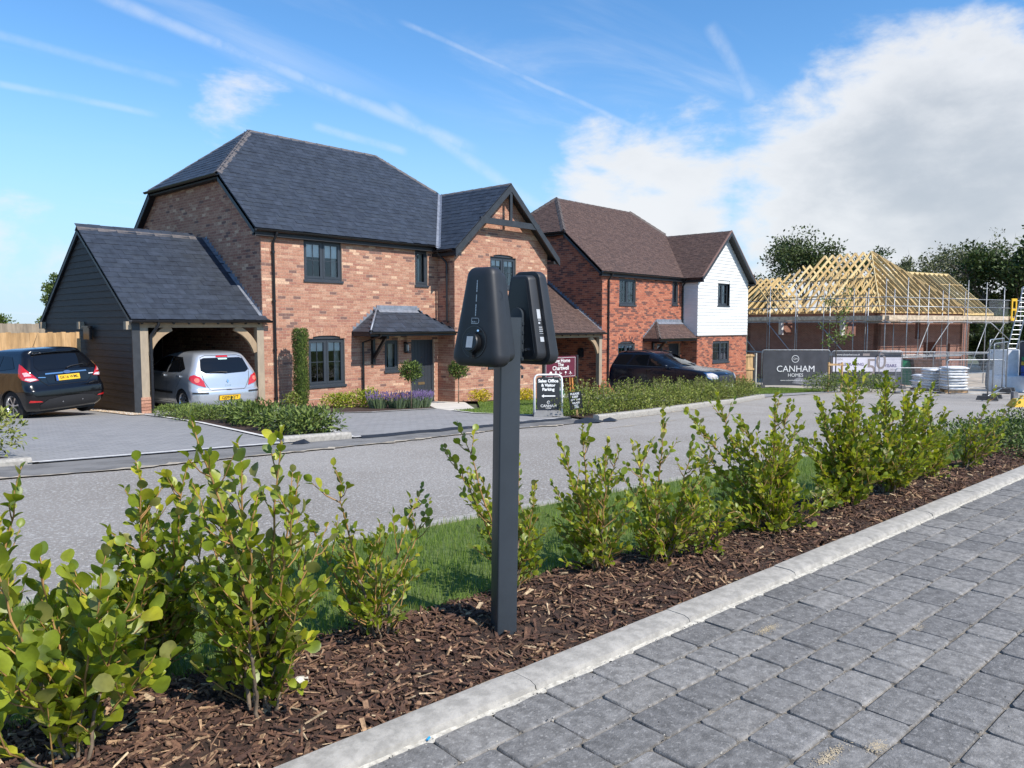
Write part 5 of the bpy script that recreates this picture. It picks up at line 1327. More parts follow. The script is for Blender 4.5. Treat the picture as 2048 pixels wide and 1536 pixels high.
def unit(sgn, name_):
    """one charger; sgn -1 faces local -Y, +1 faces local +Y"""
    u = part(name_, charger, local=True)
    HB, HT, HH, Z0 = .128, .062, .374, 1.112
    o0 = .068                      # back of the box from the post axis
    yy = lambda d: sgn * (o0 + d)
    lean = lambda d, z: d - (.026 * ((z - Z0) / HH)) * (d / .135)       # the front leans back towards the top
    def ring(ins, d, dz=0): return [(x * (1 if sgn < 0 else -1), yy(lean(d, z)), z) for x, z in trap(HB, HT, HH, Z0, .040, .034, ins)]
    body = MB(); rs = [ring(.030, .0), ring(.022, .002), ring(.018, .010), ring(.016, .058)]
    body.loft(rs); body.obj('rear_case', CHB, u, smooth=True, angle=.6, local=True)
    sh = MB(); rs = [ring(.012, .056), ring(.002, .058), ring(.0, .064), ring(.0, .104), ring(.002, .113), ring(.006, .121), ring(.012, .127), ring(.021, .131), ring(.034, .1335)]
    sh.loft(rs); sh.obj('front_shell', CHB, u, smooth=True, angle=.7, local=True)
    gs = MB(); rs = [ring(.0145, .052), ring(.0145, .060)]; gs.loft(rs); gs.obj('seal', CHD, u, local=True)
    if sgn > 0:
        bp = MB(); rs = [ring(.034, -.004), ring(.034, .003)]; bp.loft(rs); bp.obj('back_plate', CHK, u, local=True)
        bt = MB(); bt.tube([(.050, yy(-.014), Z0 + .062), (.050, yy(0), Z0 + .062)], .006, 8); bt.obj('bolt', CHROME, u, local=True)
        # stickers on the flank that faces the path
        for (z0, z1, d0, d1, m) in ((Z0 + .185, Z0 + .222, .020, .042, LABW), (Z0 + .178, Z0 + .181, .022, .042, LABW), (Z0 + .172, Z0 + .164, .022, .034, LABW), (Z0 + .150, Z0 + .153, .022, .044, LABW), (Z0 + .142, Z0 + .145, .022, .046, LABW), (Z0 + .134, Z0 + .137, .022, .045, LABW), (Z0 + .126, Z0 + .1275, .022, .046, LABW), (Z0 + .094, Z0 + .113, .022, .046, LABW)):
            st = MB(); fx = lambda z: (HB + (HT - HB) * (z - Z0) / HH - .0165) + .0012
            st.poly([(fx(z0), yy(d0), z0), (fx(z0), yy(d1), z0), (fx(z1), yy(d1), z1), (fx(z1), yy(d0), z1)]); st.obj('sticker', m, u, local=True)
    if sgn < 0:
        fy = lambda z, o=.0: yy(lean(.1335, z) + o)
        nz = V((0, -1, .026 / HH * 1.0)).normalized(); up = V((0, nz.z, -nz.y)).normalized()
        P3 = lambda x, z, o=.001: V((x, fy(z, o), z))
        led = MB(); 
        zs = np.linspace(Z0 + .19, Z0 + .325, 16)
        for i, (a, b) in enumerate(zip(zs[:-1], zs[1:])):
            if i in (5, 9): continue
            led.poly([P3(-.0022, a), P3(.0022, a), P3(.0022, b - .001), P3(-.0022, b - .001)])
        led.obj('light_strip', LEDM, u, local=True)
        lg = MB(); fr = [(-.019, -.011), (.014, -.011), (.019, -.005), (.019, .005), (.014, .011), (-.019, .011)]; zc = Z0 + .172
        fi = [(x * .90 + (.0 if x < 0 else -.0), z * .84) for x, z in fr]
        for i in range(6):
            j = (i + 1) % 6; lg.poly([P3(fr[i][0], zc + fr[i][1]), P3(fr[j][0], zc + fr[j][1]), P3(fi[j][0], zc + fi[j][1]), P3(fi[i][0], zc + fi[i][1])])
        for k, w in enumerate((.004, .003, .004, .0025, .002, .002)): lg.poly([P3(-.015 + k * .0042, zc - .006), P3(-.015 + k * .0042 + w * .7, zc - .006), P3(-.015 + k * .0042 + w * .7, zc - .001 - (k > 3) * .002), P3(-.015 + k * .0042, zc - .001 - (k > 3) * .002)])
        lg.obj('emblem', LEDM, u, local=True)
        c = P3(.0, Z0 + .093, .0); ax = -nz if False else nz
        so = part('socket', u, local=True)
        rg = MB(); rg.cyl(c - ax * .004, c + ax * .0035, .060, 40); rg.obj('rim', CHD, so, smooth=True, angle=.5, local=True)
        r1 = MB()
        for i in range(40):
            a0, a1 = 2 * pi * i / 40, 2 * pi * (i + 1) / 40
            e = lambda r, a: c + ax * .004 + V((1, 0, 0)) * r * cos(a) + up * r * sin(a)
            r1.poly([e(.0585, a0), e(.0605, a0), e(.0605, a1), e(.0585, a1)])
        r1.obj('rim_line', mat('rim_line', (.05, .055, .06), .4, 0), so, local=True)
        tilt = (ax * 1.0 + up * .10).normalized(); u2 = (up - tilt * up.dot(tilt)).normalized()
        cc = c + up * -.004
        cv = MB(); cv.cyl(cc, cc + tilt * .022, .038, 32); cv.cyl(cc + tilt * .022, cc + tilt * .026, .036, 32, r2=.033); cv.obj('cover', CHD, so, smooth=True, angle=.5, local=True)
        tab = MB(); tab.box((-.008, c.y - .02, c.z - .058), (.008, c.y - .004, c.z - .038)); tab.obj('latch', CHD, so, local=True)
        st = MB(); o = cc + tilt * .0268; sx, sz = V((1, 0, 0)) * .0155, u2 * .021
        st.poly([o - sx - sz, o + sx - sz, o + sx + sz, o - sx + sz]); st.obj('sticker', LABW, so, local=True)
        ky = MB(); ky.tube([c + up * .040 + V((.012, 0, 0)), c + up * .043 + V((.03, -.016, 0))], .004, 8); ky.obj('key_slot', CHROME, so, local=True)
        # knock-out disc on the flank
        kn = MB(); fx = lambda z: (HB + (HT - HB) * (z - Z0) / HH) + .0006; zc = Z0 + .268
        for i in range(10):
            a0, a1 = -pi / 2 + pi * i / 10, -pi / 2 + pi * (i + 1) / 10
            f = lambda r, a: (fx(zc + r * sin(a)), yy(.078 - r * cos(a)), zc + r * sin(a))
            kn.poly([f(.014, a0), f(.0165, a0), f(.0165, a1), f(.014, a1)])
        kn.obj('knock_out', CHD, u, local=True)
    return u
unit(-1, 'charger_unit'); unit(1, 'charger_unit')
# ------------------------------------------------------------------ cars
def herm(keys, z, i):
    """smooth interpolation through the level table"""
    n = len(keys)
    if z <= keys[0][0]: return keys[0][i]
    if z >= keys[-1][0]: return keys[-1][i]
    for k in range(n - 1):
        if keys[k][0] <= z <= keys[k + 1][0]: break
    x0, x1 = keys[k][0], keys[k + 1][0]; h = x1 - x0; y0, y1 = keys[k][i], keys[k + 1][i]
    d = (y1 - y0) / h
    def sl(j):
        if j <= 0 or j >= n - 1: return (keys[min(j + 1, n - 1)][i] - keys[max(j - 1, 0)][i]) / (keys[min(j + 1, n - 1)][0] - keys[max(j - 1, 0)][0])
        a = (keys[j][i] - keys[j - 1][i]) / (keys[j][0] - keys[j - 1][0]); b = (keys[j + 1][i] - keys[j][i]) / (keys[j + 1][0] - keys[j][0])
        return 0 if a * b <= 0 else 2 * a * b / (a + b)
    m0, m1 = sl(k), sl(k + 1); t = (z - x0) / h
    return y0 * (2 * t ** 3 - 3 * t ** 2 + 1) + m0 * h * (t ** 3 - 2 * t * t + t) + y1 * (3 * t * t - 2 * t ** 3) + m1 * h * (t ** 3 - t * t)
CGLASS = mat('car_glass', (0.006, 0.007, 0.009), 0.04, 0, spec=0.5, coat=0.0)
TYRE = mat('tyre', (0.014, 0.014, 0.015), 0.85, 0.15, 20, bump=0.2, bscale=90)
ALLOY = mat('alloy', (0.58, 0.58, 0.60), 0.3, 0.05, 10, metal=0.9)
ALLOYK = mat('alloy_black', (0.02, 0.02, 0.022), 0.35, 0.05, 10, metal=0.4)
PLAST = mat('bumper_plastic', (0.020, 0.020, 0.022), 0.6, 0.1, 30)
REDL = mat('rear_light_red', (0.50, 0.012, 0.014), 0.08, 0.12, 40, coat=1.0)
CLRL = mat('light_clear', (0.62, 0.58, 0.58), 0.1, 0.25, 60, coat=1.0)
YPLATE = mat('plate_yellow', (0.82, 0.48, 0.02), 0.4, 0)
WPLATE = mat('plate_white', (0.80, 0.80, 0.80), 0.4, 0)
PBLUE = mat('plate_blue', (0.03, 0.12, 0.45), 0.4, 0)
PBLK = mat('plate_letters', (0.01, 0.01, 0.01), 0.5, 0)
SEAM = mat('panel_gap', (0.004, 0.004, 0.004), 0.8, 0)
CARIN = mat('car_inside', (0.03, 0.03, 0.032), 0.9, 0.2)
class Car:
    def __init__(s, name, label, loc, heading, keys, paint, bow=(.09, .16), tilt=None):
        s.k = keys; s.paint = paint; s.bow = bow
        s.root = thing(name, label, 'car', loc, heading)
        if tilt: s.root.rotation_euler = tilt
    def P(s, z): return [herm(s.k, z, i) for i in range(1, 6)]      # rear, front, half width, rear radius, front radius
    def outline(s, z, n=10):
        r, f, w, Rr, Rf = s.P(z); Rr = min(Rr, w * .92); Rf = min(Rf, w * .92); br, bf = s.bow[0] * w / .85, s.bow[1] * w / .85
        pts = []
        for i in range(n): y = (w - Rr) * i / n; pts.append((r + br * (y / w) ** 2, y))
        e = r + br * ((w - Rr) / w) ** 2
        for i in range(n + 1): a = pi / 2 * i / n; pts.append((e + Rr * (1 - cos(a)), w - Rr + Rr * sin(a)))
        x0, x1 = e + Rr, f - bf * ((w - Rf) / w) ** 2 - Rf
        for i in range(1, 2 * n): t = i / (2 * n); pts.append((x0 + (x1 - x0) * t, w))
        e2 = f - bf * ((w - Rf) / w) ** 2
        for i in range(n + 1): a = pi / 2 * i / n; pts.append((e2 - Rf * (1 - sin(a)), w - Rf + Rf * cos(a)))
        for i in range(1, n): y = (w - Rf) * (1 - i / n); pts.append((f - bf * (y / w) ** 2, y))
        pts.append((f, 0))
        return pts
    def at_s(s, sv, z, off=0.0, front=False):
        """point at arc length sv from the rear (or front) centre line, pushed out by off"""
        sg = 1 if sv >= 0 else -1; sv = abs(sv)
        pts = s.outline(z, 14)
        if front: pts = pts[::-1]
        acc = 0
        for a, b in zip(pts[:-1], pts[1:]):
            L = hypot(b[0] - a[0], b[1] - a[1])
            if acc + L >= sv or b is pts[-1]:
                t = (sv - acc) / max(L, 1e-9); x, y = a[0] + (b[0] - a[0]) * t, a[1] + (b[1] - a[1]) * t
                nx, ny = ((b[1] - a[1]) / L, -(b[0] - a[0]) / L) if L > 0 else (-1, 0)
                if not front: nx, ny = -nx, -ny
                # outward: away from the middle of the car
                cx = (s.P(z)[0] + s.P(z)[1]) / 2
                if nx * (x - cx) + ny * y < 0: nx, ny = -nx, -ny
                return V((x + nx * off, sg * (y + ny * off), z))
            acc += L
    def side_y(s, x, z):
        r, f, w, Rr, Rf = s.P(z); Rr = min(Rr, w * .92); Rf = min(Rf, w * .92); br, bf = s.bow[0] * w / .85, s.bow[1] * w / .85
        e = r + br * ((w - Rr) / w) ** 2; e2 = f - bf * ((w - Rf) / w) ** 2
        if x < e + Rr: d = max(0, min(Rr, e + Rr - x)); return w - Rr + sqrt(max(0, Rr * Rr - d * d))
        if x > e2 - Rf: d = max(0, min(Rf, x - e2 + Rf)); return w - Rf + sqrt(max(0, Rf * Rf - d * d))
        return w
    def body(s, arches, rad, zs=None, cut=True):
        z0, z1 = s.k[0][0], s.k[-1][0]
        zs = sorted(set([round(z0 + (z1 - z0) * i / 46, 4) for i in range(47)] + [k[0] for k in s.k]))
        rings = []
        for z in zs:
            o = s.outline(z); full = [(x, y, z) for x, y in o] + [(x, -y, z) for x, y in o[-2:0:-1]]
            rings.append(full)
        mb = MB(); mb.loft(rings); me = mb.mesh('body', [s.paint, PLAST], smooth=True)
        o = bpy.data.objects.new('body_tmp', me); COL.objects.link(o)
        tmp = []
        if cut:
            for x in arches:
                for sy in (-1, 1):
                    c = MB(); c.cyl((x, sy * .56, rad * .92), (x, sy * 1.2, rad * .92), rad * 1.12, 36)
                    co = bpy.data.objects.new('cut', c.mesh('cut', PLAST)); COL.objects.link(co); tmp.append(co)
                    md = o.modifiers.new('b', 'BOOLEAN'); md.operation = 'DIFFERENCE'; md.object = co; md.solver = 'EXACT'
                    try: md.material_mode = 'TRANSFER'
                    except Exception: pass
            dg = bpy.context.evaluated_depsgraph_get(); dg.update()
            m2 = bpy.data.meshes.new_from_object(o.evaluated_get(dg))
        else: m2 = me
        for c in tmp: bpy.data.objects.remove(c)
        bpy.data.objects.remove(o)
        m2.name = 'body'
        m2.polygons.foreach_set('use_smooth', np.ones(len(m2.polygons), dtype=bool))
        try: m2.set_sharp_from_angle(angle=.9)
        except Exception: pass
        link(bpy.data.objects.new('body', m2), s.root, local=True)
    def patch(s, name, poly, m, mode='rear', off=.006, parent=None, step=.05, sides=(1,), smooth=True):
        for sg in sides:
            bm = bmesh.new(); vs = [bm.verts.new((p[0], 0, p[1])) for p in poly]; bm.faces.new(vs)
            xs = [p[0] for p in poly]; zs = [p[1] for p in poly]
            k = 1
            while min(xs) + k * step < max(xs): bmesh.ops.bisect_plane(bm, geom=bm.verts[:] + bm.edges[:] + bm.faces[:], plane_co=(min(xs) + k * step, 0, 0), plane_no=(1, 0, 0)); k += 1
            k = 1
            while min(zs) + k * step < max(zs): bmesh.ops.bisect_plane(bm, geom=bm.verts[:] + bm.edges[:] + bm.faces[:], plane_co=(0, 0, min(zs) + k * step), plane_no=(0, 0, 1)); k += 1
            for v in bm.verts:
                a, z = v.co.x, v.co.z
                if mode == 'rear': v.co = s.at_s(a * sg, z, off)
                elif mode == 'front': v.co = s.at_s(a * sg, z, off, True)
                else: v.co = V((a, sg * (s.side_y(a, z) + off), z))
            bm.normal_update()
            me = bpy.data.meshes.new(name); bm.to_mesh(me); bm.free(); me.materials.append(m)
            if smooth: me.polygons.foreach_set('use_smooth', np.ones(len(me.polygons), dtype=bool))
            link(bpy.data.objects.new(name, me), parent or s.root, local=True)
    def strip(s, name, pts, w, m, mode='rear', off=.007, sides=(1,), parent=None):
        """a narrow line drawn on the skin: panel gaps, trims"""
        for sg in sides:
            mb = MB(); L = []
            for (a0, z0), (a1, z1) in zip(pts[:-1], pts[1:]):
                n = max(1, int(hypot(a1 - a0, z1 - z0) / .06)); L += [(a0 + (a1 - a0) * i / n, z0 + (z1 - z0) * i / n) for i in range(n)]
            L.append(pts[-1]); prev = None
            for i, (a, z) in enumerate(L):
                b0, b1 = L[max(0, i - 1)], L[min(len(L) - 1, i + 1)]; d = hypot(b1[0] - b0[0], b1[1] - b0[1]); nx, nz = -(b1[1] - b0[1]) / d * w / 2, (b1[0] - b0[0]) / d * w / 2
                f = (lambda p, q: s.at_s(p * sg, q, off)) if mode == 'rear' else (lambda p, q: s.at_s(p * sg, q, off, True)) if mode == 'front' else (lambda p, q: V((p, sg * (s.side_y(p, q) + off), q)))
                cur = (f(a + nx, z + nz), f(a - nx, z - nz))
                if prev: mb.poly([prev[0], cur[0], cur[1], prev[1]])
                prev = cur
            mb.obj(name, m, parent or s.root, local=True)
    def wheels(s, xs, rad, wid, track, rim, spokes=5, tw=.09, cover=False):
        for x in xs:
            for sg in (1, -1):
                w = part('wheel', s.root, local=True); y1 = sg * track; y0 = sg * (track - wid); c = V((x, 0, rad))
                mb = MB(); prof = [(rad * .64, 0), (rad * .72, .008), (rad * .86, .006), (rad * .955, .018), (rad, .035), (rad, wid / 2), (rad, wid - .035), (rad * .955, wid - .018), (rad * .86, wid - .006), (rad * .64, wid)]
                rings = [[(x + r * cos(2 * pi * i / 36), y1 - sg * d, rad + r * sin(2 * pi * i / 36)) for i in range(36)] for r, d in prof]
                mb.loft(rings, cap0=False, cap1=True)
                for g in (.3, .5, .7):
                    pass
                mb.obj('tyre', TYRE, w, smooth=True, angle=.6, local=True)
                rm = MB(); R0 = rad * .66
                rings = [[(x + r * cos(2 * pi * i / 36), y1 - sg * d, rad + r * sin(2 * pi * i / 36)) for i in range(36)] for r, d in ((R0, .0), (R0 * .96, .004), (R0 * .90, .025), (R0 * .88, .06))]
                rm.loft(rings, cap0=False, cap1=False)
                for k in range(spokes):
                    a = 2 * pi * k / spokes + .3; da = tw
                    for dd in ((-da * .9, da * .1), (da * .2, da * 1.1)) if not cover else ((-da, da),):
                        pts = [(R0 * .16, a + dd[0] * 1.4), (R0 * .95, a + dd[0]), (R0 * .95, a + dd[1]), (R0 * .16, a + dd[1] * 1.4)]
                        P = [V((x + r * cos(t), y1 - sg * .012, rad + r * sin(t))) for r, t in pts]; rm.prism(P, (0, -sg * .02, 0))
                rm.cyl((x, y1 - sg * .006, rad), (x, y1 - sg * .04, rad), R0 * .2, 16); rm.obj('rim', rim, w, smooth=True, angle=.5, local=True)
                bk = MB(); bk.cyl((x, y1 - sg * .062, rad), (x, y1 - sg * .07, rad), R0 * .9, 24); bk.obj('brake_disc', ALLOYK, w, local=True)
    def plate(s, z, txt, m, front=False, blue=False, wd=.52, h=.112, sink=.0):
        p = part('number_plate', s.root, local=True); c = s.at_s(0, z, .012, front); dx = 1 if front else -1
        t0, t1 = s.at_s(0, z - h / 2, .014, front), s.at_s(0, z + h / 2, .014, front); ang = (t1.x - t0.x) * dx
        lean = max(-.03, min(.03, ang)); up = V((lean * dx, 0, h)).normalized(); ux = V((0, -1 if not front else 1, 0)); nn = ux.cross(up)
        mb = MB(); mb.obox(c + nn * .006, ux * wd / 2, up * h / 2, nn * .004); mb.obj('panel', m, p, local=True)
        if blue: mb = MB(); mb.obox(c + nn * .0065 - ux * (wd / 2 - .022), ux * .022, up * h / 2 * .995, nn * .0042); mb.obj('country_band', PBLUE, p, local=True)
        text(txt, .1, PBLK, p, c + nn * .0115 + ux * (.02 if blue else 0), ux, up, bold=.018, local=True, fit=wd * .80)
        mb = MB(); mb.obox(c + nn * .0, ux * (wd / 2 + .008), up * (h / 2 + .008), nn * .004); mb.obj('surround', PLAST, p, local=True)

def box_on(car, name, m, c, sx, sy, sz, parent=None):
    mb = MB(); r = rrect(sx, sz, min(sx, sz) * .45, 4); mb.loft([[(c[0] + x, c[1] - sy, c[2] + z) for x, z in r], [(c[0] + x, c[1] + sy, c[2] + z) for x, z in r]]); return mb.obj(name, m, parent or car.root, smooth=True, angle=.5, local=True)
def mirror_wing(car, x, z, m, w=.12):
    for sg in (1, -1):
        y = sg * (car.side_y(x, z) + .10); mb = MB(); n = 6; rings = []
        for i in range(n + 1):
            t = i / n; k = sqrt(max(.04, 1 - (2 * t - 1) ** 2)); rings.append([(x + a * .06 * k, y + sg * (t - .5) * .20, z + .02 + b * .075 * k) for a, b in rrect(1, 1, .5, 3)])
        mb.loft(rings); mb.obox((x, y - sg * .10, z - .03), (.03, 0, 0), (0, .03, 0), (0, 0, .02)); mb.obj('door_mirror', m, car.root, smooth=True, angle=.8, local=True)

# --- black hatchback on the left drive (x forward from the rear axle)
PB = mat('paint_black', (0.004, 0.004, 0.005), 0.2, 0, coat=0.55, spec=0.4)
kf = [(.17, -.50, 3.10, .76, .20, .3), (.26, -.62, 3.20, .82, .18, .3), (.36, -.675, 3.25, .852, .17, .32), (.50, -.70, 3.27, .862, .17, .34), (.60, -.695, 3.26, .863, .17, .36), (.66, -.655, 3.24, .861, .17, .36), (.74, -.615, 3.18, .857, .165, .38), (.84, -.60, 3.04, .850, .16, .40), (.92, -.585, 2.80, .842, .16, .42), (.985, -.565, 2.42, .830, .16, .42), (1.03, -.54, 2.18, .812, .155, .40), (1.10, -.50, 2.02, .775, .15, .36), (1.20, -.435, 1.82, .722, .145, .32), (1.30, -.36, 1.56, .668, .14, .30), (1.37, -.30, 1.33, .622, .14, .30), (1.42, -.30, 1.12, .575, .16, .30), (1.452, -.20, .95, .50, .2, .3), (1.472, -.05, .75, .38, .2, .25), (1.482, .12, .5, .2, .1, .1)]
P0 = V((5.52, 18.40)); zc = zp(5.52, 18.6) + .03
fwd_f = V((-.295, .955)).normalized()
Fi = Car('hatchback_car', 'shiny black hatchback parked on the left drive seen from behind', (P0.x, P0.y, zc), atan2(fwd_f.y, fwd_f.x), kf, PB)
Fi.root.rotation_euler = (radians(-2.2), radians(2.0), atan2(fwd_f.y, fwd_f.x))
Fi.body((0.0, 2.489), .315)
Fi.wheels((0.0, 2.489), .315, .20, .838, ALLOY, 7, .11)
Fi.patch('rear_window', [(-.55, 1.02), (.55, 1.02), (.60, 1.10), (.50, 1.32), (-.50, 1.32), (-.60, 1.10)], CGLASS)
Fi.patch('brake_light', [(-.16, 1.362), (.16, 1.362), (.15, 1.392), (-.15, 1.392)], REDL, off=.012)
sp = MB(); pts = [(-.52, 1.375), (-.3, 1.40), (0, 1.408), (.3, 1.40), (.52, 1.375)]
sp.loft([[Fi.at_s(a, z, .02), Fi.at_s(a, z - .03, .055), Fi.at_s(a, z - .055, .0)] for a, z in pts]); sp.obj('roof_spoiler', PB, Fi.root, smooth=True, local=True)
for sg in (1, -1):
    li = part('rear_light', Fi.root, local=True)
    Fi.patch('lens', [(.60, .82), (.78, .80), (.93, .86), (.99, .93), (.93, 1.06), (.86, 1.17), (.80, 1.13), (.74, 1.0), (.66, .90)], REDL, off=.012, parent=li, sides=(sg,), step=.03)
    Fi.patch('indicator', [(.62, .835), (.76, .81), (.85, .85), (.82, .88), (.68, .865)], CLRL, off=.016, parent=li, sides=(sg,), step=.03)
    Fi.patch('reversing_light', [(.72, .92), (.84, .915), (.86, .99), (.78, 1.0)], mat('light_pink', (.72, .42, .42), .1, .2, 60, coat=1), off=.016, parent=li, sides=(sg,), step=.03)
Fi.patch('bumper_insert', [(-.62, .22), (.62, .22), (.66, .32), (.50, .42), (.2, .455), (-.2, .455), (-.50, .42), (-.66, .32)], PLAST, off=.008)
Fi.patch('reflector', [(.60, .375), (.86, .385), (.84, .43), (.64, .40)], REDL, off=.01, sides=(1, -1))
Fi.patch('plate_recess', [(-.42, .74), (.42, .74), (.48, .93), (-.48, .93)], PB, off=.004)
Fi.patch('chrome_bar', [(-.46, .925), (.46, .925), (.45, .952), (-.45, .952)], CHROME, off=.016)
Fi.patch('badge', [(.085 * cos(t), .945 + .034 * sin(t)) for t in np.linspace(0, 2 * pi, 16)[:-1]], mat('badge_blue', (.10, .16, .30), .2, 0, metal=.4), off=.022, step=.2)
Fi.plate(.835, 'GK16 WML', YPLATE, blue=True)
Fi.strip('panel_gap', [(-.60, 1.02), (-.56, .80), (-.44, .70), (.44, .70), (.56, .80), (.60, 1.02)], .007, SEAM)
Fi.patch('emblem_plate', [(-.62, .86), (-.50, .86), (-.50, .875), (-.62, .875)][::-1], WPLATE, off=.01) 
Fi.patch('emblem_plate', [(.46, .86), (.60, .87), (.60, .885), (.46, .875)], CHROME, off=.01)
for s_ in (-.24, .2): Fi.patch('parking_sensor', [(s_ + .014 * cos(t), .34 + .014 * sin(t)) for t in np.linspace(0, 2 * pi, 10)[:-1]], ALLOY, off=.012, step=.2)
wp = MB(); wp.tube([Fi.at_s(-.02, 1.03, .03), Fi.at_s(-.12, 1.06, .03), Fi.at_s(-.44, 1.085, .03)], [.016, .012, .006], 8); wp.obj('rear_wiper', PLAST, Fi.root, local=True)
Fi.patch('side_window', [(-.12, 1.08), (.35, 1.04), (.35, 1.33), (.10, 1.31)], CGLASS, 'side', sides=(1, -1), step=.08)
Fi.patch('side_window', [(.39, 1.04), (1.72, 1.03), (1.42, 1.26), (.9, 1.35), (.39, 1.335)], CGLASS, 'side', sides=(1, -1), step=.08)
Fi.strip('panel_gap', [(.40, 1.03), (.42, .55), (.40, .28), (1.55, .26), (1.62, .6), (1.70, 1.02)], .007, SEAM, 'side', sides=(1, -1))
mirror_wing(Fi, 1.55, 1.02, PB)
box_on(Fi, 'door_handle', PB, (.60, Fi.side_y(.6, .93) + .012, .93), .10, .012, .018)
ae = MB(); ae.tube([(.45, .0, 1.47), (.22, .0, 1.78)], [.006, .002], 6); ae.obj('aerial', BLACK, Fi.root, local=True)
sl = MB(); sl.box((-.4, -.7, .13), (2.9, .7, .22)); sl.obj('underbody', CARIN, Fi.root, local=True)

# --- silver hatchback in the carport
PS = mat('paint_silver', (0.50, 0.53, 0.57), 0.30, 0, metal=0.55, coat=1.0)
kc = [(.17, -.50, 3.15, .75, .22, .3), (.26, -.61, 3.25, .81, .22, .3), (.36, -.655, 3.30, .843, .22, .32), (.48, -.668, 3.31, .852, .22, .34), (.56, -.655, 3.30, .854, .22, .36), (.62, -.605, 3.28, .853, .22, .36), (.74, -.585, 3.20, .850, .21, .38), (.86, -.565, 3.06, .842, .20, .40), (.94, -.545, 2.80, .828, .19, .42), (.99, -.53, 2.45, .812, .18, .42), (1.05, -.50, 2.22, .785, .17, .40), (1.15, -.445, 2.02, .735, .16, .36), (1.25, -.385, 1.80, .690, .155, .32), (1.35, -.315, 1.52, .640, .15, .30), (1.41, -.27, 1.28, .595, .16, .30), (1.45, -.19, 1.05, .535, .2, .3), (1.474, -.06, .85, .44, .2, .3), (1.487, .10, .65, .30, .15, .2), (1.493, .25, .5, .15, .1, .1)]
Cl = Car('hatchback_car', 'silver hatchback parked nose-in under the oak framed carport', (8.98, 17.98, zp(9.0, 19) + .018), radians(90), kc, PS)
Cl.body((0.0, 2.575), .305)
Cl.wheels((0.0, 2.575), .305, .185, .832, ALLOY, 9, .13, cover=True)
Cl.patch('rear_window', [(-.50, .985), (0, .965), (.50, .985), (.60, 1.04), (.54, 1.30), (.45, 1.335), (-.45, 1.335), (-.54, 1.30), (-.60, 1.04)], CGLASS)
Cl.patch('window_sticker', [(-.11, 1.295), (.11, 1.295), (.11, 1.325), (-.11, 1.325)], mat('sticker_green', (.45, .75, .66), .6, 0), off=.009)
Cl.patch('brake_light', [(-.15, 1.35), (.15, 1.35), (.14, 1.385), (-.14, 1.385)], REDL, off=.012)
for sg in (1, -1):
    li = part('rear_light', Cl.root, local=True)
    Cl.patch('lens', [(.53, .66), (.70, .71), (.84, .78), (.90, .86), (.86, .93), (.76, .955), (.64, .90), (.57, .80)], REDL, off=.012, parent=li, sides=(sg,), step=.03)
    Cl.patch('reflector', [(.72 + .055 * cos(t), .83 + .055 * sin(t)) for t in np.linspace(0, 2 * pi, 14)[:-1]], mat('light_orange', (.75, .18, .12), .1, .2, 60, coat=1), off=.016, parent=li, sides=(sg,), step=.04)
Cl.patch('bumper_strip', [(.50, .505), (.86, .515), (.86, .555), (.50, .545)], PLAST, off=.014, sides=(1, -1))
Cl.plate(.40, 'GJ09 XYT', YPLATE)
Cl.patch('badge', [(0, .735), (.033, .785), (0, .835), (-.033, .785)], CHROME, off=.014, step=.2)
text('CLIO', .05, CHROME, Cl.root, Cl.at_s(0, .685, .008), (0, -1, 0), (.12, 0, 1), local=True, spacing=1.5)
Cl.strip('panel_gap', [(-.60, 1.0), (-.56, .80), (-.46, .62), (-.40, .585), (.40, .585), (.46, .62), (.56, .80), (.60, 1.0)], .008, SEAM)
Cl.strip('panel_gap', [(-.62, 1.02), (-.52, 1.35), (-.40, 1.39), (.40, 1.39), (.52, 1.35), (.62, 1.02)], .008, SEAM)
Cl.patch('tailgate_handle', [(-.07, .575), (.07, .575), (.05, .595), (-.05, .595)], PLAST, off=.012)
wp = MB(); wp.tube([Cl.at_s(.0, .99, .03), Cl.at_s(.15, 1.01, .03), Cl.at_s(.40, 1.0, .03)], [.018, .012, .006], 8); wp.obj('rear_wiper', PLAST, Cl.root, local=True)
Cl.patch('side_window', [(-.06, 1.08), (.12, 1.01), (.78, .985), (.78, 1.36), (.32, 1.345)], CGLASS, 'side', sides=(1, -1), step=.08)
Cl.patch('side_window', [(.84, .985), (1.86, .99), (1.45, 1.26), (1.15, 1.35), (.84, 1.365)], CGLASS, 'side', sides=(1, -1), step=.08)
Cl.strip('window_pillar', [(.20, 1.02), (.38, 1.345)], .02, BLACK, 'side', sides=(1, -1), off=.009)
Cl.strip('panel_gap', [(.80, 1.36), (.81, .60), (.78, .28), (.40, .27), (.30, .60), (.05, .84), (-.02, 1.06)], .007, SEAM, 'side', sides=(1, -1))
Cl.strip('panel_gap', [(.81, .28), (1.8, .26), (1.9, .7), (1.92, .98)], .007, SEAM, 'side', sides=(1, -1))
Cl.patch('side_strip', [(.46, .48), (1.86, .48), (1.86, .53), (.46, .53)], PLAST, 'side', off=.014, sides=(1, -1), step=.2)
for x in (.98, .14): box_on(Cl, 'door_handle', PS, (x + .0, Cl.side_y(x, .90) + .02, .90), .085, .014, .022)
mirror_wing(Cl, 1.72, 1.02, PLAST)
sl = MB(); sl.box((-.4, -.7, .13), (2.9, .7, .22)); sl.obj('underbody', CARIN, Cl.root, local=True)
se = MB()
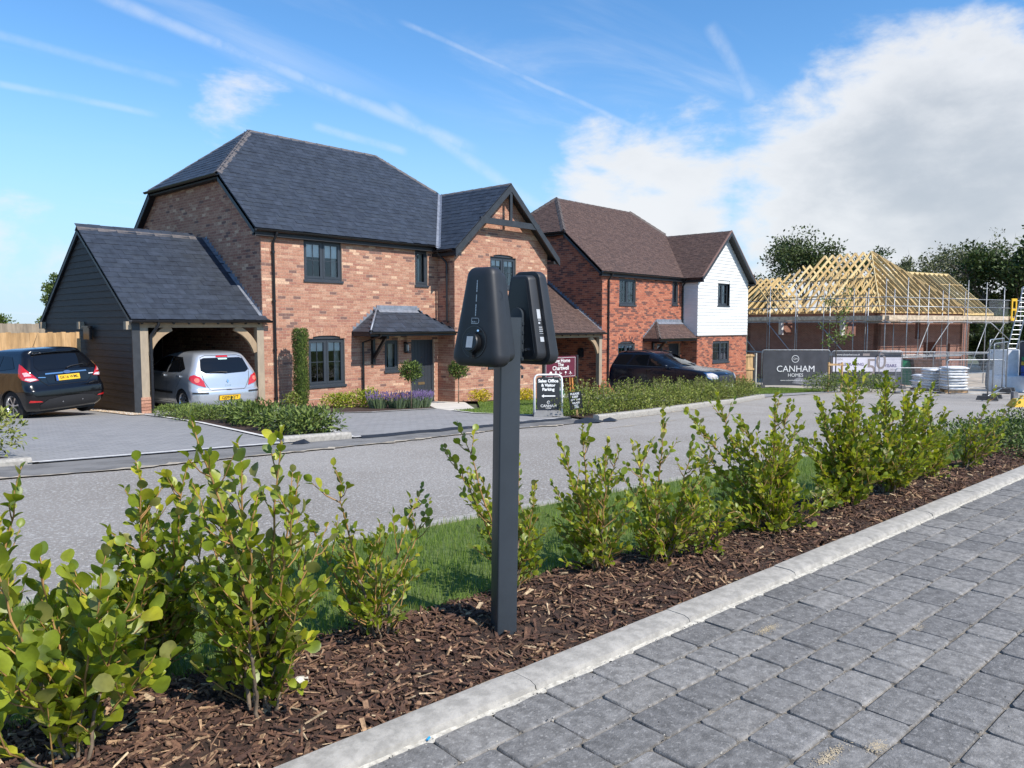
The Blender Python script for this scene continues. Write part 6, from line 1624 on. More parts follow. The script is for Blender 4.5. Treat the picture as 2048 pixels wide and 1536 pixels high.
# --- dark crossover in front of the far house, nose to the road
PN = mat('paint_midnight', (0.006, 0.009, 0.017), 0.22, 0, coat=0.12, spec=0.35)
km = [(.20, -.66, 3.42, .82, .2, .3), (.30, -.78, 3.52, .88, .2, .3), (.42, -.84, 3.57, .905, .2, .3), (.56, -.86, 3.585, .918, .2, .3), (.70, -.855, 3.58, .921, .2, .32), (.84, -.84, 3.56, .918, .2, .34), (.94, -.825, 3.50, .910, .2, .36), (1.02, -.815, 3.30, .896, .2, .40), (1.07, -.80, 2.95, .880, .19, .42), (1.105, -.79, 2.48, .862, .19, .42), (1.14, -.775, 2.18, .842, .18, .40), (1.22, -.74, 1.98, .800, .18, .34), (1.34, -.685, 1.68, .745, .17, .30), (1.46, -.62, 1.36, .695, .17, .28), (1.55, -.58, 1.12, .650, .17, .28), (1.605, -.54, .92, .59, .2, .3), (1.635, -.42, .75, .50, .2, .3), (1.652, -.2, .55, .36, .2, .3), (1.66, .0, .35, .18, .1, .1)]
Mi = Car('crossover_car', 'dark blue black crossover parked in front of the orange red house', (24.25, 15.80, zp(24.3, 14.3) + .02), radians(-90), km, PN)
Mi.root.rotation_euler = (0, radians(0), radians(-90))
Mi.body((0.0, 2.692), .35)
Mi.wheels((0.0, 2.692), .35, .22, .91, ALLOYK, 5, .16)
Mi.patch('side_window', [(.08, 1.15), (.86, 1.15), (.86, 1.535), (.30, 1.53)], CGLASS, 'side', sides=(1, -1), step=.08)
Mi.patch('side_window', [(.92, 1.15), (1.95, 1.15), (1.46, 1.45), (1.28, 1.535), (.92, 1.54)], CGLASS, 'side', sides=(1, -1), step=.08)
Mi.patch('side_window', [(-.56, 1.18), (-.02, 1.15), (.18, 1.53), (-.36, 1.52)], CGLASS, 'side', sides=(1, -1), step=.08)
Mi.patch('rear_window', [(-.55, 1.15), (.55, 1.15), (.48, 1.5), (-.48, 1.5)], CGLASS)
mb = MB()   # windscreen follows the slope between bonnet and roof
Mi.patch('windscreen', [(-.70, 1.16), (.70, 1.16), (.56, 1.53), (-.56, 1.53)], CGLASS, 'front', off=.008)
Mi.strip('panel_gap', [(.89, 1.54), (.90, .70), (.86, .34), (2.0, .34), (2.08, .75), (2.05, 1.12)], .008, SEAM, 'side', sides=(1, -1))
Mi.strip('panel_gap', [(.05, 1.14), (.10, .9), (.36, .62), (.40, .34), (.86, .34)], .008, SEAM, 'side', sides=(1, -1))
Mi.strip('window_trim', [(-.60, 1.14), (1.98, 1.13)], .018, mat('trim_dark', (.05, .06, .075), .25, 0, metal=.5), 'side', off=.012, sides=(1, -1))
for sg in (1, -1):
    li = part('headlight', Mi.root, local=True)
    Mi.patch('lens', [(.62, .80), (.86, .79), (.98, .86), (.93, .97), (.70, .985), (.60, .90)], CLRL, 'front', off=.012, parent=li, sides=(sg,), step=.04)
    Mi.patch('rim', [(.585, .775), (.87, .765), (1.02, .85), (.96, 1.0), (.68, 1.01), (.565, .90)], CHROME, 'front', off=.006, parent=li, sides=(sg,), step=.04)
    Mi.patch('rear_light', [(.68, .80), (.92, .82), (.94, 1.04), (.72, 1.04)], REDL, off=.01, sides=(sg,), step=.04)
Mi.patch('grille', [(-.52, .62), (.52, .62), (.58, .82), (.48, .90), (-.48, .90), (-.58, .82)], PLAST, 'front', off=.01)
Mi.patch('bumper_grille', [(-.62, .30), (.62, .30), (.66, .48), (-.66, .48)], PLAST, 'front', off=.01)
Mi.patch('badge', [(.06 * cos(t), .955 + .022 * sin(t)) for t in np.linspace(0, 2 * pi, 12)[:-1]], CHROME, 'front', off=.016, step=.2)
Mi.plate(.545, '22 8PS', WPLATE, front=True)
Mi.patch('bonnet_scoop', [(-.16, 1.03), (.16, 1.03), (.12, 1.055), (-.12, 1.055)], PLAST, 'front', off=.012)
for x in (1.0, .22): box_on(Mi, 'door_handle', PN, (x, -(Mi.side_y(x, 1.02) + .018), 1.02), .10, .016, .02)
for sg in (1, -1):
    rl = MB(); rl.tube([(-.30, sg * .60, 1.58), (-.1, sg * .60, 1.655), (.6, sg * .60, 1.675), (1.0, sg * .59, 1.60)], .018, 8); rl.obj('roof_rail', BLACK, Mi.root, smooth=True, local=True)
for x in (0.0, 2.692):
    for sg in (1, -1):
        ar = MB(); n = 18
        for i in range(n):
            a0, a1 = pi * (-.03 + 1.06 * i / n), pi * (-.03 + 1.06 * (i + 1) / n)
            f = lambda r, a: (x + r * cos(a), sg * (Mi.side_y(x + r * cos(a), max(.22, .322 + r * sin(a))) + .012), max(.22, .322 + r * sin(a)))
            ar.poly([f(.392, a0), f(.45, a0), f(.45, a1), f(.392, a1)])
        ar.obj('arch_trim', PLAST, Mi.root, local=True)
mirror_wing(Mi, 1.72, 1.13, PN)
sl = MB(); sl.box((-.5, -.75, .15), (3.2, .75, .26)); sl.obj('underbody', CARIN, Mi.root, local=True)
# ------------------------------------------------------------------ plants
RT = V((sin(YAW), -cos(YAW), 0)); FH = V((cos(YAW), sin(YAW), 0))
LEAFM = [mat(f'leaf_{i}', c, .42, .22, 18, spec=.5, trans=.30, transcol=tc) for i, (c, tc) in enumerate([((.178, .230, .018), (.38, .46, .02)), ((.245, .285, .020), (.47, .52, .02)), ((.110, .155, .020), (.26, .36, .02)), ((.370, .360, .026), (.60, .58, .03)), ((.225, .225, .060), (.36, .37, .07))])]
STEMO = mat('stem_orange', (.34, .19, .065), .7, .2, 30)
STEMB = mat('stem_brown', (.17, .125, .085), .85, .25, 25, bump=.3, bscale=80)
def leaf_mesh(name, m, bend, cup, twist, wf=.36, rows=5):
    """one broad oval leaf, 1 unit long along +Y"""
    mb = MB(); prof = [(0, .03), (.10, .10), (.30, .80), (.55, 1.0), (.80, .80), (.95, .38), (1.0, .06)]
    for (t, w) in prof:
        z = -bend * t * t + .04; a = twist * t
        for sx in (-1, 0, 1):
            x = sx * w * wf; zz = z + (cup * abs(sx) * w) + .02 * sx * sin(9 * t)
            mb.v.append((x * cos(a) - 0, t, zz + x * sin(a)))
    for i in range(len(prof) - 1):
        for j in range(2): b = i * 3 + j; mb.f.append((b, b + 1, b + 4, b + 3)); mb.m.append(0)
    return mb.mesh(name, m, smooth=True)
LEAVES = [[leaf_mesh('leaf', m, bd, cu, tw) for (bd, cu, tw) in ((.10, .10, .1), (.28, .14, -.25), (-.08, .16, .2), (.18, .05, .35))] for m in LEAFM]
def orient(d, R, up=V((0, 0, 1)), roll=.75):
    d = d.normalized(); n = up - d * up.dot(d)
    if n.length < .05: n = d.orthogonal()
    n.normalize(); n = (n + V((R.gauss(0, roll), R.gauss(0, roll), R.gauss(0, roll)))); n = (n - d * n.dot(d)).normalized(); x = d.cross(n)
    return Matrix((x, d, n)).transposed()
def shrub(label, X, Y, z0, tips, seed, lsize=.052, dens=1.0, depth=.16, solo=300, group='young hedge shrubs in the bark bed'):
    """broad-leaved evergreen: several upright stems that branch, each leaf a piece of its own"""
    R = random.Random(seed)
    root = thing('hedge_shrub', label, 'shrub', (X, Y, z0), group=group)
    stems = MB(); twigs = MB(); L = []
    base = V((X, Y, z0))
    if X > 4: tips = [(dx * 1.2, h) for dx, h in tips]
    tips = list(tips) + [(dx * R.uniform(.5, 1.1) + R.gauss(0, .05), h * R.uniform(.5, .88)) for dx, h in tips[:int(len(tips) * min(1, dens * .8))]]
    for (dx, h) in tips:
        off = R.gauss(0, depth); tip = base + RT * dx + FH * off + V((0, 0, h))
        b0 = base + RT * R.uniform(-.045, .045) + FH * R.uniform(-.06, .06) - V((0, 0, .03))
        mid = b0 + (tip - b0) * .45 + V((0, 0, h * .02)) + RT * (dx * -.12 + R.gauss(0, .025)) + FH * R.gauss(0, .03)
        n = 12; pts = []
        for i in range(n + 1):
            t = i / n; p = b0 * (1 - t) ** 2 + mid * 2 * t * (1 - t) + tip * t * t; pts.append(p + V((R.gauss(0, .004), R.gauss(0, .004), 0)))
        r0 = .0042 + .0040 * h; rs = [r0 * (1 - .80 * i / n) for i in range(n + 1)]
        k = int(n * .45)
        stems.tube(pts[:k + 1], rs[:k + 1], 6); twigs.tube(pts[k:], rs[k:], 5)
        def at(t): q = t * n; i = min(n - 1, int(q)); return pts[i].lerp(pts[i + 1], q - i), (pts[i + 1] - pts[i]).normalized()
        Lm = (tip - b0).length; s = .16 * Lm + R.uniform(0, .03); ph = R.uniform(0, 6.28)
        while s < Lm:
            t = s / Lm; p, d = at(t); ph += 2.4 + R.gauss(0, .25)
            o = d.orthogonal().normalized(); o = Matrix.Rotation(ph, 3, d) @ o
            top = t > .86
            ld = (o * (.70 if not top else .50) + d * (.85 if not top else 1.0) + V((0, 0, .22))).normalized()
            sz = lsize * R.uniform(.55, 1.2) * (1 if t < .9 else .72)
            L.append((p, ld, sz, t)); s += (.021 if not top else .014) / dens * R.uniform(.8, 1.3)
        # side twigs
        nt = max(2, int(Lm * 13 * dens))
        for k in range(nt):
            t = R.uniform(.12, .88); p, d = at(t); o = Matrix.Rotation(R.uniform(0, 6.28), 3, d) @ d.orthogonal().normalized()
            tl = R.uniform(.06, .19) * (1.15 - t * .6) ; td = (o * .8 + d * .75).normalized(); q = p + td * tl + V((0, 0, tl * .25))
            m_ = (p + q) / 2 - V((0, 0, .01)); twigs.tube([p, m_, q], [.0028, .0022, .0012], 4, cap=False)
            nl = max(3, int(tl / .021)); ph2 = R.uniform(0, 6)
            for j in range(nl):
                tt = .25 + .75 * (j + 1) / nl; pp = p.lerp(q, tt); ph2 += 2.4; oo = Matrix.Rotation(ph2, 3, td) @ td.orthogonal().normalized()
                ld = (oo * (.7 if j < nl - 1 else .25) + td * .7 + V((0, 0, .45))).normalized(); L.append((pp, ld, lsize * R.uniform(.5, 1.1), t + .1 * tt))
    stems.obj('stem', STEMB, root, smooth=True); twigs.obj('twig', STEMO, root, smooth=True)
    camp = V((0, 0, CAM_H)); hmax = max(h for _, h in tips)
    L.sort(key=lambda l: (l[0] - camp).length / l[2])
    rest = MB()
    for i, (p, d, sz, t) in enumerate(L):
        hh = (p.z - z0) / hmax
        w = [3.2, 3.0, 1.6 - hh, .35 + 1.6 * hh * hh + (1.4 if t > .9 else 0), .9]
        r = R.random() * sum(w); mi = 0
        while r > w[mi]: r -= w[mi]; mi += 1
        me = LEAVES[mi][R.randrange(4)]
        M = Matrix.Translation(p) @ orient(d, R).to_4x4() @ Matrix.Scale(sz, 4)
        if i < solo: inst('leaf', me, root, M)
        else: rest.add([M @ v.co for v in me.vertices], [tuple(f.vertices) for f in me.polygons], mi)
    if rest.v: tag(rest.obj('foliage', LEAFM, root, smooth=True), kind='stuff')
    return root
SH = [
('large leaved bright green shrub in the bottom left corner of the bark bed', .72, 2.34, [(.06, .61), (.14, .59), (-.18, .49), (-.09, .50), (-.13, .74), (.23, .59), (.26, .34), (.16, .43), (-.18, .29), (.07, .34)], .070, .66),
('green shrub cut off by the left edge of the picture', .54, 2.66, [(.10, .82), (.03, .74), (.13, .47), (.18, .38), (.10, .31)], .055, .9),
('dense tall shrub second from left, standing back against the grass', 1.13, 2.80, [(.06, .80), (.16, .75), (.23, .67), (-.04, .56), (-.09, .35), (.25, .37), (.09, .58), (-.14, .46), (.14, .23), (.02, .66), (.12, .5)], .054, 1.25),
('broad many stemmed shrub beside the pale stone in the bark', 1.25, 2.23, [(-.11, .99), (-.04, .90), (.10, .94), (-.19, .81), (.18, .81), (.04, .75), (-.24, .59), (.20, .60), (-.15, .67), (.11, .49), (-.23, .31), (.15, .28)], .052, .85),
('small open shrub with leaning stems left of the charging post', 1.87, 2.42, [(-.12, .74), (-.25, .53), (.13, .55), (.01, .49), (-.15, .43), (.07, .31), (-.19, .25), (.11, .17)], .048, .85),
('thin leggy shrub half hidden behind the charging post', 2.60, 2.36, [(-.26, .81), (.02, .64), (.10, .54), (-.16, .53), (.10, .30), (-.07, .34)], .045, 1.0),
('bushy shrub just right of the charging post', 3.11, 2.27, [(-.20, .70), (-.09, .79), (.03, .72), (.13, .61), (-.23, .47), (.18, .37), (-.03, .47), (-.20, .22)], .045, 1.15),
('second bushy shrub right of the charging post with a tall middle shoot', 3.44, 2.10, [(.03, .81), (-.15, .64), (.14, .68), (.25, .59), (-.08, .50), (.26, .31), (.10, .44), (-.18, .24)], .045, 1.15),
('low shrub sprawling towards the kerb, third right of the charging post', 3.81, 2.02, [(.03, .29), (-.08, .26), (-.04, .40), (.08, .2)], .044, 1.1),
('wide dense shrub with a long shoot leaning left over the road', 4.37, 1.90, [(-.45, .75), (-.25, .84), (-.09, .86), (.04, .81), (.16, .72), (-.34, .51), (.22, .51), (-.13, .57), (.28, .27), (-.37, .27), (.09, .51)], .048, 1.45),
('tallest shrub of the right hand clump, yellow green at its top', 5.36, 1.82, [(-.22, .78), (.0, 1.02), (.07, .96), (-.12, .74), (.19, .74), (-.17, .47), (.17, .40), (-.03, .57), (.1, .6), (-.3, .5)], .050, 1.7),
('dense shrub second from right in the clump by the kerb', 6.01, 1.75, [(-.07, .90), (.06, .89), (.18, .83), (-.15, .59), (.28, .48), (.06, .52), (.20, .26), (-.25, .7), (0, .7)], .050, 1.7),
('upright shrub at the right end of the dense clump', 6.71, 1.66, [(.10, .78), (-.04, .70), (.17, .42), (-.14, .46), (.06, .42), (.14, .22), (-.2, .65)], .050, 1.7),
('sparse dark shrub with two bare shoots at the far right of the bed', 7.45, 1.57, [(.13, .73), (.36, .65), (.06, .47), (.26, .48), (.15, .35), (-.06, .27)], .042, .95),
]
R = random.Random(77)
for i, (lab, x, y, tp, ls, dn) in enumerate(SH): shrub(lab, x, y, .02, tp, 100 + i, ls * R.uniform(.92, 1.02), dn)
# pale stone lying in the bark, weeds, bits
st = MB(); R = random.Random(3); bmx = bmesh.new(); bmesh.ops.create_icosphere(bmx, subdivisions=2, radius=1)
for v in bmx.verts: v.co = V((v.co.x * .036 * R.uniform(.85, 1.2), v.co.y * .028 * R.uniform(.85, 1.15), v.co.z * .017 * R.uniform(.8, 1.15)))
me = bpy.data.meshes.new("stone"); bmx.to_mesh(me); bmx.free(); me.materials.append(mat('pale_stone', (.62, .57, .46), .9, .15, 40, bump=.4, bscale=90))
o = inst('stone', me, None, Matrix.Translation((1.40, 2.265, .050)) @ Matrix.Rotation(.4, 4, 'Z')); tag(o, 'pale flat stone lying on the bark beside the broad shrub', 'stone')
bc = MB(); bc.cyl(uvw(1.33, 1.862, .004), uvw(1.345, 1.87, .004), .004, 8); tag(bc.obj('plastic_offcut', mat('blue_plastic', (.02, .30, .62), .4, 0)), 'tiny blue plastic offcut lying against the front kerb', 'offcut')

def scatter_leaves(mb, c, rad, N, size, R, mats_n, wts, shell=.5, aspect=.55, flat=None, top=None):
    """small folded leaves through an ellipsoid, denser to the outside"""
    tot = sum(wts)
    for i in range(N):
        d = V((R.gauss(0, 1), R.gauss(0, 1), R.gauss(0, 1))).normalized(); k = (shell + (1 - shell) * R.random() ** .5) if R.random() < .8 else R.random()
        lump = 1 + .16 * sin(5 * d.x + 3 * d.z + c[0] * 3) * sin(4 * d.y - 2 * d.z + c[1]) + .10 * sin(11 * d.x + 7 * d.y + 5 * d.z)
        p = V((c[0] + d.x * rad[0] * k * lump, c[1] + d.y * rad[1] * k * lump, c[2] + d.z * rad[2] * k * lump))
        if flat is not None and p.z < flat: continue
        ld = (d * .8 + V((R.gauss(0, .6), R.gauss(0, .6), R.gauss(0, .5) + .25))).normalized(); n = orient(ld, R, roll=.8); x = n.col[0]; s = size * R.uniform(.6, 1.25); w = s * aspect * .5; u = n.col[2]
        r = R.random() * tot; mi = 0
        while r > wts[mi]: r -= wts[mi]; mi += 1
        mb.add([p, p + ld * s * .5 + x * w + u * w * .25, p + ld * s, p + ld * s * .5 - x * w + u * w * .25], [(0, 1, 2), (0, 2, 3)], mi)
HEDG = [mat('hedge_leaf_a', (.20, .25, .035), .65, .2, 20, trans=.25), mat('hedge_leaf_b', (.27, .31, .045), .65, .2, 20, trans=.25), mat('hedge_leaf_c', (.085, .12, .024), .55, .2, 20, trans=.2), mat('hedge_leaf_d', (.29, .29, .08), .5, .2, 20, trans=.25)]
DARKG = [mat('dark_leaf_a', (.08, .125, .02), .65, .2, 20, trans=.15), mat('dark_leaf_b', (.125, .18, .03), .65, .2, 20, trans=.15), mat('dark_leaf_c', (.038, .065, .015), .55, .2, 20, trans=.1), mat('dark_leaf_d', (.19, .245, .045), .65, .2, 20, trans=.2)]
LIME = [mat('lime_leaf_a', (.30, .36, .02), .5, .2, 20, trans=.3), mat('lime_leaf_b', (.38, .42, .03), .5, .2, 20, trans=.3), mat('lime_leaf_c', (.16, .22, .02), .5, .2, 20, trans=.2), mat('lime_leaf_d', (.45, .45, .05), .5, .2, 20, trans=.3)]
YELL = [mat('yellow_leaf_a', (.60, .46, .015), .5, .2, 20, trans=.3), mat('yellow_leaf_b', (.70, .58, .03), .5, .2, 20, trans=.3), mat('yellow_leaf_c', (.28, .26, .02), .5, .2, 20, trans=.2), mat('yellow_leaf_d', (.66, .52, .02), .5, .2, 20, trans=.3)]
def bush(name, label, cat, x, y, rad, h, N, size, mats, seed, wts=(4, 3, 3, 2), group=None, stem=True, lobes=3, asp=.55, zf=None, shoots=0):
    R = random.Random(seed); sl_ = MB(); z = (zf or zp)(x, y) + .03
    root = thing(name, label, cat, (x, y, z), group=group); mb = MB()
    for k in range(lobes):
        a = 2 * pi * k / lobes + R.random(); ox, oy = (cos(a) * rad * .45, sin(a) * rad * .45) if lobes > 1 else (0, 0); hh = h * R.uniform(.82, 1.05)
        scatter_leaves(mb, (x + ox, y + oy, z + hh * .52), (rad * .72, rad * .72, hh * .5), N // lobes, size, R, 4, wts, flat=z + .01, aspect=asp)
    mb.obj('foliage', mats, root)
    st = MB()
    for k in range(5): a = R.uniform(0, 6.28); st.tube([(x, y, z - .05), (x + cos(a) * rad * .25, y + sin(a) * rad * .25, z + h * .35), (x + cos(a) * rad * .5, y + sin(a) * rad * .5, z + h * .7)], [.012, .009, .005], 5)
    st.obj('stem', STEMB, root)
    for k in range(shoots):
        a = R.uniform(0, 6.28); r = rad * sqrt(R.random()); p = V((x + cos(a) * r, y + sin(a) * r, z + h * .75)); q = p + V((R.gauss(0, .05), R.gauss(0, .05), h * R.uniform(.28, .5))); tp = MB() if k == 0 else tp; tp.tube([p, q], [.006, .003], 4, cap=False)
        for j in range(9): t = j / 8; scatter_leaves(sl_, p.lerp(q, t), (.025, .025, .02), 3, size * .9, R, 4, wts, aspect=asp)
    if shoots: tp.obj('twig', STEMB, root); sl_.obj('shoot', mats, root)
    return root
# clipped row in front of the dark car
hp = [(13.75, 10.35), (15.05, 10.45), (16.4, 10.62), (17.8, 10.95), (19.2, 11.25), (20.6, 11.5), (22.0, 11.75), (23.4, 12.05), (24.8, 12.35), (25.9, 12.6)]
ordn = ['first', 'second', 'third', 'fourth', 'fifth', 'sixth', 'seventh', 'eighth', 'ninth', 'tenth']
for i, (x, y) in enumerate(hp):
    bush('hedge_bush', f'{ordn[i]} small leaved bush from the advertising board in the hedge before the dark car', 'bush', x, y, .72, .64, 3000, .052, HEDG, 200 + i, group='hedge bushes along the far kerb', lobes=4, shoots=16)
# beds near the soft red house
bush('spreading_conifer', 'low feathery conifer at the foot of the carport post', 'shrub', 7.42, 16.35, .55, .24, 2600, .075, DARKG, 221, (2, 4, 1, 4), lobes=4, asp=.22, group='plants between the drives')
bush('spreading_conifer', 'low feathery conifer in front of the silver car wheel', 'shrub', 7.30, 15.0, .60, .26, 2800, .075, DARKG, 222, (2, 4, 1, 4), lobes=4, asp=.22, group='plants between the drives')
for i, (x, y, lab) in enumerate(((7.35, 13.7, 'leafy laurel bush behind the silver car bumper'), (7.2, 12.7, 'leafy laurel bush in the middle of the bed between the drives'), (7.0, 11.55, 'large leafy laurel bush near the road end of the bed'), (6.75, 10.5, 'laurel bush at the kerbed tip of the bed between the drives'))):
    bush('laurel_bush', lab, 'bush', x, y, .48, .38, 1300, .10, DARKG, 230 + i, (4, 4, 2, 3), lobes=4, asp=.34, group='plants between the drives')
bush('roadside_bush', 'yellow green bush at the left edge beside the left drive', 'bush', 2.25, 10.5, .55, .62, 1500, .075, HEDG, 241, (3, 4, 1, 4), lobes=4, asp=.4)
bush('roadside_bush', 'yellow green bush cut by the left picture edge near the kerb', 'bush', 1.5, 10.9, .5, .7, 1200, .075, HEDG, 242, (3, 4, 1, 4), lobes=4, asp=.4)
# column
R = random.Random(8); x, y = 10.92, 17.30; z = zp(x, y); col_ = thing('clipped_column', 'tall narrow clipped evergreen column beside the ground floor window', 'shrub', (x, y, z)); mb = MB()
for i in range(9500):
    a = R.uniform(0, 2 * pi); t = R.random(); k = (.55 + .45 * R.random() ** .6); r = (.20 + .015 * sin(9 * t)) * k * (1 if t < .95 else 1 - (t - .95) * 5) * (.82 + .18 * min(1, t * 4))
    p = V((x + cos(a) * r, y + sin(a) * r, z + .12 + t * 1.93)); ta = a + pi / 2; q_ = R.gauss(0, .8); d = V((cos(a) * .35 + cos(ta) * q_, sin(a) * .35 + sin(ta) * q_, .9 + R.gauss(0, .5))).normalized(); s = R.uniform(.03, .07); xx = V((cos(a + pi / 2 + R.gauss(0, .5)), sin(a + pi / 2), 0)) * s * .22
    mb.add([p, p + d * s * .5 + xx, p + d * s, p + d * s * .5 - xx], [(0, 1, 2), (0, 2, 3)], 0 if R.random() < .35 else (1 if R.random() < .5 else (3 if R.random() < .5 else 2)))
mb.obj('foliage', DARKG, col_)
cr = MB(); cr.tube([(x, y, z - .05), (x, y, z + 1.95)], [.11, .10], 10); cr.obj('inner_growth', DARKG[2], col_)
bush('small_bush', 'small bright bush at the foot of the drainpipe', 'bush', 10.62, 17.2, .26, .42, 700, .055, HEDG, 251, (4, 3, 2, 1))
bush('lime_bush', 'lime green bush under the ground floor window', 'bush', 11.75, 16.85, .42, .42, 1400, .06, LIME, 252, lobes=3, group='lime green bushes')
bush('lime_bush', 'lime green bush next to the lavender', 'bush', 12.3, 16.5, .42, .48, 1400, .06, LIME, 253, lobes=3, group='lime green bushes')
LAV = [mat('lavender_grey', (.15, .20, .12), .7, .2, 20), mat('lavender_green', (.10, .15, .06), .7, .2, 20), mat('lavender_flower', (.13, .085, .22), .7, .2, 20), mat('lavender_flower_b', (.19, .13, .27), .7, .2, 20)]
def lavender(label, x, y, seed, rad=.34):
    R = random.Random(seed); z = zp(x, y) + .03; root = thing('lavender', label, 'lavender', (x, y, z), group='lavender clumps by the front door'); lv, fl = MB(), MB()
    for i in range(520):
        a = R.uniform(0, 6.28); r = rad * sqrt(R.random()); p = V((x + cos(a) * r * .6, y + sin(a) * r * .6, z)); L = R.uniform(.15, .30); d = V((cos(a) * r * 1.3, sin(a) * r * 1.1, 1.0)).normalized(); q = p + d * L; s = V((R.gauss(0, 1), R.gauss(0, 1), 0)).normalized() * .008
        lv.add([p - s, p + s, q + s * .4, q - s * .4], [(0, 1, 2, 3)], R.randrange(2))
        if R.random() < .26:
            q2 = q + d * R.uniform(.05, .14); lv.add([q - s * .3, q + s * .3, q2 + s * .3, q2 - s * .3], [(0, 1, 2, 3)], 1); fl.tube([q2, q2 + d * .05], [.011, .006], 5, R.randrange(2), cap=False)
    lv.obj('foliage', LAV[:2], root); fl.obj('flower_spike', LAV[2:], root)
for i, (x, y, l) in enumerate(((12.2, 15.8, 'leftmost purple flowering lavender clump by the lime bush'), (12.55, 15.45, 'second purple lavender clump from the lime bush'), (12.95, 15.35, 'third purple lavender clump, behind the standard bay tree'), (13.3, 15.4, 'purple lavender clump below the front door'), (13.65, 15.75, 'rightmost purple lavender clump beside the path'))): lavender(l, x, y, 260 + i)
def bay(label, x, y, h, seed):
    R = random.Random(seed); z = zp(x, y); root = thing('bay_tree', label, 'tree', (x, y, z), group='lollipop bay trees by the door'); st = MB(); st.tube([(x, y, z - .05), (x + .01, y, z + h * .5), (x, y, z + h)], [.016, .014, .012], 8); st.obj('trunk', STEMB, root, smooth=True)
    mb = MB(); scatter_leaves(mb, (x, y, z + h + .10), (.27, .27, .24), 1500, .085, R, 4, (4, 3, 3, 2), shell=.4, aspect=.36); mb.obj('crown', DARKG, root)
bay('lollipop bay tree standing in the lavender', 12.75, 15.15, .88, 271); bay('lollipop bay tree against the bay wall, behind the charger', 15.75, 16.55, .92, 272)
for i, (x, y, l) in enumerate(((16.75, 16.6, 'yellow leaved bush left of the post by the bay wall'), (18.0, 16.55, 'yellow leaved bush under the bay window'), (18.6, 16.4, 'yellow leaved bush nearest the advertising board'))): bush('yellow_bush', l, 'bush', x, y, .34, .36, 900, .06, YELL, 280 + i, lobes=3, group='yellow bushes')
bush('dark_bush', 'small dark bush at the end of the far kerb', 'bush', 26.9, 12.75, .35, .5, 700, .06, DARKG, 290)
bush('garden_bush', 'green bush beside the staked young tree', 'bush', 34.9, 12.9, .9, .85, 2200, .08, DARKG, 291, (2, 4, 1, 4), lobes=5)
bush('garden_bush', 'dark green bush right of the staked young tree', 'bush', 36.6, 11.5, .9, .8, 1800, .08, DARKG, 292, (2, 4, 1, 3), lobes=5)
# creeping cover on the right of the verge
def zv(x, y): u, v = to_uv(x, y); return z_verge(u, v) - .03
for i, (u, v, l) in enumerate(((8.6, 2.45, 'dark creeping shrub at the right end of the bark bed'), (9.3, 2.6, 'dark creeping shrub behind the sparse shrub at the right edge'), (9.6, 2.15, 'dark creeping shrub cut by the right picture edge'), (10.5, 2.5, 'dark creeping shrub farthest along the verge'))):
    q = uvw(u, v); bush('creeping_shrub', l, 'shrub', q.x, q.y, .55, .26, 2400, .035, DARKG, 300 + i, (3, 3, 3, 1), lobes=5, zf=zv, group='creeping ground cover')

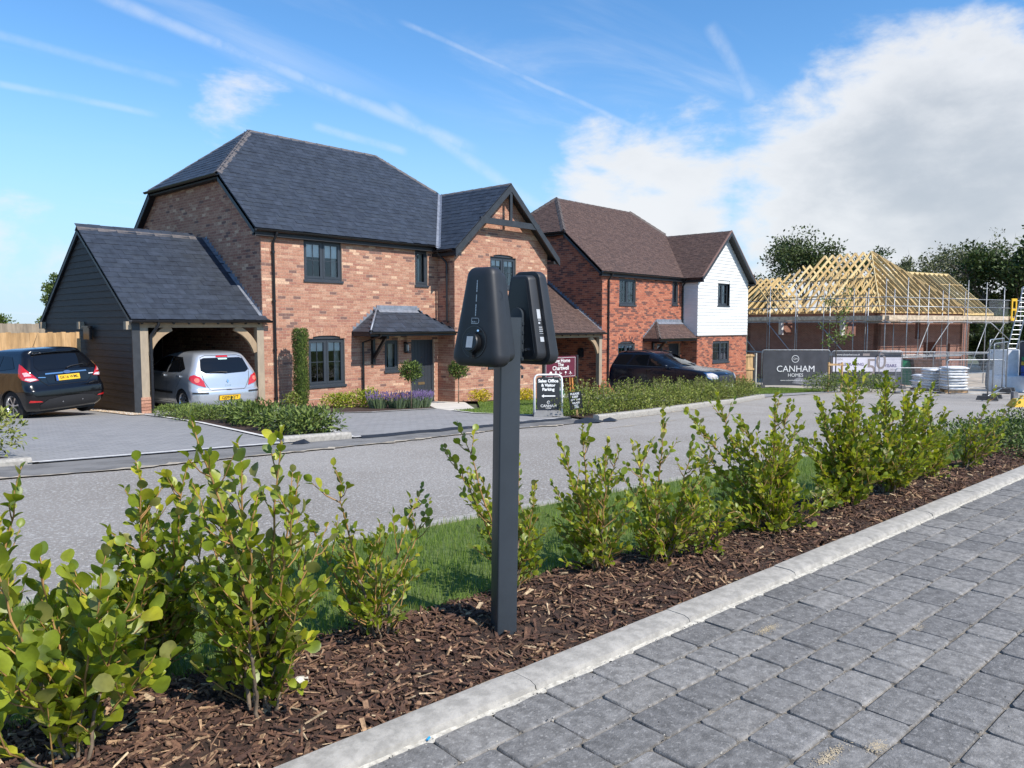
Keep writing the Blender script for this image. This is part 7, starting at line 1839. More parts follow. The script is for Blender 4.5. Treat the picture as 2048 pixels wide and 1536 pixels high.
# ------------------------------------------------------------------ trees
TRK = mat('bark', (.10, .085, .068), .95, .3, 12, bump=.6, bscale=30)
TRKP = mat('bark_pale', (.24, .22, .19), .95, .25, 12, bump=.5, bscale=30)
def tmat(n, c): return [mat(f'{n}_{i}', tuple(x * k for x in c), .6, .2, 3, trans=.25) for i, k in enumerate((1.0, 1.35, .65, 1.7))]
TM = {'oak': tmat('oak_leaf', (.05, .08, .016)), 'ash': tmat('ash_leaf', (.085, .115, .032)), 'mid': tmat('mid_leaf', (.11, .155, .03)), 'pale': tmat('pale_leaf', (.13, .145, .06))}
def tree(label, x, y, h, rad, kind, seed, N, leaf, open_=.5, z=None, trunk=.22, bare=.35, bark=TRK, group='trees behind the building site', up=.7):
    R = random.Random(seed); z = zp(x, y) - .1 if z is None else z
    root = thing('tree', label, 'tree', (x, y, z), group=group); tr = MB(); tips = []
    def grow(p, d, L, r, lev):
        n = 5; pts = [p]; 
        for i in range(n): d = (d + V((R.gauss(0, .16), R.gauss(0, .16), R.gauss(0, .08) + .05))).normalized(); pts.append(pts[-1] + d * L / n)
        tr.tube(pts, [r * (1 - .6 * i / n) for i in range(n + 1)], 6 if lev < 2 else 4, cap=False)
        if lev >= 2: tips.append((pts[-1], d)); tips.append((pts[3], d))
        if lev < 3:
            for k in range(R.choice((3, 4)) if lev < 2 else 2):
                q = pts[R.choice((2, 3, 4, 5))]; a = R.uniform(0, 2 * pi); nd = (d * up + V((cos(a), sin(a), R.uniform(-.1, .5))) * .75).normalized(); grow(q, nd, L * R.uniform(.55, .75), r * .5, lev + 1)
    ht = h * bare; base = V((x, y, z)); top = base + V((R.gauss(0, .3), R.gauss(0, .3), ht)); tr.tube([base, (base + top) / 2 + V((.05, .05, 0)), top], [trunk, trunk * .85, trunk * .75], 8)
    for k in range(5):
        a = 2 * pi * k / 5 + R.random(); grow(top + V((0, 0, R.uniform(-.25, .1) * ht)), V((cos(a) * .7, sin(a) * .7, 1.0)).normalized(), (h - ht) * R.uniform(.30, .42), trunk * .5, 0)
    tr.obj('trunk', bark, root, smooth=True)
    # crown: leaf clumps about the branch ends, kept inside an uneven outline
    mb = MB(); cen = base + V((0, 0, h * (1 + bare) / 2)); ch = h * (1 - bare) / 2 * 1.12
    cl = []
    for (p, d) in tips:
        e = V(((p.x - cen.x) / rad, (p.y - cen.y) / rad, (p.z - cen.z) / ch)); 
        if e.length > 1.0: p = cen + V((e.x * rad, e.y * rad, e.z * ch)) / e.length * R.uniform(.8, 1.0)
        cl.append(p)
    R.shuffle(cl); cl = cl[:max(14, int(len(cl) * (1 - open_)))]
    per = max(8, N // len(cl))
    for p in cl:
        cr_ = rad * R.uniform(.14, .30) * (1 if open_ < .5 else .8)
        scatter_leaves(mb, p, (cr_ * 1.15, cr_ * 1.15, cr_ * .75), int(per * R.uniform(.5, 1.5)), leaf, R, 4, (4, 3, 4, 1), shell=.15, aspect=.6)
    mb.obj('crown', TM[kind], root)
    return root
def at_px(px, D): return (D * FWD.x + RT.x * (px - 1024) / 1545 * D, D * FWD.y + RT.y * (px - 1024) / 1545 * D)
def TR(px, D, ytop, wpx, label, kind, seed, N, leaf, **k):
    x, y = at_px(px, D); z = zp(x, y) - .1; ztop = CAM_H + (650 - ytop) / 1545 * D; tree(label, x, y, (ztop - z) * 1.16, wpx / 2 / 1545 * D * 1.1, kind, seed, int(N * 1.4), leaf, z=z, **k)
TR(1605, 74, 470, 150, 'open crowned tree rising behind the left half of the timber roof', 'ash', 401, 5200, .30, open_=.35, bare=.45)
TR(1515, 80, 520, 110, 'dark tree showing beside the white boarded gable', 'oak', 402, 4500, .32, open_=.1, bare=.25)
TR(1740, 82, 500, 110, 'small dark tree showing just behind the roof peak', 'oak', 403, 3200, .32, open_=.25, bare=.3)
TR(1850, 72, 462, 120, 'thin sparse tree behind the right slope of the timber roof', 'pale', 404, 3000, .26, open_=.55, bare=.30, bark=TRKP)
TR(1800, 84, 490, 90, 'slender pale tree left of the sparse tree', 'pale', 405, 2200, .26, open_=.5, bare=.3, bark=TRKP)
TR(1925, 74, 448, 120, 'sparse tree with pale branches beside the big dark tree', 'pale', 406, 3400, .26, open_=.45, bare=.25, bark=TRKP)
TR(2035, 66, 432, 190, 'big dark leafy tree at the right edge', 'oak', 407, 11000, .34, open_=.0, bare=.22, trunk=.35)
TR(1960, 70, 560, 130, 'mid green bushy tree below the sparse trees', 'mid', 408, 6000, .30, open_=.0, bare=.12)
TR(1890, 78, 560, 130, 'mid green bushy tree behind the scaffold corner', 'mid', 409, 5000, .30, open_=.0, bare=.12)
TR(2040, 60, 590, 150, 'dark bushy tree behind the scaffold ladder', 'oak', 410, 7000, .28, open_=.0, bare=.08)
TR(1970, 64, 640, 120, 'low dark thicket tree right of the scaffold', 'oak', 411, 5000, .28, open_=.0, bare=.06)
TR(2120, 68, 470, 200, 'leafy tree mostly outside the right edge', 'oak', 412, 5000, .34, open_=.0, bare=.2)
TR(1700, 88, 560, 160, 'distant mid green tree seen through the rafters', 'mid', 413, 4200, .32, open_=.0, bare=.15)
TR(1800, 90, 570, 160, 'distant dark tree seen through the right rafters', 'oak', 414, 4200, .32, open_=.0, bare=.15)
G_ = 'trees beyond the left fence'
for i, (px, D, ytop, wpx, lab) in enumerate(((40, 40, 632, 95, 'light green bushy tree above the wooden fence'), (-8, 37, 612, 60, 'light green tree cut by the left edge above the fence'), (116, 46, 530, 50, 'pale green tree peeping out behind the carport gable'), (82, 44, 622, 60, 'small bushy tree next to the dark gable above the fence'))):
    x, y = at_px(px, D); z = zp(x, y); h = CAM_H + (650 - ytop) / 1545 * D - z; rad = wpx / 2 / 1545 * D; R = random.Random(420 + i)
    root = thing('tree', lab, 'tree', (x, y, z), group=G_); tr = MB(); tr.tube([(x, y, z - .1), (x + .1, y, z + h * .5), (x, y, z + h * .9)], [.09, .06, .02], 7); mb = MB()
    for k in range(16):
        a = R.uniform(0, 6.28); hh = R.uniform(.25, .88) * h; rr_ = rad * (1.05 - .55 * hh / h) * R.uniform(.3, 1); p = V((x + cos(a) * rr_, y + sin(a) * rr_, z + hh)); tr.tube([(x, y, z + hh * .7), p], [.03, .01], 5); scatter_leaves(mb, p, (rad * .45, rad * .45, min(rad * .42, h * .13)), 330, .13, R, 4, (4, 4, 2, 2), shell=.2, aspect=.6)
    tr.obj('trunk', TRK, root); mb.obj('crown', TM['mid'], root)
# ------------------------------------------------------------------ fences, signs, building site
FENCE = [mat(f'fence_board_{i}', c, .85, .22, 6, bump=.3, bscale=40, stretch=(1, 1, .18)) for i, c in enumerate([(.50, .31, .145), (.54, .345, .17), (.45, .275, .125)])]
FOLD = mat('fence_old', (.30, .25, .19), .9, .2, 6, stretch=(1, 1, .2))
GALV = mat('galvanised', (.36, .38, .40), .45, .15, 8, metal=.75)
GALVD = mat('galvanised_dull', (.30, .31, .32), .55, .2, 8, metal=.5)
PINE = [mat(f'pine_{i}', c, .75, .12, 8, stretch=(1, 1, 1)) for i, c in enumerate([(.60, .42, .18), (.70, .54, .27), (.50, .35, .16)])]
SCAFB = mat('scaffold_board', (.52, .42, .30), .85, .2, 5, bump=.2, bscale=30)
BANN = mat('banner_grey', (.048, .050, .062), .7, .12, 2)
BANW = mat('banner_white', (.60, .58, .64), .7, .06, 2)
BANP = mat('banner_purple', (.075, .05, .16), .7, 0)
BANG = mat('banner_pale', (.70, .70, .72), .7, 0)
BANS = mat('banner_mist', (.22, .22, .25), .7, .3, 3)
TAUPE = mat('banner_taupe', (.26, .22, .21), .7, 0)

def board_fence(name, label, x0, x1, y, zt, zb, w, mats, group=None, posts=()):
    root = thing(name, label, 'fence', (x0, y, zb)); R = random.Random(int(x0 * 10) + int(y)); x = x0; cache = {}
    while x < x1 - .01:
        mi = R.randrange(len(mats)); k = (mi, R.randrange(3))
        if k not in cache: 
            mb = MB(); t = .016; mb.hexa([(0, -t, 0), (w * 1.12, -.004 - t, 0), (w * 1.12, .0, 0), (0, .0, 0), (0, -t, zt - zb + .01 * k[1]), (w * 1.12, -.004 - t, zt - zb + .01 * k[1]), (w * 1.12, 0, zt - zb + .01 * k[1]), (0, 0, zt - zb + .01 * k[1])]); cache[k] = mb.mesh('fence_board', mats[mi])
        o = inst('fence_board', cache[k], root, Matrix.Translation((x, y - (.012 if int(x / w) % 2 else 0), zb))); x += w
    mb = MB(); mb.box((x0, y + .001, zb + .3), (x1, y + .05, zb + .38)); mb.obj('rail', mats[0], root); mb = MB(); mb.box((x0, y + .001, zt - .4), (x1, y + .05, zt - .32)); mb.obj('rail', mats[0], root)
    for (px, h) in posts: mb = MB(); mb.box((px, y - .05, zb), (px + .1, y + .052, h)); mb.obj('post', mats[1], root)
    return root
board_fence('timber_fence', 'new upright board fence behind the black hatchback', -1.0, 6.86, 21.0, 1.08, -.95, .098, FENCE, posts=[(6.87, 1.10)])
board_fence('timber_fence', 'older grey fence showing above the new fence at the left', -4.0, 9.0, 27.2, 1.30, -1.2, .11, [FOLD, FOLD, FOLD])
# gravel strip beside the carport
GRV = [mat(f'gravel_{i}', c, .9, .2, 40) for i, c in enumerate([(.46, .34, .22), (.55, .45, .33), (.36, .26, .18), (.50, .47, .42)])]
sheet('gravel_strip', [(6.70, 17.3), (7.08, 17.3), (7.08, 22), (6.86, 22)], .03, GRV[0], 2.0)
mb = MB(); R = random.Random(4)
for i in range(1100):
    y = R.uniform(17.3, 21.5); x = R.uniform(6.72, 7.06); pebble(mb, (x, y, zp(x, y) + .035), R.uniform(.012, .022), R.randrange(4), R)
tag(mb.obj('gravel', GRV), 'strip of tan gravel along the dark boarded carport wall', 'gravel', kind='stuff')
mb = MB(); mb.box((6.93, 20.25, .92), (7.0, 20.62, 1.24)); mb.box((6.90, 20.23, 1.2), (7.01, 20.64, 1.25)); tag(mb.obj('meter_box', BLACK), 'small black box on the boarded gable above the fence', 'box')

# --- pavement sign
def a_board():
    x, y = 12.98, 10.80; z = zp(x, y) + .03; f = V((-x, -y, 0)).normalized(); rz = atan2(f.x, -f.y) + .10
    root = thing('pavement_sign', 'white framed black pavement sign with an arrow on the lawn corner', 'sign', (x, y, z), rz)
    W_, H_ = .30, .90; tl = .13
    P = lambda a, h, o=0: V((a, -.14 + tl * h / H_ - o, h))
    for sg in (1, -1):
        fr = MB(); oc = [(-W_, .0), (W_, .0), (W_, .78)] + [(W_ - .1 + .1 * cos(t), .80 + .1 * sin(t)) for t in np.linspace(0, pi / 2, 6)] + [(-W_ + .1 + .1 * cos(t), .80 + .1 * sin(t)) for t in np.linspace(pi / 2, pi, 6)] + [(-W_, .78)]
        tube = [P(a, h) if sg > 0 else P(a, h) * 1 + V((0, 0.28 - 2 * tl * h / H_, 0)) for a, h in oc[2:]]
        path = [P(W_, 0) if sg > 0 else V((W_, .14, 0))] + tube + [P(-W_, 0) if sg > 0 else V((-W_, .14, 0))]
        fr.tube(path, .02, 8); fr.obj('frame', mat('white_frame', (.80, .80, .78), .4, .03), root, smooth=True, local=True)
    pn = MB(); rr = [(a, .50 + b) for a, b in rrect(W_ - .045, .345, .05, 5)]; pn.prism([P(a, h, .004) for a, h in rr], (0, .008, 0)); pn.obj('panel', mat('sign_black', (.016, .017, .018), .45, 0), root, local=True)
    up = V((0, tl / H_, 1)).normalized(); ux = V((1, 0, 0))
    T = lambda s, h, sz, b=.03, fit=None: text(s, sz, WHITEP, root, P(0, h, .0075), ux, up, bold=b, local=True, fit=fit)
    T('Sales Office', .765, .085, .035, .44); T('& Visitor', .672, .085, .035, .31); T('Parking', .582, .085, .035, .265)
    ar = MB(); ar.poly([P(a, h, .0075) for a, h in ((-.15, .44), (-.10, .475), (-.10, .452), (.15, .452), (.15, .428), (-.10, .428), (-.10, .405))]); ar.obj('arrow', WHITEP, root, local=True)
    rg = MB()
    for i in range(20):
        e = lambda r, t: P(r * cos(t), .305 + r * sin(t), .0075); a0, a1 = 2 * pi * i / 20, 2 * pi * (i + 1) / 20; rg.poly([e(.026, a0), e(.033, a0), e(.033, a1), e(.026, a1)])
    rg.obj('logo_ring', WHITEP, root, local=True); T('CH', .305, .035, 0, .035); T('CANHAM', .225, .08, 0, .34); T('HOMES', .175, .03, 0, .12)
    ft = MB(); ft.hexa([V((-.33, -.2, 0)), V((.33, -.2, 0)), V((.33, .2, 0)), V((-.33, .2, 0)), V((-.28, -.12, .13)), V((.28, -.12, .13)), V((.28, .12, .13)), V((-.28, .12, .13))]); ft.obj('foot', mat('sign_foot', (.16, .16, .16), .6, .1), root, local=True)
    for a in (-.12, .12): cl = MB(); cl.tube([P(a, .84, .01), P(a, .885, .01)], .012, 6); cl.obj('clip', BLACK, root, local=True)
a_board()
def maroon():
    x, y = 16.7, 13.45; z = zp(x, y); rz = -.12
    root = thing('house_sign', 'maroon house type sign on a dark post behind the pavement sign', 'sign', (x, y, z), rz); M_ = mat('maroon', (.115, .012, .03), .5, .05)
    b = MB(); b.box((-.62, -.03, .80), (.58, .0, 1.40)); b.obj('board', M_, root, local=True)
    for a in (-.68, .585): p = MB(); p.box((a, -.05, -.2), (a + .07, .02, 1.42)); p.obj('post', mat('post_dark', (.02, .018, .02), .5, .1), root, local=True)
    ln = MB()
    for (a0, a1, h0, h1) in ((-.585, .545, .835, .842), (-.585, .545, 1.358, 1.365), (-.585, -.578, .842, 1.358), (.538, .545, .842, 1.358)): ln.box((a0, -.034, h0), (a1, -.031, h1))
    ln.obj('border_line', WHITEP, root, local=True)
    ux, up = V((1, 0, 0)), V((0, 0, 1))
    for s, h, f in (('Show Home', 1.275, .72), ('The', 1.165, .22), ('Chartwell', 1.07, .62)): text(s, .1, WHITEP, root, (-.02, -.0325, h), ux, up, bold=.012, local=True, fit=f)
    ic = MB()
    for k in range(5):
        c = -.40 + k * .19
        if k == 0: ic.box((c - .05, -.034, .93), (c + .05, -.031, .955)); ic.box((c - .035, -.034, .956), (c + .035, -.031, .985)); ic.box((c - .045, -.034, .915), (c - .025, -.031, .929)); ic.box((c + .025, -.034, .915), (c + .045, -.031, .929))
        elif k == 1: ic.box((c - .03, -.034, .915), (c + .03, -.031, .93)); ic.box((c - .03, -.034, .94), (c + .03, -.031, .955)); ic.box((c - .03, -.034, .965), (c + .03, -.031, .985))
        elif k == 2: ic.box((c - .045, -.034, .92), (c + .045, -.031, .94)); ic.box((c - .045, -.034, .941), (c - .03, -.031, .98))
        elif k == 3: ic.disc((c, -.034, .95), (0, -1, 0), .03, 12)
        else: ic.prism([(c - .02, -.034, .985), (c + .03, -.034, .93), (c - .02, -.034, .93)], (0, .003, 0)); ic.box((c - .06, -.034, .908), (c + .06, -.031, .916))
        ic.disc((c, -.034, .89), (0, -1, 0), .008, 8)
    ic.obj('pictogram', WHITEP, root, local=True)
maroon()
def stake_sign():
    x, y = 13.22, 10.16; z = zp(x, y) + .03; f = V((-x, -y, 0)).normalized(); rz = atan2(f.x, -f.y)
    root = thing('stake_sign', 'small tilted black notice on a wooden stake beside the pavement sign', 'sign', (x, y, z), rz, tilt=(0, radians(-8)))
    s = MB(); s.box((-.02, -.01, -.1), (.02, .01, .46)); s.obj('stake', FENCE[0], root, local=True)
    b = MB(); b.box((-.14, -.02, .16), (.14, -.011, .54)); b.obj('board', mat('sign_black', (.016, .017, .018), .45, 0), root, local=True)
    for t, h, w in (('PLEASE', .495, .19), ('KEEP', .43, .13), ('OFF THE', .365, .20), ('GRASS', .30, .16)): text(t, .06, WHITEP, root, (0, -.0215, h), (1, 0, 0), (0, 0, 1), bold=.03, local=True, fit=w)
    q = MB(); q.box((-.045, -.0225, .185), (.05, -.021, .265)); q.obj('printed_square', LABW, root, local=True)
stake_sign()
# --- things standing in the far carport
def leaner(label, x, y, cols, seed):
    root = thing('folded_barrier', label, 'barrier', (x, y, zp(x, y)), .2); R = random.Random(seed)
    for k in range(2):
        p = MB(); a = -.16 + k * .26; p.hexa([(a, -.06, 0), (a + .20, -.06, 0), (a + .20, -.03, 0), (a, -.03, 0), (a + .08, .16, .98), (a + .26, .16, .98), (a + .26, .19, .98), (a + .08, .19, .98)]); p.obj('panel', cols[0], root, local=True)
        for h in (.15, .45, .75): s = MB(); o = .22 * h / .98; s.hexa([(a + .03 + .08 * h, -.064 + o, h), (a + .17 + .06 * h, -.064 + o, h), (a + .17 + .06 * h, -.06 + o, h), (a + .03 + .08 * h, -.06 + o, h), (a + .04 + .08 * h, -.034 + o, h + .14), (a + .18 + .06 * h, -.034 + o, h + .14), (a + .18 + .06 * h, -.03 + o, h + .14), (a + .04 + .08 * h, -.03 + o, h + .14)]); s.obj('band', cols[1], root, local=True)
leaner('white folding panels with green bands behind the maroon sign', 20.6, 16.6, (mat('white_plastic', (.75, .77, .76), .5, .03), mat('green_plastic', (.02, .20, .08), .5, .05)), 3)
tb = thing('tool_bundle', 'orange handled tools with a pale bag leaning in the far carport', 'tools', (21.75, 17.0, zp(21.75, 17)))
ORG = mat('orange_wood', (.55, .22, .05), .6, .15)
for a, b in ((-.12, -.04), (.10, .05), (.0, .10)):
    p = MB(); p.tube([(21.75 + a, 16.95, zp(21.75, 17)), (21.75 + b, 17.1, zp(21.75, 17) + 1.25)], .022, 7); p.obj('handle', ORG, tb)
bg_ = MB(); R = random.Random(2); rings = []
for i in range(8): t = i / 7; rr_ = .17 * sin(pi * (.15 + .8 * t)) + .03; rings.append([(21.78 + cos(2 * pi * j / 10) * rr_ * R.uniform(.85, 1.15), 17.05 + sin(2 * pi * j / 10) * rr_, zp(21.75, 17) + .78 + .55 * t) for j in range(10)])
bg_.loft(rings); bg_.obj('bag', mat('pale_sack', (.45, .43, .38), .9, .2, 10, bump=.4, bscale=15), tb, smooth=True)
wb = MB(); r_ = rrect(.13, .2, .09, 5); wb.loft([[(24.92 - .0, 19.0 + a, .15 + b) for a, b in r_], [(24.92 - .12, 19.0 + a * .8, .15 + b * .8) for a, b in r_]]); tag(wb.obj('wall_charger', CHB, None, smooth=True, angle=.6), 'small black charger fixed to the brick wall inside the far carport', 'charger')

# --- site fence panels
def fence_panel(label, a, b, zb, h=1.93, banner=None, wires=True, lean=0.0, m=GALV, group='site fence panels'):
    a, b = V((*a, 0)), V((*b, 0)); L = (b - a).length; d = (b - a) / L; rz = atan2(d.y, d.x)
    root = thing('site_fence_panel', label, 'fence panel', (a.x, a.y, zb), rz, group=group, tilt=(lean, 0))
    fr = MB(); r = .12; path = [(0, 0, 0), (0, 0, h - r)] + [(r - r * cos(t), 0, h - r + r * sin(t)) for t in np.linspace(.3, pi / 2, 5)] + [(L - r + r * sin(t), 0, h - r + r * cos(t)) for t in np.linspace(0, pi / 2 - .3, 5)] + [(L, 0, h - r), (L, 0, 0)]
    fr.tube(path, .021, 7); fr.tube([(0, 0, .12), (L, 0, .12)], .017, 6); fr.obj('frame', m, root, smooth=True, local=True)
    if wires:
        w = MB(); n = int(L / .06)
        for i in range(1, n): x = L * i / n; w.add([(x - .0022, -.0, .12), (x + .0022, 0, .12), (x + .0022, 0, h - .02), (x - .0022, 0, h - .02)], [(0, 1, 2, 3)])
        for i in range(1, 10): z = .12 + (h - .14) * i / 10; w.add([(0, .004, z - .002), (L, .004, z - .002), (L, .004, z + .002), (0, .004, z + .002)], [(0, 1, 2, 3)])
        w.obj('mesh_wire', m, root, local=True)
    ft = MB()
    for x in (0, L): ft.hexa([(x - .12, -.32, -.02), (x + .12, -.32, -.02), (x + .12, .32, -.02), (x - .12, .32, -.02), (x - .10, -.28, .12), (x + .10, -.28, .12), (x + .10, .28, .12), (x - .10, .28, .12)])
    ft.obj('foot', mat('fence_foot', (.06, .06, .06), .8, .2), root, local=True)
    if banner: banner(root, L, h)
    return root
UX, UZ = V((1, 0, 0)), V((0, 0, 1))
def rect(p, L0, L1, z0, z1, o, m, name):
    mb = MB(); mb.box((L0, o - .003, z0), (L1, o, z1)); return mb.obj(name, m, p, local=True)
def banner_a(p, L, h):
    n = 24; mb = MB(); row = lambda z: [(.06 + (L - .12) * i / n, -.03 + .008 * sin(i * 1.3 + z), z) for i in range(n + 1)]
    mb.loft([row(z) for z in np.linspace(.10, h - .05, 9)], cap0=False, cap1=False, close=False); mb.obj('banner', BANN, p, smooth=True, local=True)
    T = lambda s, x, z, f, b=0.0: text(s, .3, BANG, p, (x, -.046, z), UX, UZ, bold=b, local=True, fit=f)
    rg = MB()
    for i in range(28):
        e = lambda r, t: (1.72 + r * cos(t), -.046, 1.47 + r * sin(t)); a0, a1 = 2 * pi * i / 28, 2 * pi * (i + 1) / 28; rg.poly([e(.165, a0), e(.19, a0), e(.19, a1), e(.165, a1)])
    rg.obj('logo_ring', BANG, p, local=True); T('CH', 1.72, 1.47, .20); T('CANHAM', 1.75, .94, 1.95); T('HOMES', 1.75, .62, .78, .0); T('www.canhamhomes.co.uk', 1.55, .36, 1.15)
    hl = MB(); R = random.Random(5); top = [(1.55, .2), (1.7, .42), (1.95, .52), (2.2, .44), (2.45, .38), (2.75, .48), (3.0, .62), (3.2, .66), (3.4, .80)]
    hl.poly([(x, -.044, z) for x, z in top] + [(3.4, -.044, .14), (2.4, -.044, .12)]); hl.obj('printed_hills', BANS, p, local=True)
def banner_b(p, L, h):
    rect(p, .06, L - .06, .10, h - .05, -.03, BANN, 'banner'); rect(p, .06, L - .06, .86, 1.60, -.034, BANW, 'printed_band')
    T = lambda s, x, z, f, m, b=0.0: text(s, .3, m, p, (x, -.039, z), UX, UZ, bold=b, local=True, fit=f)
    T('www.ahcanham.co.uk', .85, 1.74, 1.2, BANG); T('1974', .40, 1.48, .28, TAUPE); T('CELEBRATING', .98, 1.23, 1.35, BANP, .02); T('YEARS', 3.05, 1.16, .62, BANP, .02); T('2024', 3.2, .95, .32, TAUPE)
    text('5', .9, TAUPE, p, (2.05, -.041, 1.05), UX, UZ, local=True, fit=.48); text('0', .9, TAUPE, p, (2.55, -.041, 1.35), UX, UZ, local=True, fit=.52)
    rect(p, 1.60, 1.95, 1.68, 1.80, -.036, TAUPE, 'printed_bar'); rect(p, 2.6, 3.3, .3, .65, -.034, BANS, 'printed_hills')
def banner_c(p, L, h):
    rect(p, .06, L - .06, .10, h - .05, -.03, BANN, 'banner')
    for i, (z, c) in enumerate(((1.15, (.02, .25, .10)), (.93, (.62, .45, .03)), (.60, (.04, .09, .35)), (.40, (.04, .09, .35)), (.2, (.40, .03, .04)))): rect(p, .25, L - .25, z, z + (.16 if i != 2 else .28), -.034, mat(f'notice_{i}', c, .6, .25, 9), 'notice_panel')
zf = -1.98
fence_panel('grey site banner with a round logo and large white lettering beside the white gabled house', (38.27, 17.45), (40.64, 14.85), -1.95, banner=banner_a)
fence_panel('anniversary banner with a pale band on the site fence, right of the grey banner', (40.70, 14.78), (43.17, 12.08), -2.0, banner=banner_b)
fence_panel('plain mesh fence panel overlapping the end of the anniversary banner', (42.2, 12.9), (44.6, 10.3), -2.05)
fence_panel('plain mesh fence panel in front of the white bags', (43.9, 10.8), (45.8, 8.2), -2.05)
fence_panel('low mesh panel lying against the left stack of white bags', (35.6, 10.2), (36.9, 8.8), -1.72, h=1.15)
fence_panel('slack mesh panel right of the white bags', (36.6, 8.35), (38.6, 6.6), -1.75, h=1.55, lean=radians(-8))
fence_panel('open mesh gate panel standing out towards the road at the right', at_px(1976, 25.6), at_px(2004, 28.8), -1.20, h=1.98)
fence_panel('second mesh gate panel turned behind the open gate at the right', at_px(1985, 27.2), at_px(2012, 30.2), -1.28, h=1.9)
fence_panel('dark notice panel with coloured safety signs at the right edge', at_px(2036, 37), at_px(2150, 33), -1.55, h=2.05, banner=banner_c, wires=False)
# timber gate beside the white gabled house
gx = thing('timber_gate', 'small timber fence panel between the white gabled house and the grey banner', 'gate', (36.9, 18.1, -2.0))
for i in range(5):
    x0, y0 = 36.7 + i * .24, 18.6 - i * .2; b = MB(); b.beam((x0, y0, -2.0), (x0, y0, -.22), .30, .02, up=(-.64, -.77, 0)); b.obj('fence_board', FENCE[i % 3], gx)
for z in (-.3, -1.0, -1.65): b = MB(); b.beam((36.65, 18.58, z), (37.85, 17.62, z), .05, .09); b.obj('rail', FENCE[1], gx)
b = MB(); b.box((37.8, 17.55, -2.1), (37.92, 17.67, -.18)); b.obj('post', mat('concrete_post', (.42, .41, .37), .9, .1), gx)

# --- the house under construction
CX_, CY_ = at_px(1752, 46.0); E1 = V((.951, -.309, 0)); E2 = V((.309, .951, 0)); ORG_ = V((CX_, CY_, 0)); ZG = -2.42
def L3(a, b, z): return ORG_ + E1 * a + E2 * b + V((0, 0, z))
def far_brick(name, c1, c2, mo, ux):
    m = bpy.data.materials.new(name); m.use_nodes = True; N = NT(m.node_tree); p = N.n['Principled BSDF']; g = N.node('ShaderNodeNewGeometry')
    s = N.vmath('DOT_PRODUCT', g.outputs['Position'], tuple(ux)); sp = N.node('ShaderNodeSeparateXYZ'); N.l.new(g.outputs['Position'], sp.inputs[0]); cb = N.node('ShaderNodeCombineXYZ'); N.l.new(s, cb.inputs[0]); N.l.new(sp.outputs['Z'], cb.inputs[1])
    br = N.node('ShaderNodeTexBrick', {'Scale': 1.0, 'Color1': (*c1, 1), 'Color2': (*c2, 1), 'Mortar': (*mo, 1), 'Mortar Size': .008, 'Brick Width': .225, 'Row Height': .075, 'Bias': -.1}); N.l.new(cb.outputs[0], br.inputs['Vector'])
    nz = N.noise(g.outputs['Position'], 2.0, 4); N.l.new(N.mix(N.mapr(nz, .35, .65, 0, .4), br.outputs['Color'], tuple(x * .75 for x in c1)), p.inputs['Base Color']); p.inputs['Roughness'].default_value = .9
    bp = N.node('ShaderNodeBump', {'Strength': .4, 'Distance': .006, 'Height': br.outputs['Fac']}); bp.invert = True; N.l.new(bp.outputs[0], p.inputs['Normal'])
    return m
FB1 = far_brick('site_brick_front', (.23, .088, .058), (.15, .056, .04), (.34, .26, .20), E1); FB2 = far_brick('site_brick_side', (.25, .098, .065), (.17, .066, .047), (.33, .25, .19), E2)
bld = thing('unfinished_house', 'half built brick house with bare timber roof trusses behind the site fence', 'house', (CX_, CY_, ZG))
def wall2(name, p, ax, L, z0, z1, holes, m, th=.28, inward=None):
    """wall with real openings: the solid pieces round each hole"""
    mb = MB(); zsl = sorted(set([z0, z1] + [h[2] for h in holes] + [h[3] for h in holes]))
    for za, zb_ in zip(zsl[:-1], zsl[1:]):
        sp = sub_spans([(0, L)], [(h[0], h[1]) for h in holes if h[2] <= za + .001 and h[3] >= zb_ - .001])
        for (s0, s1) in sp:
            P_ = [p(s, z, d) for z in (za, zb_) for (s, d) in ((s0, 0), (s1, 0), (s1, th), (s0, th))]; mb.hexa(P_)
    mb.obj(name, m, bld)
wall2('side_wall', lambda s, z, d: L3(d, s, z), E2, 10.2, ZG, 2.1, [(1.5, 2.65, .62, 1.75), (6.3, 7.45, .62, 1.75)], FB2)
wall2('front_wall', lambda s, z, d: L3(s, d, z), E1, 8.6, ZG, 2.1, [(3.6, 4.1, .4, 1.9), (4.5, 5.8, ZG, .2), (6.9, 7.3, -1.2, .1)], FB1)
wall2('wing_wall', lambda s, z, d: L3(8.3 + s, 3.2 + d, z), E1, 6.6, ZG, 2.1, [(1.0, 2.2, .5, 1.7), (1.2, 2.2, ZG, -.3), (4.5, 5.6, .5, 1.7)], FB1)
wall2('rear_wall', lambda s, z, d: L3(s, 9.9 + d, z), E1, 16, ZG, 2.1, [], FB1); wall2('side_wall', lambda s, z, d: L3(8.32 + d, s, z), E2, 3.2, ZG, 2.1, [], FB2); wall2('end_wall', lambda s, z, d: L3(14.6 + d, 3.2 + s, z), E2, 6.9, ZG, 2.1, [], FB2)
for (s0, s1) in ((1.5, 2.65), (6.3, 7.45)):
    b = MB(); b.box((0, 0, 0), (1, 1, 1)); b = MB()
    P_ = [L3(d, s, z) for z in (.62, 1.75) for (s, d) in ((s1 - .14, .02), (s1 + .001, .02), (s1 + .001, .34), (s1 - .14, .34))]; b.hexa(P_); b.obj('insulation_reveal', WBOARD, bld)
    b = MB(); b.beam(L3(.14, s0 - .1, 1.80), L3(.14, s1 + .1, 1.80), .2, .1); b.obj('lintel', PINE[1], bld)
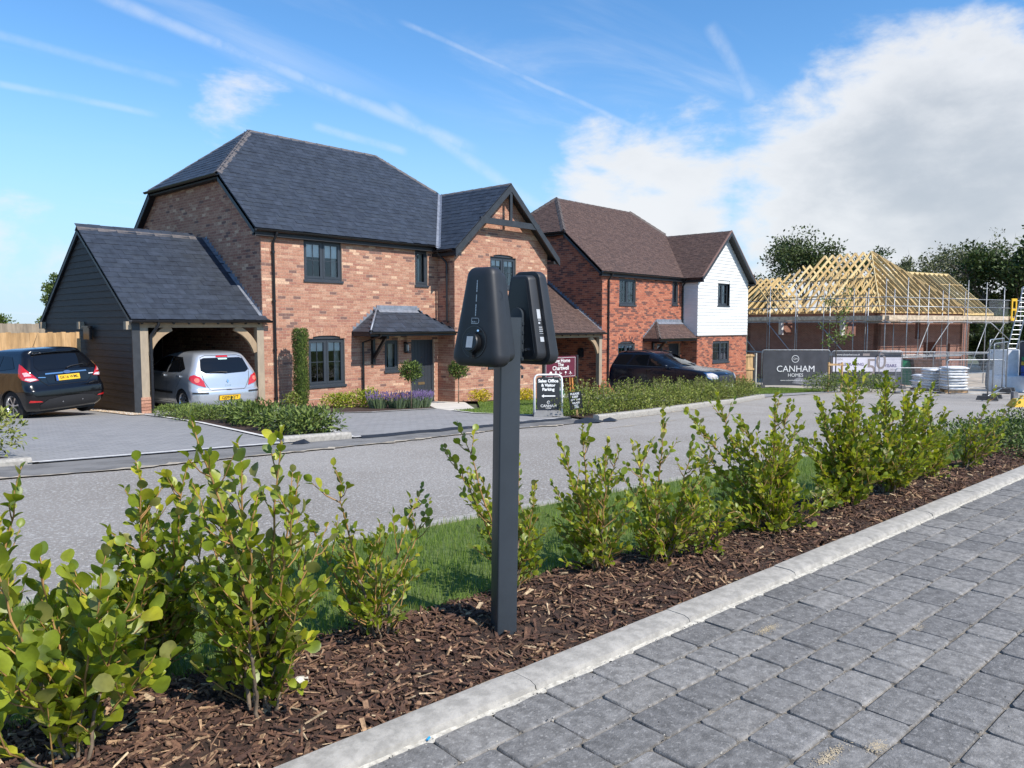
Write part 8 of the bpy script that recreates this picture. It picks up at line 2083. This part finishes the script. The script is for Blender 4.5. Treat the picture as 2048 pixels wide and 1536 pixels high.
wr = MB(); wr.box((0, 0, 0), (0, 0, 0)); wr = MB(); P_ = [L3(a, b_, z) for z in (-.55, 1.95) for (a, b_) in ((8.75, 3.12), (9.9, 3.12), (9.9, 3.19), (8.75, 3.19))]; wr.hexa(P_); wr.obj('wall_membrane', mat('wall_wrap', (.33, .33, .36), .6, .15, 3), bld)
# roof timbers, each a piece
rt = part('roof_frame', bld); RB = random.Random(9); k_ = [0]
def tim(a, b, w=.047, h=.16, nm='rafter'):
    k_[0] += 1; mb = MB(); mb.beam(a, b, w, h); mb.obj(nm, PINE[RB.randrange(3)], rt)
ZE, ZR, AM = 2.05, 6.05, 4.3
sl_ = (ZR - ZE) / (AM + .4)
b = 3.7
while b < 9.9:
    zr_ = ZR if b < 7.6 else ZR - (b - 7.6) * .0
    if b < 7.6:
        tim(L3(-.4, b, ZE), L3(AM, b, zr_)); tim(L3(AM, b, zr_), L3(2 * AM + .4, b, ZE)); tim(L3(0, b, ZE + .1), L3(8.6, b, ZE + .1), h=.12, nm='tie_chord')
        for a0, a1, z1 in ((2.0, 2.9, 4.7), (AM, 2.9, 4.7), (AM, 5.7, 4.7), (6.6, 5.7, 4.7)): tim(L3(a0, b, ZE + .15), L3(a1, b, z1), h=.09, nm='web')
    else:
        tim(L3(-.4, b, ZE), L3(AM - .6 - (b - 7.6) * .5, b, ZR - .5 - (b - 7.6) * .45)); tim(L3(AM + .6, b, ZR - .5), L3(2 * AM + .4, b, ZE))
        tim(L3(0, b, ZE + .1), L3(8.6, b, ZE + .1), h=.12, nm='tie_chord')
    b += .6
# hipped front end
b0 = 3.7
tim(L3(-.4, -.4, ZE), L3(AM, b0, ZR), nm='hip_rafter'); tim(L3(9.0, -.4, ZE), L3(AM, b0, ZR), nm='hip_rafter')
a = .2
while a < 8.6:
    f = min((a + .4) / (AM + .4), (9.0 - a) / (AM + .4)); tim(L3(a, -.4, ZE), L3(a, -.4 + (b0 + .4) * f, ZE + (ZR - ZE) * f)); a += .55
for i in range(1, 7):
    f = i / 7; bb = -.4 + (b0 + .4) * f; tim(L3(-.4, bb, ZE), L3(-.4 + (AM + .4) * f, bb, ZE + (ZR - ZE) * f)); tim(L3(9.0, bb, ZE), L3(9.0 - (AM + .4) * f, bb, ZE + (ZR - ZE) * f))
for z, in ((3.1,), (4.2,)): f = (z - ZE) / (ZR - ZE); tim(L3(-.4 + (AM + .4) * f, -.4 + (b0 + .4) * f, z), L3(-.4 + (AM + .4) * f, 9.0, z), h=.10, nm='brace')
tim(L3(-.05, 0, ZE - .02), L3(-.05, 10, ZE - .02), w=.1, h=.08, nm='wall_plate'); tim(L3(0, -.05, ZE - .02), L3(8.6, -.05, ZE - .02), w=.1, h=.08, nm='wall_plate')
# small gablets on the left eave
for bc_ in (8.4,):
    for k in range(5):
        q = -.9 + k * .55; tim(L3(q, bc_ - 1.5, ZE), L3(q, bc_, ZE + 1.7), h=.10); tim(L3(q, bc_ + 1.5, ZE), L3(q, bc_, ZE + 1.7), h=.10)
for k in range(5): b = 10.4 + k * .55; tim(L3(-.4, b, ZE), L3(3.2, b, ZE + 2.6)); tim(L3(3.2, b, ZE + 2.6), L3(6.8, b, ZE))
# wing
a = 9.3
while a < 17.2:
    zr_ = 5.1; tim(L3(a, 2.8, ZE), L3(a, 6.3, zr_)); tim(L3(a, 6.3, zr_), L3(a, 9.9, ZE)); a += .6
tim(L3(9, 6.3, 5.1), L3(17.2, 6.3, 5.1), nm='ridge_board'); tim(L3(8.6, 2.8, ZE), L3(17.2, 2.8, ZE), nm='wall_plate')
for f in (.35, .7): tim(L3(14.5, 2.8 + 3.5 * f, ZE + 3.05 * f + .09), L3(17.3, 2.8 + 3.5 * f, ZE + 3.05 * f + .09), h=.05, nm='batten')
# --- scaffolding
sc = thing('scaffolding', 'galvanised tube scaffolding with plank decks wrapped round the half built house', 'scaffolding', (CX_, CY_, ZG))
RS = random.Random(12)
def pole(a, b, r=.027, nm='standard', m=None): mb = MB(); mb.tube([a, b], r, 6); mb.obj(nm, m or (GALV if RS.random() < .5 else GALVD), sc, smooth=True)
for off in (-1.45, -.35):
    a = -1.45
    while a < 12.6: pole(L3(a, off, ZG), L3(a, off, RS.uniform(3.6, 4.2) if off < -1 else 3.4)); a += 2.0 if off < -1 else 2.4
    b = .6
    while b < 11: pole(L3(off, b, ZG), L3(off, b, RS.uniform(3.4, 3.9) if off < -1 else 3.2)); b += 2.1 if off < -1 else 2.5
    for z in (-.55, 1.45): pole(L3(-1.7, off, z), L3(13.4, off, z + .02), nm='ledger'); pole(L3(off, -1.7, z), L3(off, 11.4, z), nm='ledger')
for z in (2.35, 2.85): pole(L3(-1.7, -1.47, z), L3(13.0, -1.47, z), nm='guard_rail'); pole(L3(-1.47, -1.7, z), L3(-1.47, 11.4, z), nm='guard_rail')
pole(L3(-1.7, -1.5, -.62), L3(6, -1.5, -.60), r=.04, nm='ledger'); pole(L3(-1.7, -1.47, -1.75), L3(13.2, -1.47, -1.72), nm='ledger')
a = -1.45
while a < 12.4: 
    pole(L3(a + .1, -1.7, 1.40), L3(a + .1, .1, 1.40), nm='transom'); a += 2.0
for k, a in enumerate((.6, 2.6, 6.6, 8.6)):
    u_, d_ = (ZG + .4, 1.4) if k % 2 == 0 else (-.5, 1.4); pole(L3(a, -1.52, u_), L3(a + 2.0, -1.52, d_), nm='brace')
pole(L3(8.9, -1.55, 1.45), L3(11.2, -1.55, .3), nm='brace'); pole(L3(11.2, -1.56, -.4), L3(9.0, -1.56, -2.2), nm='brace')
for b in (1.0, 5.0, 8.0): pole(L3(-1.52, b, -.5), L3(-1.52, b + 2.0, 1.4), nm='brace')
for a0 in np.arange(-1.7, 11.9, 3.45):
    for k in range(5): mb = MB(); mb.beam(L3(a0, -1.3 + k * .235, 1.52), L3(min(a0 + 3.43, 12.1), -1.3 + k * .235, 1.52), .225, .038); mb.obj('deck_board', SCAFB, sc)
    mb = MB(); mb.beam(L3(a0, -1.44, 1.70), L3(min(a0 + 3.43, 12.1), -1.44, 1.70), .038, .26); mb.obj('toe_board', SCAFB, sc)
for b0_ in np.arange(-1.7, 11, 3.9):
    for k in range(5): mb = MB(); mb.beam(L3(-1.3 + k * .235, b0_, 1.50), L3(-1.3 + k * .235, b0_ + 3.88, 1.50), .225, .038); mb.obj('deck_board', SCAFB, sc)
    mb = MB(); mb.beam(L3(-1.44, b0_, 1.68), L3(-1.44, b0_ + 3.88, 1.68), .038, .25); mb.obj('toe_board', SCAFB, sc)
mb = MB(); 
YEL = mat('safety_yellow', (.72, .42, .02), .5, .06)
for (a0, a1, z0, z1) in ((11.2, 11.8, 1.55, 1.72), (11.2, 11.8, 2.8, 2.97), (11.2, 11.32, 1.721, 2.799), (11.68, 11.8, 1.721, 2.799), (11.321, 11.679, 2.2, 2.32)):
    P_ = [L3(a, b_, z) for z in (z0, z1) for (a, b_) in ((a0, -1.6), (a1, -1.6), (a1, -1.54), (a0, -1.54))]; mb.hexa(P_)
mb.obj('loading_gate', YEL, sc)
wm = MB()
for i in range(12): z = 1.9 + i * .085; wm.add([L3(8.9, -1.43, z), L3(11.2, -1.43, z), L3(11.2, -1.43, z + .012), L3(8.9, -1.43, z + .012)], [(0, 1, 2, 3)])
for i in range(30): a = 8.9 + i * .077; wm.add([L3(a, -1.42, 1.9), L3(a + .01, -1.42, 1.9), L3(a + .01, -1.42, 2.9), L3(a, -1.42, 2.9)], [(0, 1, 2, 3)])
wm.obj('brick_guard', GALVD, sc)
# ladder
ld = thing('ladder', 'aluminium ladder leaning against the right end of the scaffold', 'ladder', (*at_px(2012, 42.5), -2.1)); A0, A1 = V((*at_px(2004, 41.5), -2.15)), V((*at_px(2046, 43.5), 3.4)); sd = RT * .24
for s_ in (-1, 1): p = MB(); p.beam(A0 + sd * s_, A1 + sd * s_, .04, .07); p.obj('stile', GALV, ld)
for i in range(22): t = (i + .5) / 22; c = A0.lerp(A1, t); p = MB(); p.tube([c - sd, c + sd], .017, 6); p.obj('rung', GALV, ld)
# --- materials on site
WBAG = mat('white_bag', (.74, .75, .76), .6, .08, 6, bump=.5, bscale=14, bdist=.02)
def bag_stack(label, px, D, n, w, hh, seed, rows=1):
    x, y = at_px(px, D); z = zp(x, y); root = thing('bag_stack', label, 'bags', (x, y, z), group='stacked white bags'); R = random.Random(seed)
    pl = MB(); rzz = RT * w
    for k in range(3): pl.obox((V((x, y, z + .07)) + FH * (k - 1) * .35), RT * w, FH * .05, V((0, 0, .06)))
    pl.obj('pallet', FENCE[2], root)
    for i in range(n):
        mb = MB(); c = V((x, y, z + .14 + hh * (i + .5))) + RT * R.gauss(0, .03) + FH * R.gauss(0, .03); rings = []
        for j in range(9):
            t = j / 8 * 2 - 1; s = (1 - abs(t) ** 5) ** .4 if abs(t) < 1 else .05; s = max(s, .12)
            rings.append([c + RT * w * t + (FH * cos(a) * .48 * (.75 + .25 * s) + V((0, 0, sin(a) * hh * .66 * s))) * R.uniform(.95, 1.05) for a in np.linspace(0, 2 * pi, 13)[:-1]])
        mb.loft(rings); mb.obj('bag', WBAG, root, smooth=True)
bag_stack('left stack of white bags behind the mesh fence', 1868, 35.5, 7, .48, .135, 1)
bag_stack('right stack of white bags behind the mesh fence', 1904, 34.5, 8, .50, .13, 2)
bag_stack('half stack of white bags left of the other stacks', 1845, 37.5, 5, .4, .13, 4)
def wrapped(label, px, D, w, d, h, seed, m, z0=0):
    x, y = at_px(px, D); z = zp(x, y) + z0; R = random.Random(seed); mb = MB(); rings = []
    for t in np.linspace(0, 1, 6):
        k = 1 - .04 * abs(2 * t - 1) ** 4; rings.append([V((x, y, z + h * t)) + RT * a * k * R.uniform(.97, 1.03) + FH * b_ * k for a, b_ in rrect(w / 2, d / 2, .12, 3)])
    mb.loft(rings); o = mb.obj('wrapped_pallet', m, None, smooth=True, angle=.8); return tag(o, label, 'pallet', 'wrapped pallets on site')
WRAP = mat('shrink_wrap', (.76, .77, .78), .35, .06, 5, bump=.5, bscale=10, bdist=.02)
wrapped('tall white wrapped pallet beside the ladder', 2030, 37.5, 1.6, 1.1, 2.0, 1, WRAP); wrapped('wide white wrapped pallet low at the right edge', 2040, 36.6, 2.2, 1.0, .75, 2, WRAP); wrapped('white wrapped pallet left of the tall one', 2006, 38.0, 1.0, .9, 1.0, 3, WRAP)
wrapped('white wrapped bundle on top of the stacked boards', 2010, 39.5, 1.5, .8, .55, 4, WRAP, 1.5); wrapped('pile of boards under the white bundle', 2010, 39.6, 1.6, .9, 1.45, 5, mat('board_pile', (.30, .29, .27), .8, .3, 6, stretch=(1, 1, 9)))
sk = thing('skip', 'green steel skip half hidden behind the anniversary banner', 'skip', (*at_px(1822, 43.5), -2.1)); mb = MB(); c = V((*at_px(1822, 43.5), -2.05)); mb.hexa([c - RT * .6 - FH * .8, c + RT * .6 - FH * .8, c + RT * .6 + FH * .8, c - RT * .6 + FH * .8] + [c + V((0, 0, 1.35)) + RT * a * 1.05 + FH * b_ for a, b_ in ((-1, -.9), (.6, -.9), (.6, .9), (-1, .9))]); mb.obj('body', mat('skip_green', (.012, .16, .075), .5, .12, 5), sk)
mb = MB(); c = V((*at_px(1850, 42.8), -2.05)); mb.hexa([c - RT * .7 - FH * .5, c + RT * .7 - FH * .5, c + RT * .7 + FH * .5, c - RT * .7 + FH * .5] + [c + V((0, 0, 1.45)) + RT * a + FH * b_ for a, b_ in ((-1.0, -.6), (.55, -.6), (.55, .6), (-1.0, .6))]); tag(mb.obj('steel_tub', mat('rusty_steel', (.10, .055, .04), .8, .3, 6)), 'rusty brown steel tub beside the green skip', 'tub')
yb_ = thing('barrier_foot', 'yellow plastic barrier base on the road at the right edge', 'barrier', (*at_px(2050, 22.3), zp(*at_px(2050, 22.3)))); c = V((*at_px(2050, 22.0), zp(*at_px(2050, 22.0)) + .01))
mb = MB(); mb.hexa([c - RT * .40 - FH * .2, c + RT * .7 - FH * .2, c + RT * .7 + FH * .2, c - RT * .40 + FH * .2] + [c + V((0, 0, .22)) + RT * a + FH * b_ for a, b_ in ((-.25, -.14), (.6, -.14), (.6, .14), (-.25, .14))]); mb.obj('base', YEL, yb_); mb = MB(); mb.obox(c + V((0, 0, .26)) + RT * .1, RT * .18, FH * .08, V((0, 0, .05))); mb.obj('socket_block', YEL, yb_)
mb = MB(); c2 = V((*at_px(2030, 27.0), zp(*at_px(2030, 27.0)))); mb.obox(c2 + V((0, 0, .14)), RT * .08, FH * .08, V((0, 0, .14))); tag(mb.obj('concrete_block', mat('block_grey', (.20, .20, .21), .8, .15)), 'grey upright block behind the yellow barrier base', 'block')
# staked sapling
x, y = 35.6, 12.75; z = zp(x, y); sp_ = thing('sapling', 'slender staked young tree in front of the site banners', 'tree', (x, y, z)); R = random.Random(6)
t_ = MB(); pts = [V((x + .05 * sin(i * .7), y, z + 4.4 * i / 9)) for i in range(10)]; t_.tube(pts, [.035 - .003 * i for i in range(10)], 6); 
lv = MB()
for i in range(26):
    h = R.uniform(1.3, 4.3); a = R.uniform(0, 6.28); L = R.uniform(.2, .75); p = V((x, y, z + h)); q = p + V((cos(a) * L, sin(a) * L, L * .6)); t_.tube([p, q], [.010, .004], 4, cap=False)
    if R.random() < .8: scatter_leaves(lv, q, (.22, .22, .16), 26, .12, R, 4, (3, 4, 2, 2), shell=.1, aspect=.6)
t_.obj('trunk', TRK, sp_); lv.obj('crown', TM['mid'], sp_)
for s_ in (-.3, .3): p = MB(); c = V((x, y, 0)) + RT * s_; p.tube([(c.x, c.y, z - .1), (c.x, c.y, z + 1.35)], .05, 7); p.obj('stake', FENCE[0], sp_)
p = MB(); p.beam(V((x, y, z + 1.25)) - RT * .34 - FH * .05, V((x, y, z + 1.25)) + RT * .34 - FH * .05, .03, .09); p.obj('tie_rail', FENCE[1], sp_)
# lawn blades far off
def far_lawn(poly, N, name, label, h=.05):
    x0, x1 = min(p[0] for p in poly), max(p[0] for p in poly); y0, y1 = min(p[1] for p in poly), max(p[1] for p in poly)
    def s():
        while True:
            x, y = random.uniform(x0, x1), random.uniform(y0, y1)
            if in_poly(poly, x, y): return (x, y, zp(x, y) + .024), 1.0
    tag(blades(name, N, s, h * .5, h, .012), label, 'grass', kind='stuff')
far_lawn([(12.9, 11.4), (12.6, 12.7), (12.95, 13.8), (14.1, 14.0), (16.5, 16.5), (20.8, 16.55), (21.2, 11.9), (18.6, 11.75), (13.2, 10.55)], 16000, 'lawn_grass', 'mown grass of the lawn in front of the soft red house')
far_lawn([(28.7, 14.5), (31, 13.5), (38, 13.4), (40.5, 18), (36.1, 17.2), (31.1, 17.2), (31.0, 18), (29.8, 18)], 16000, 'lawn_grass', 'mown grass of the lawn by the white gabled house', .06)
bpy.context.view_layer.update()
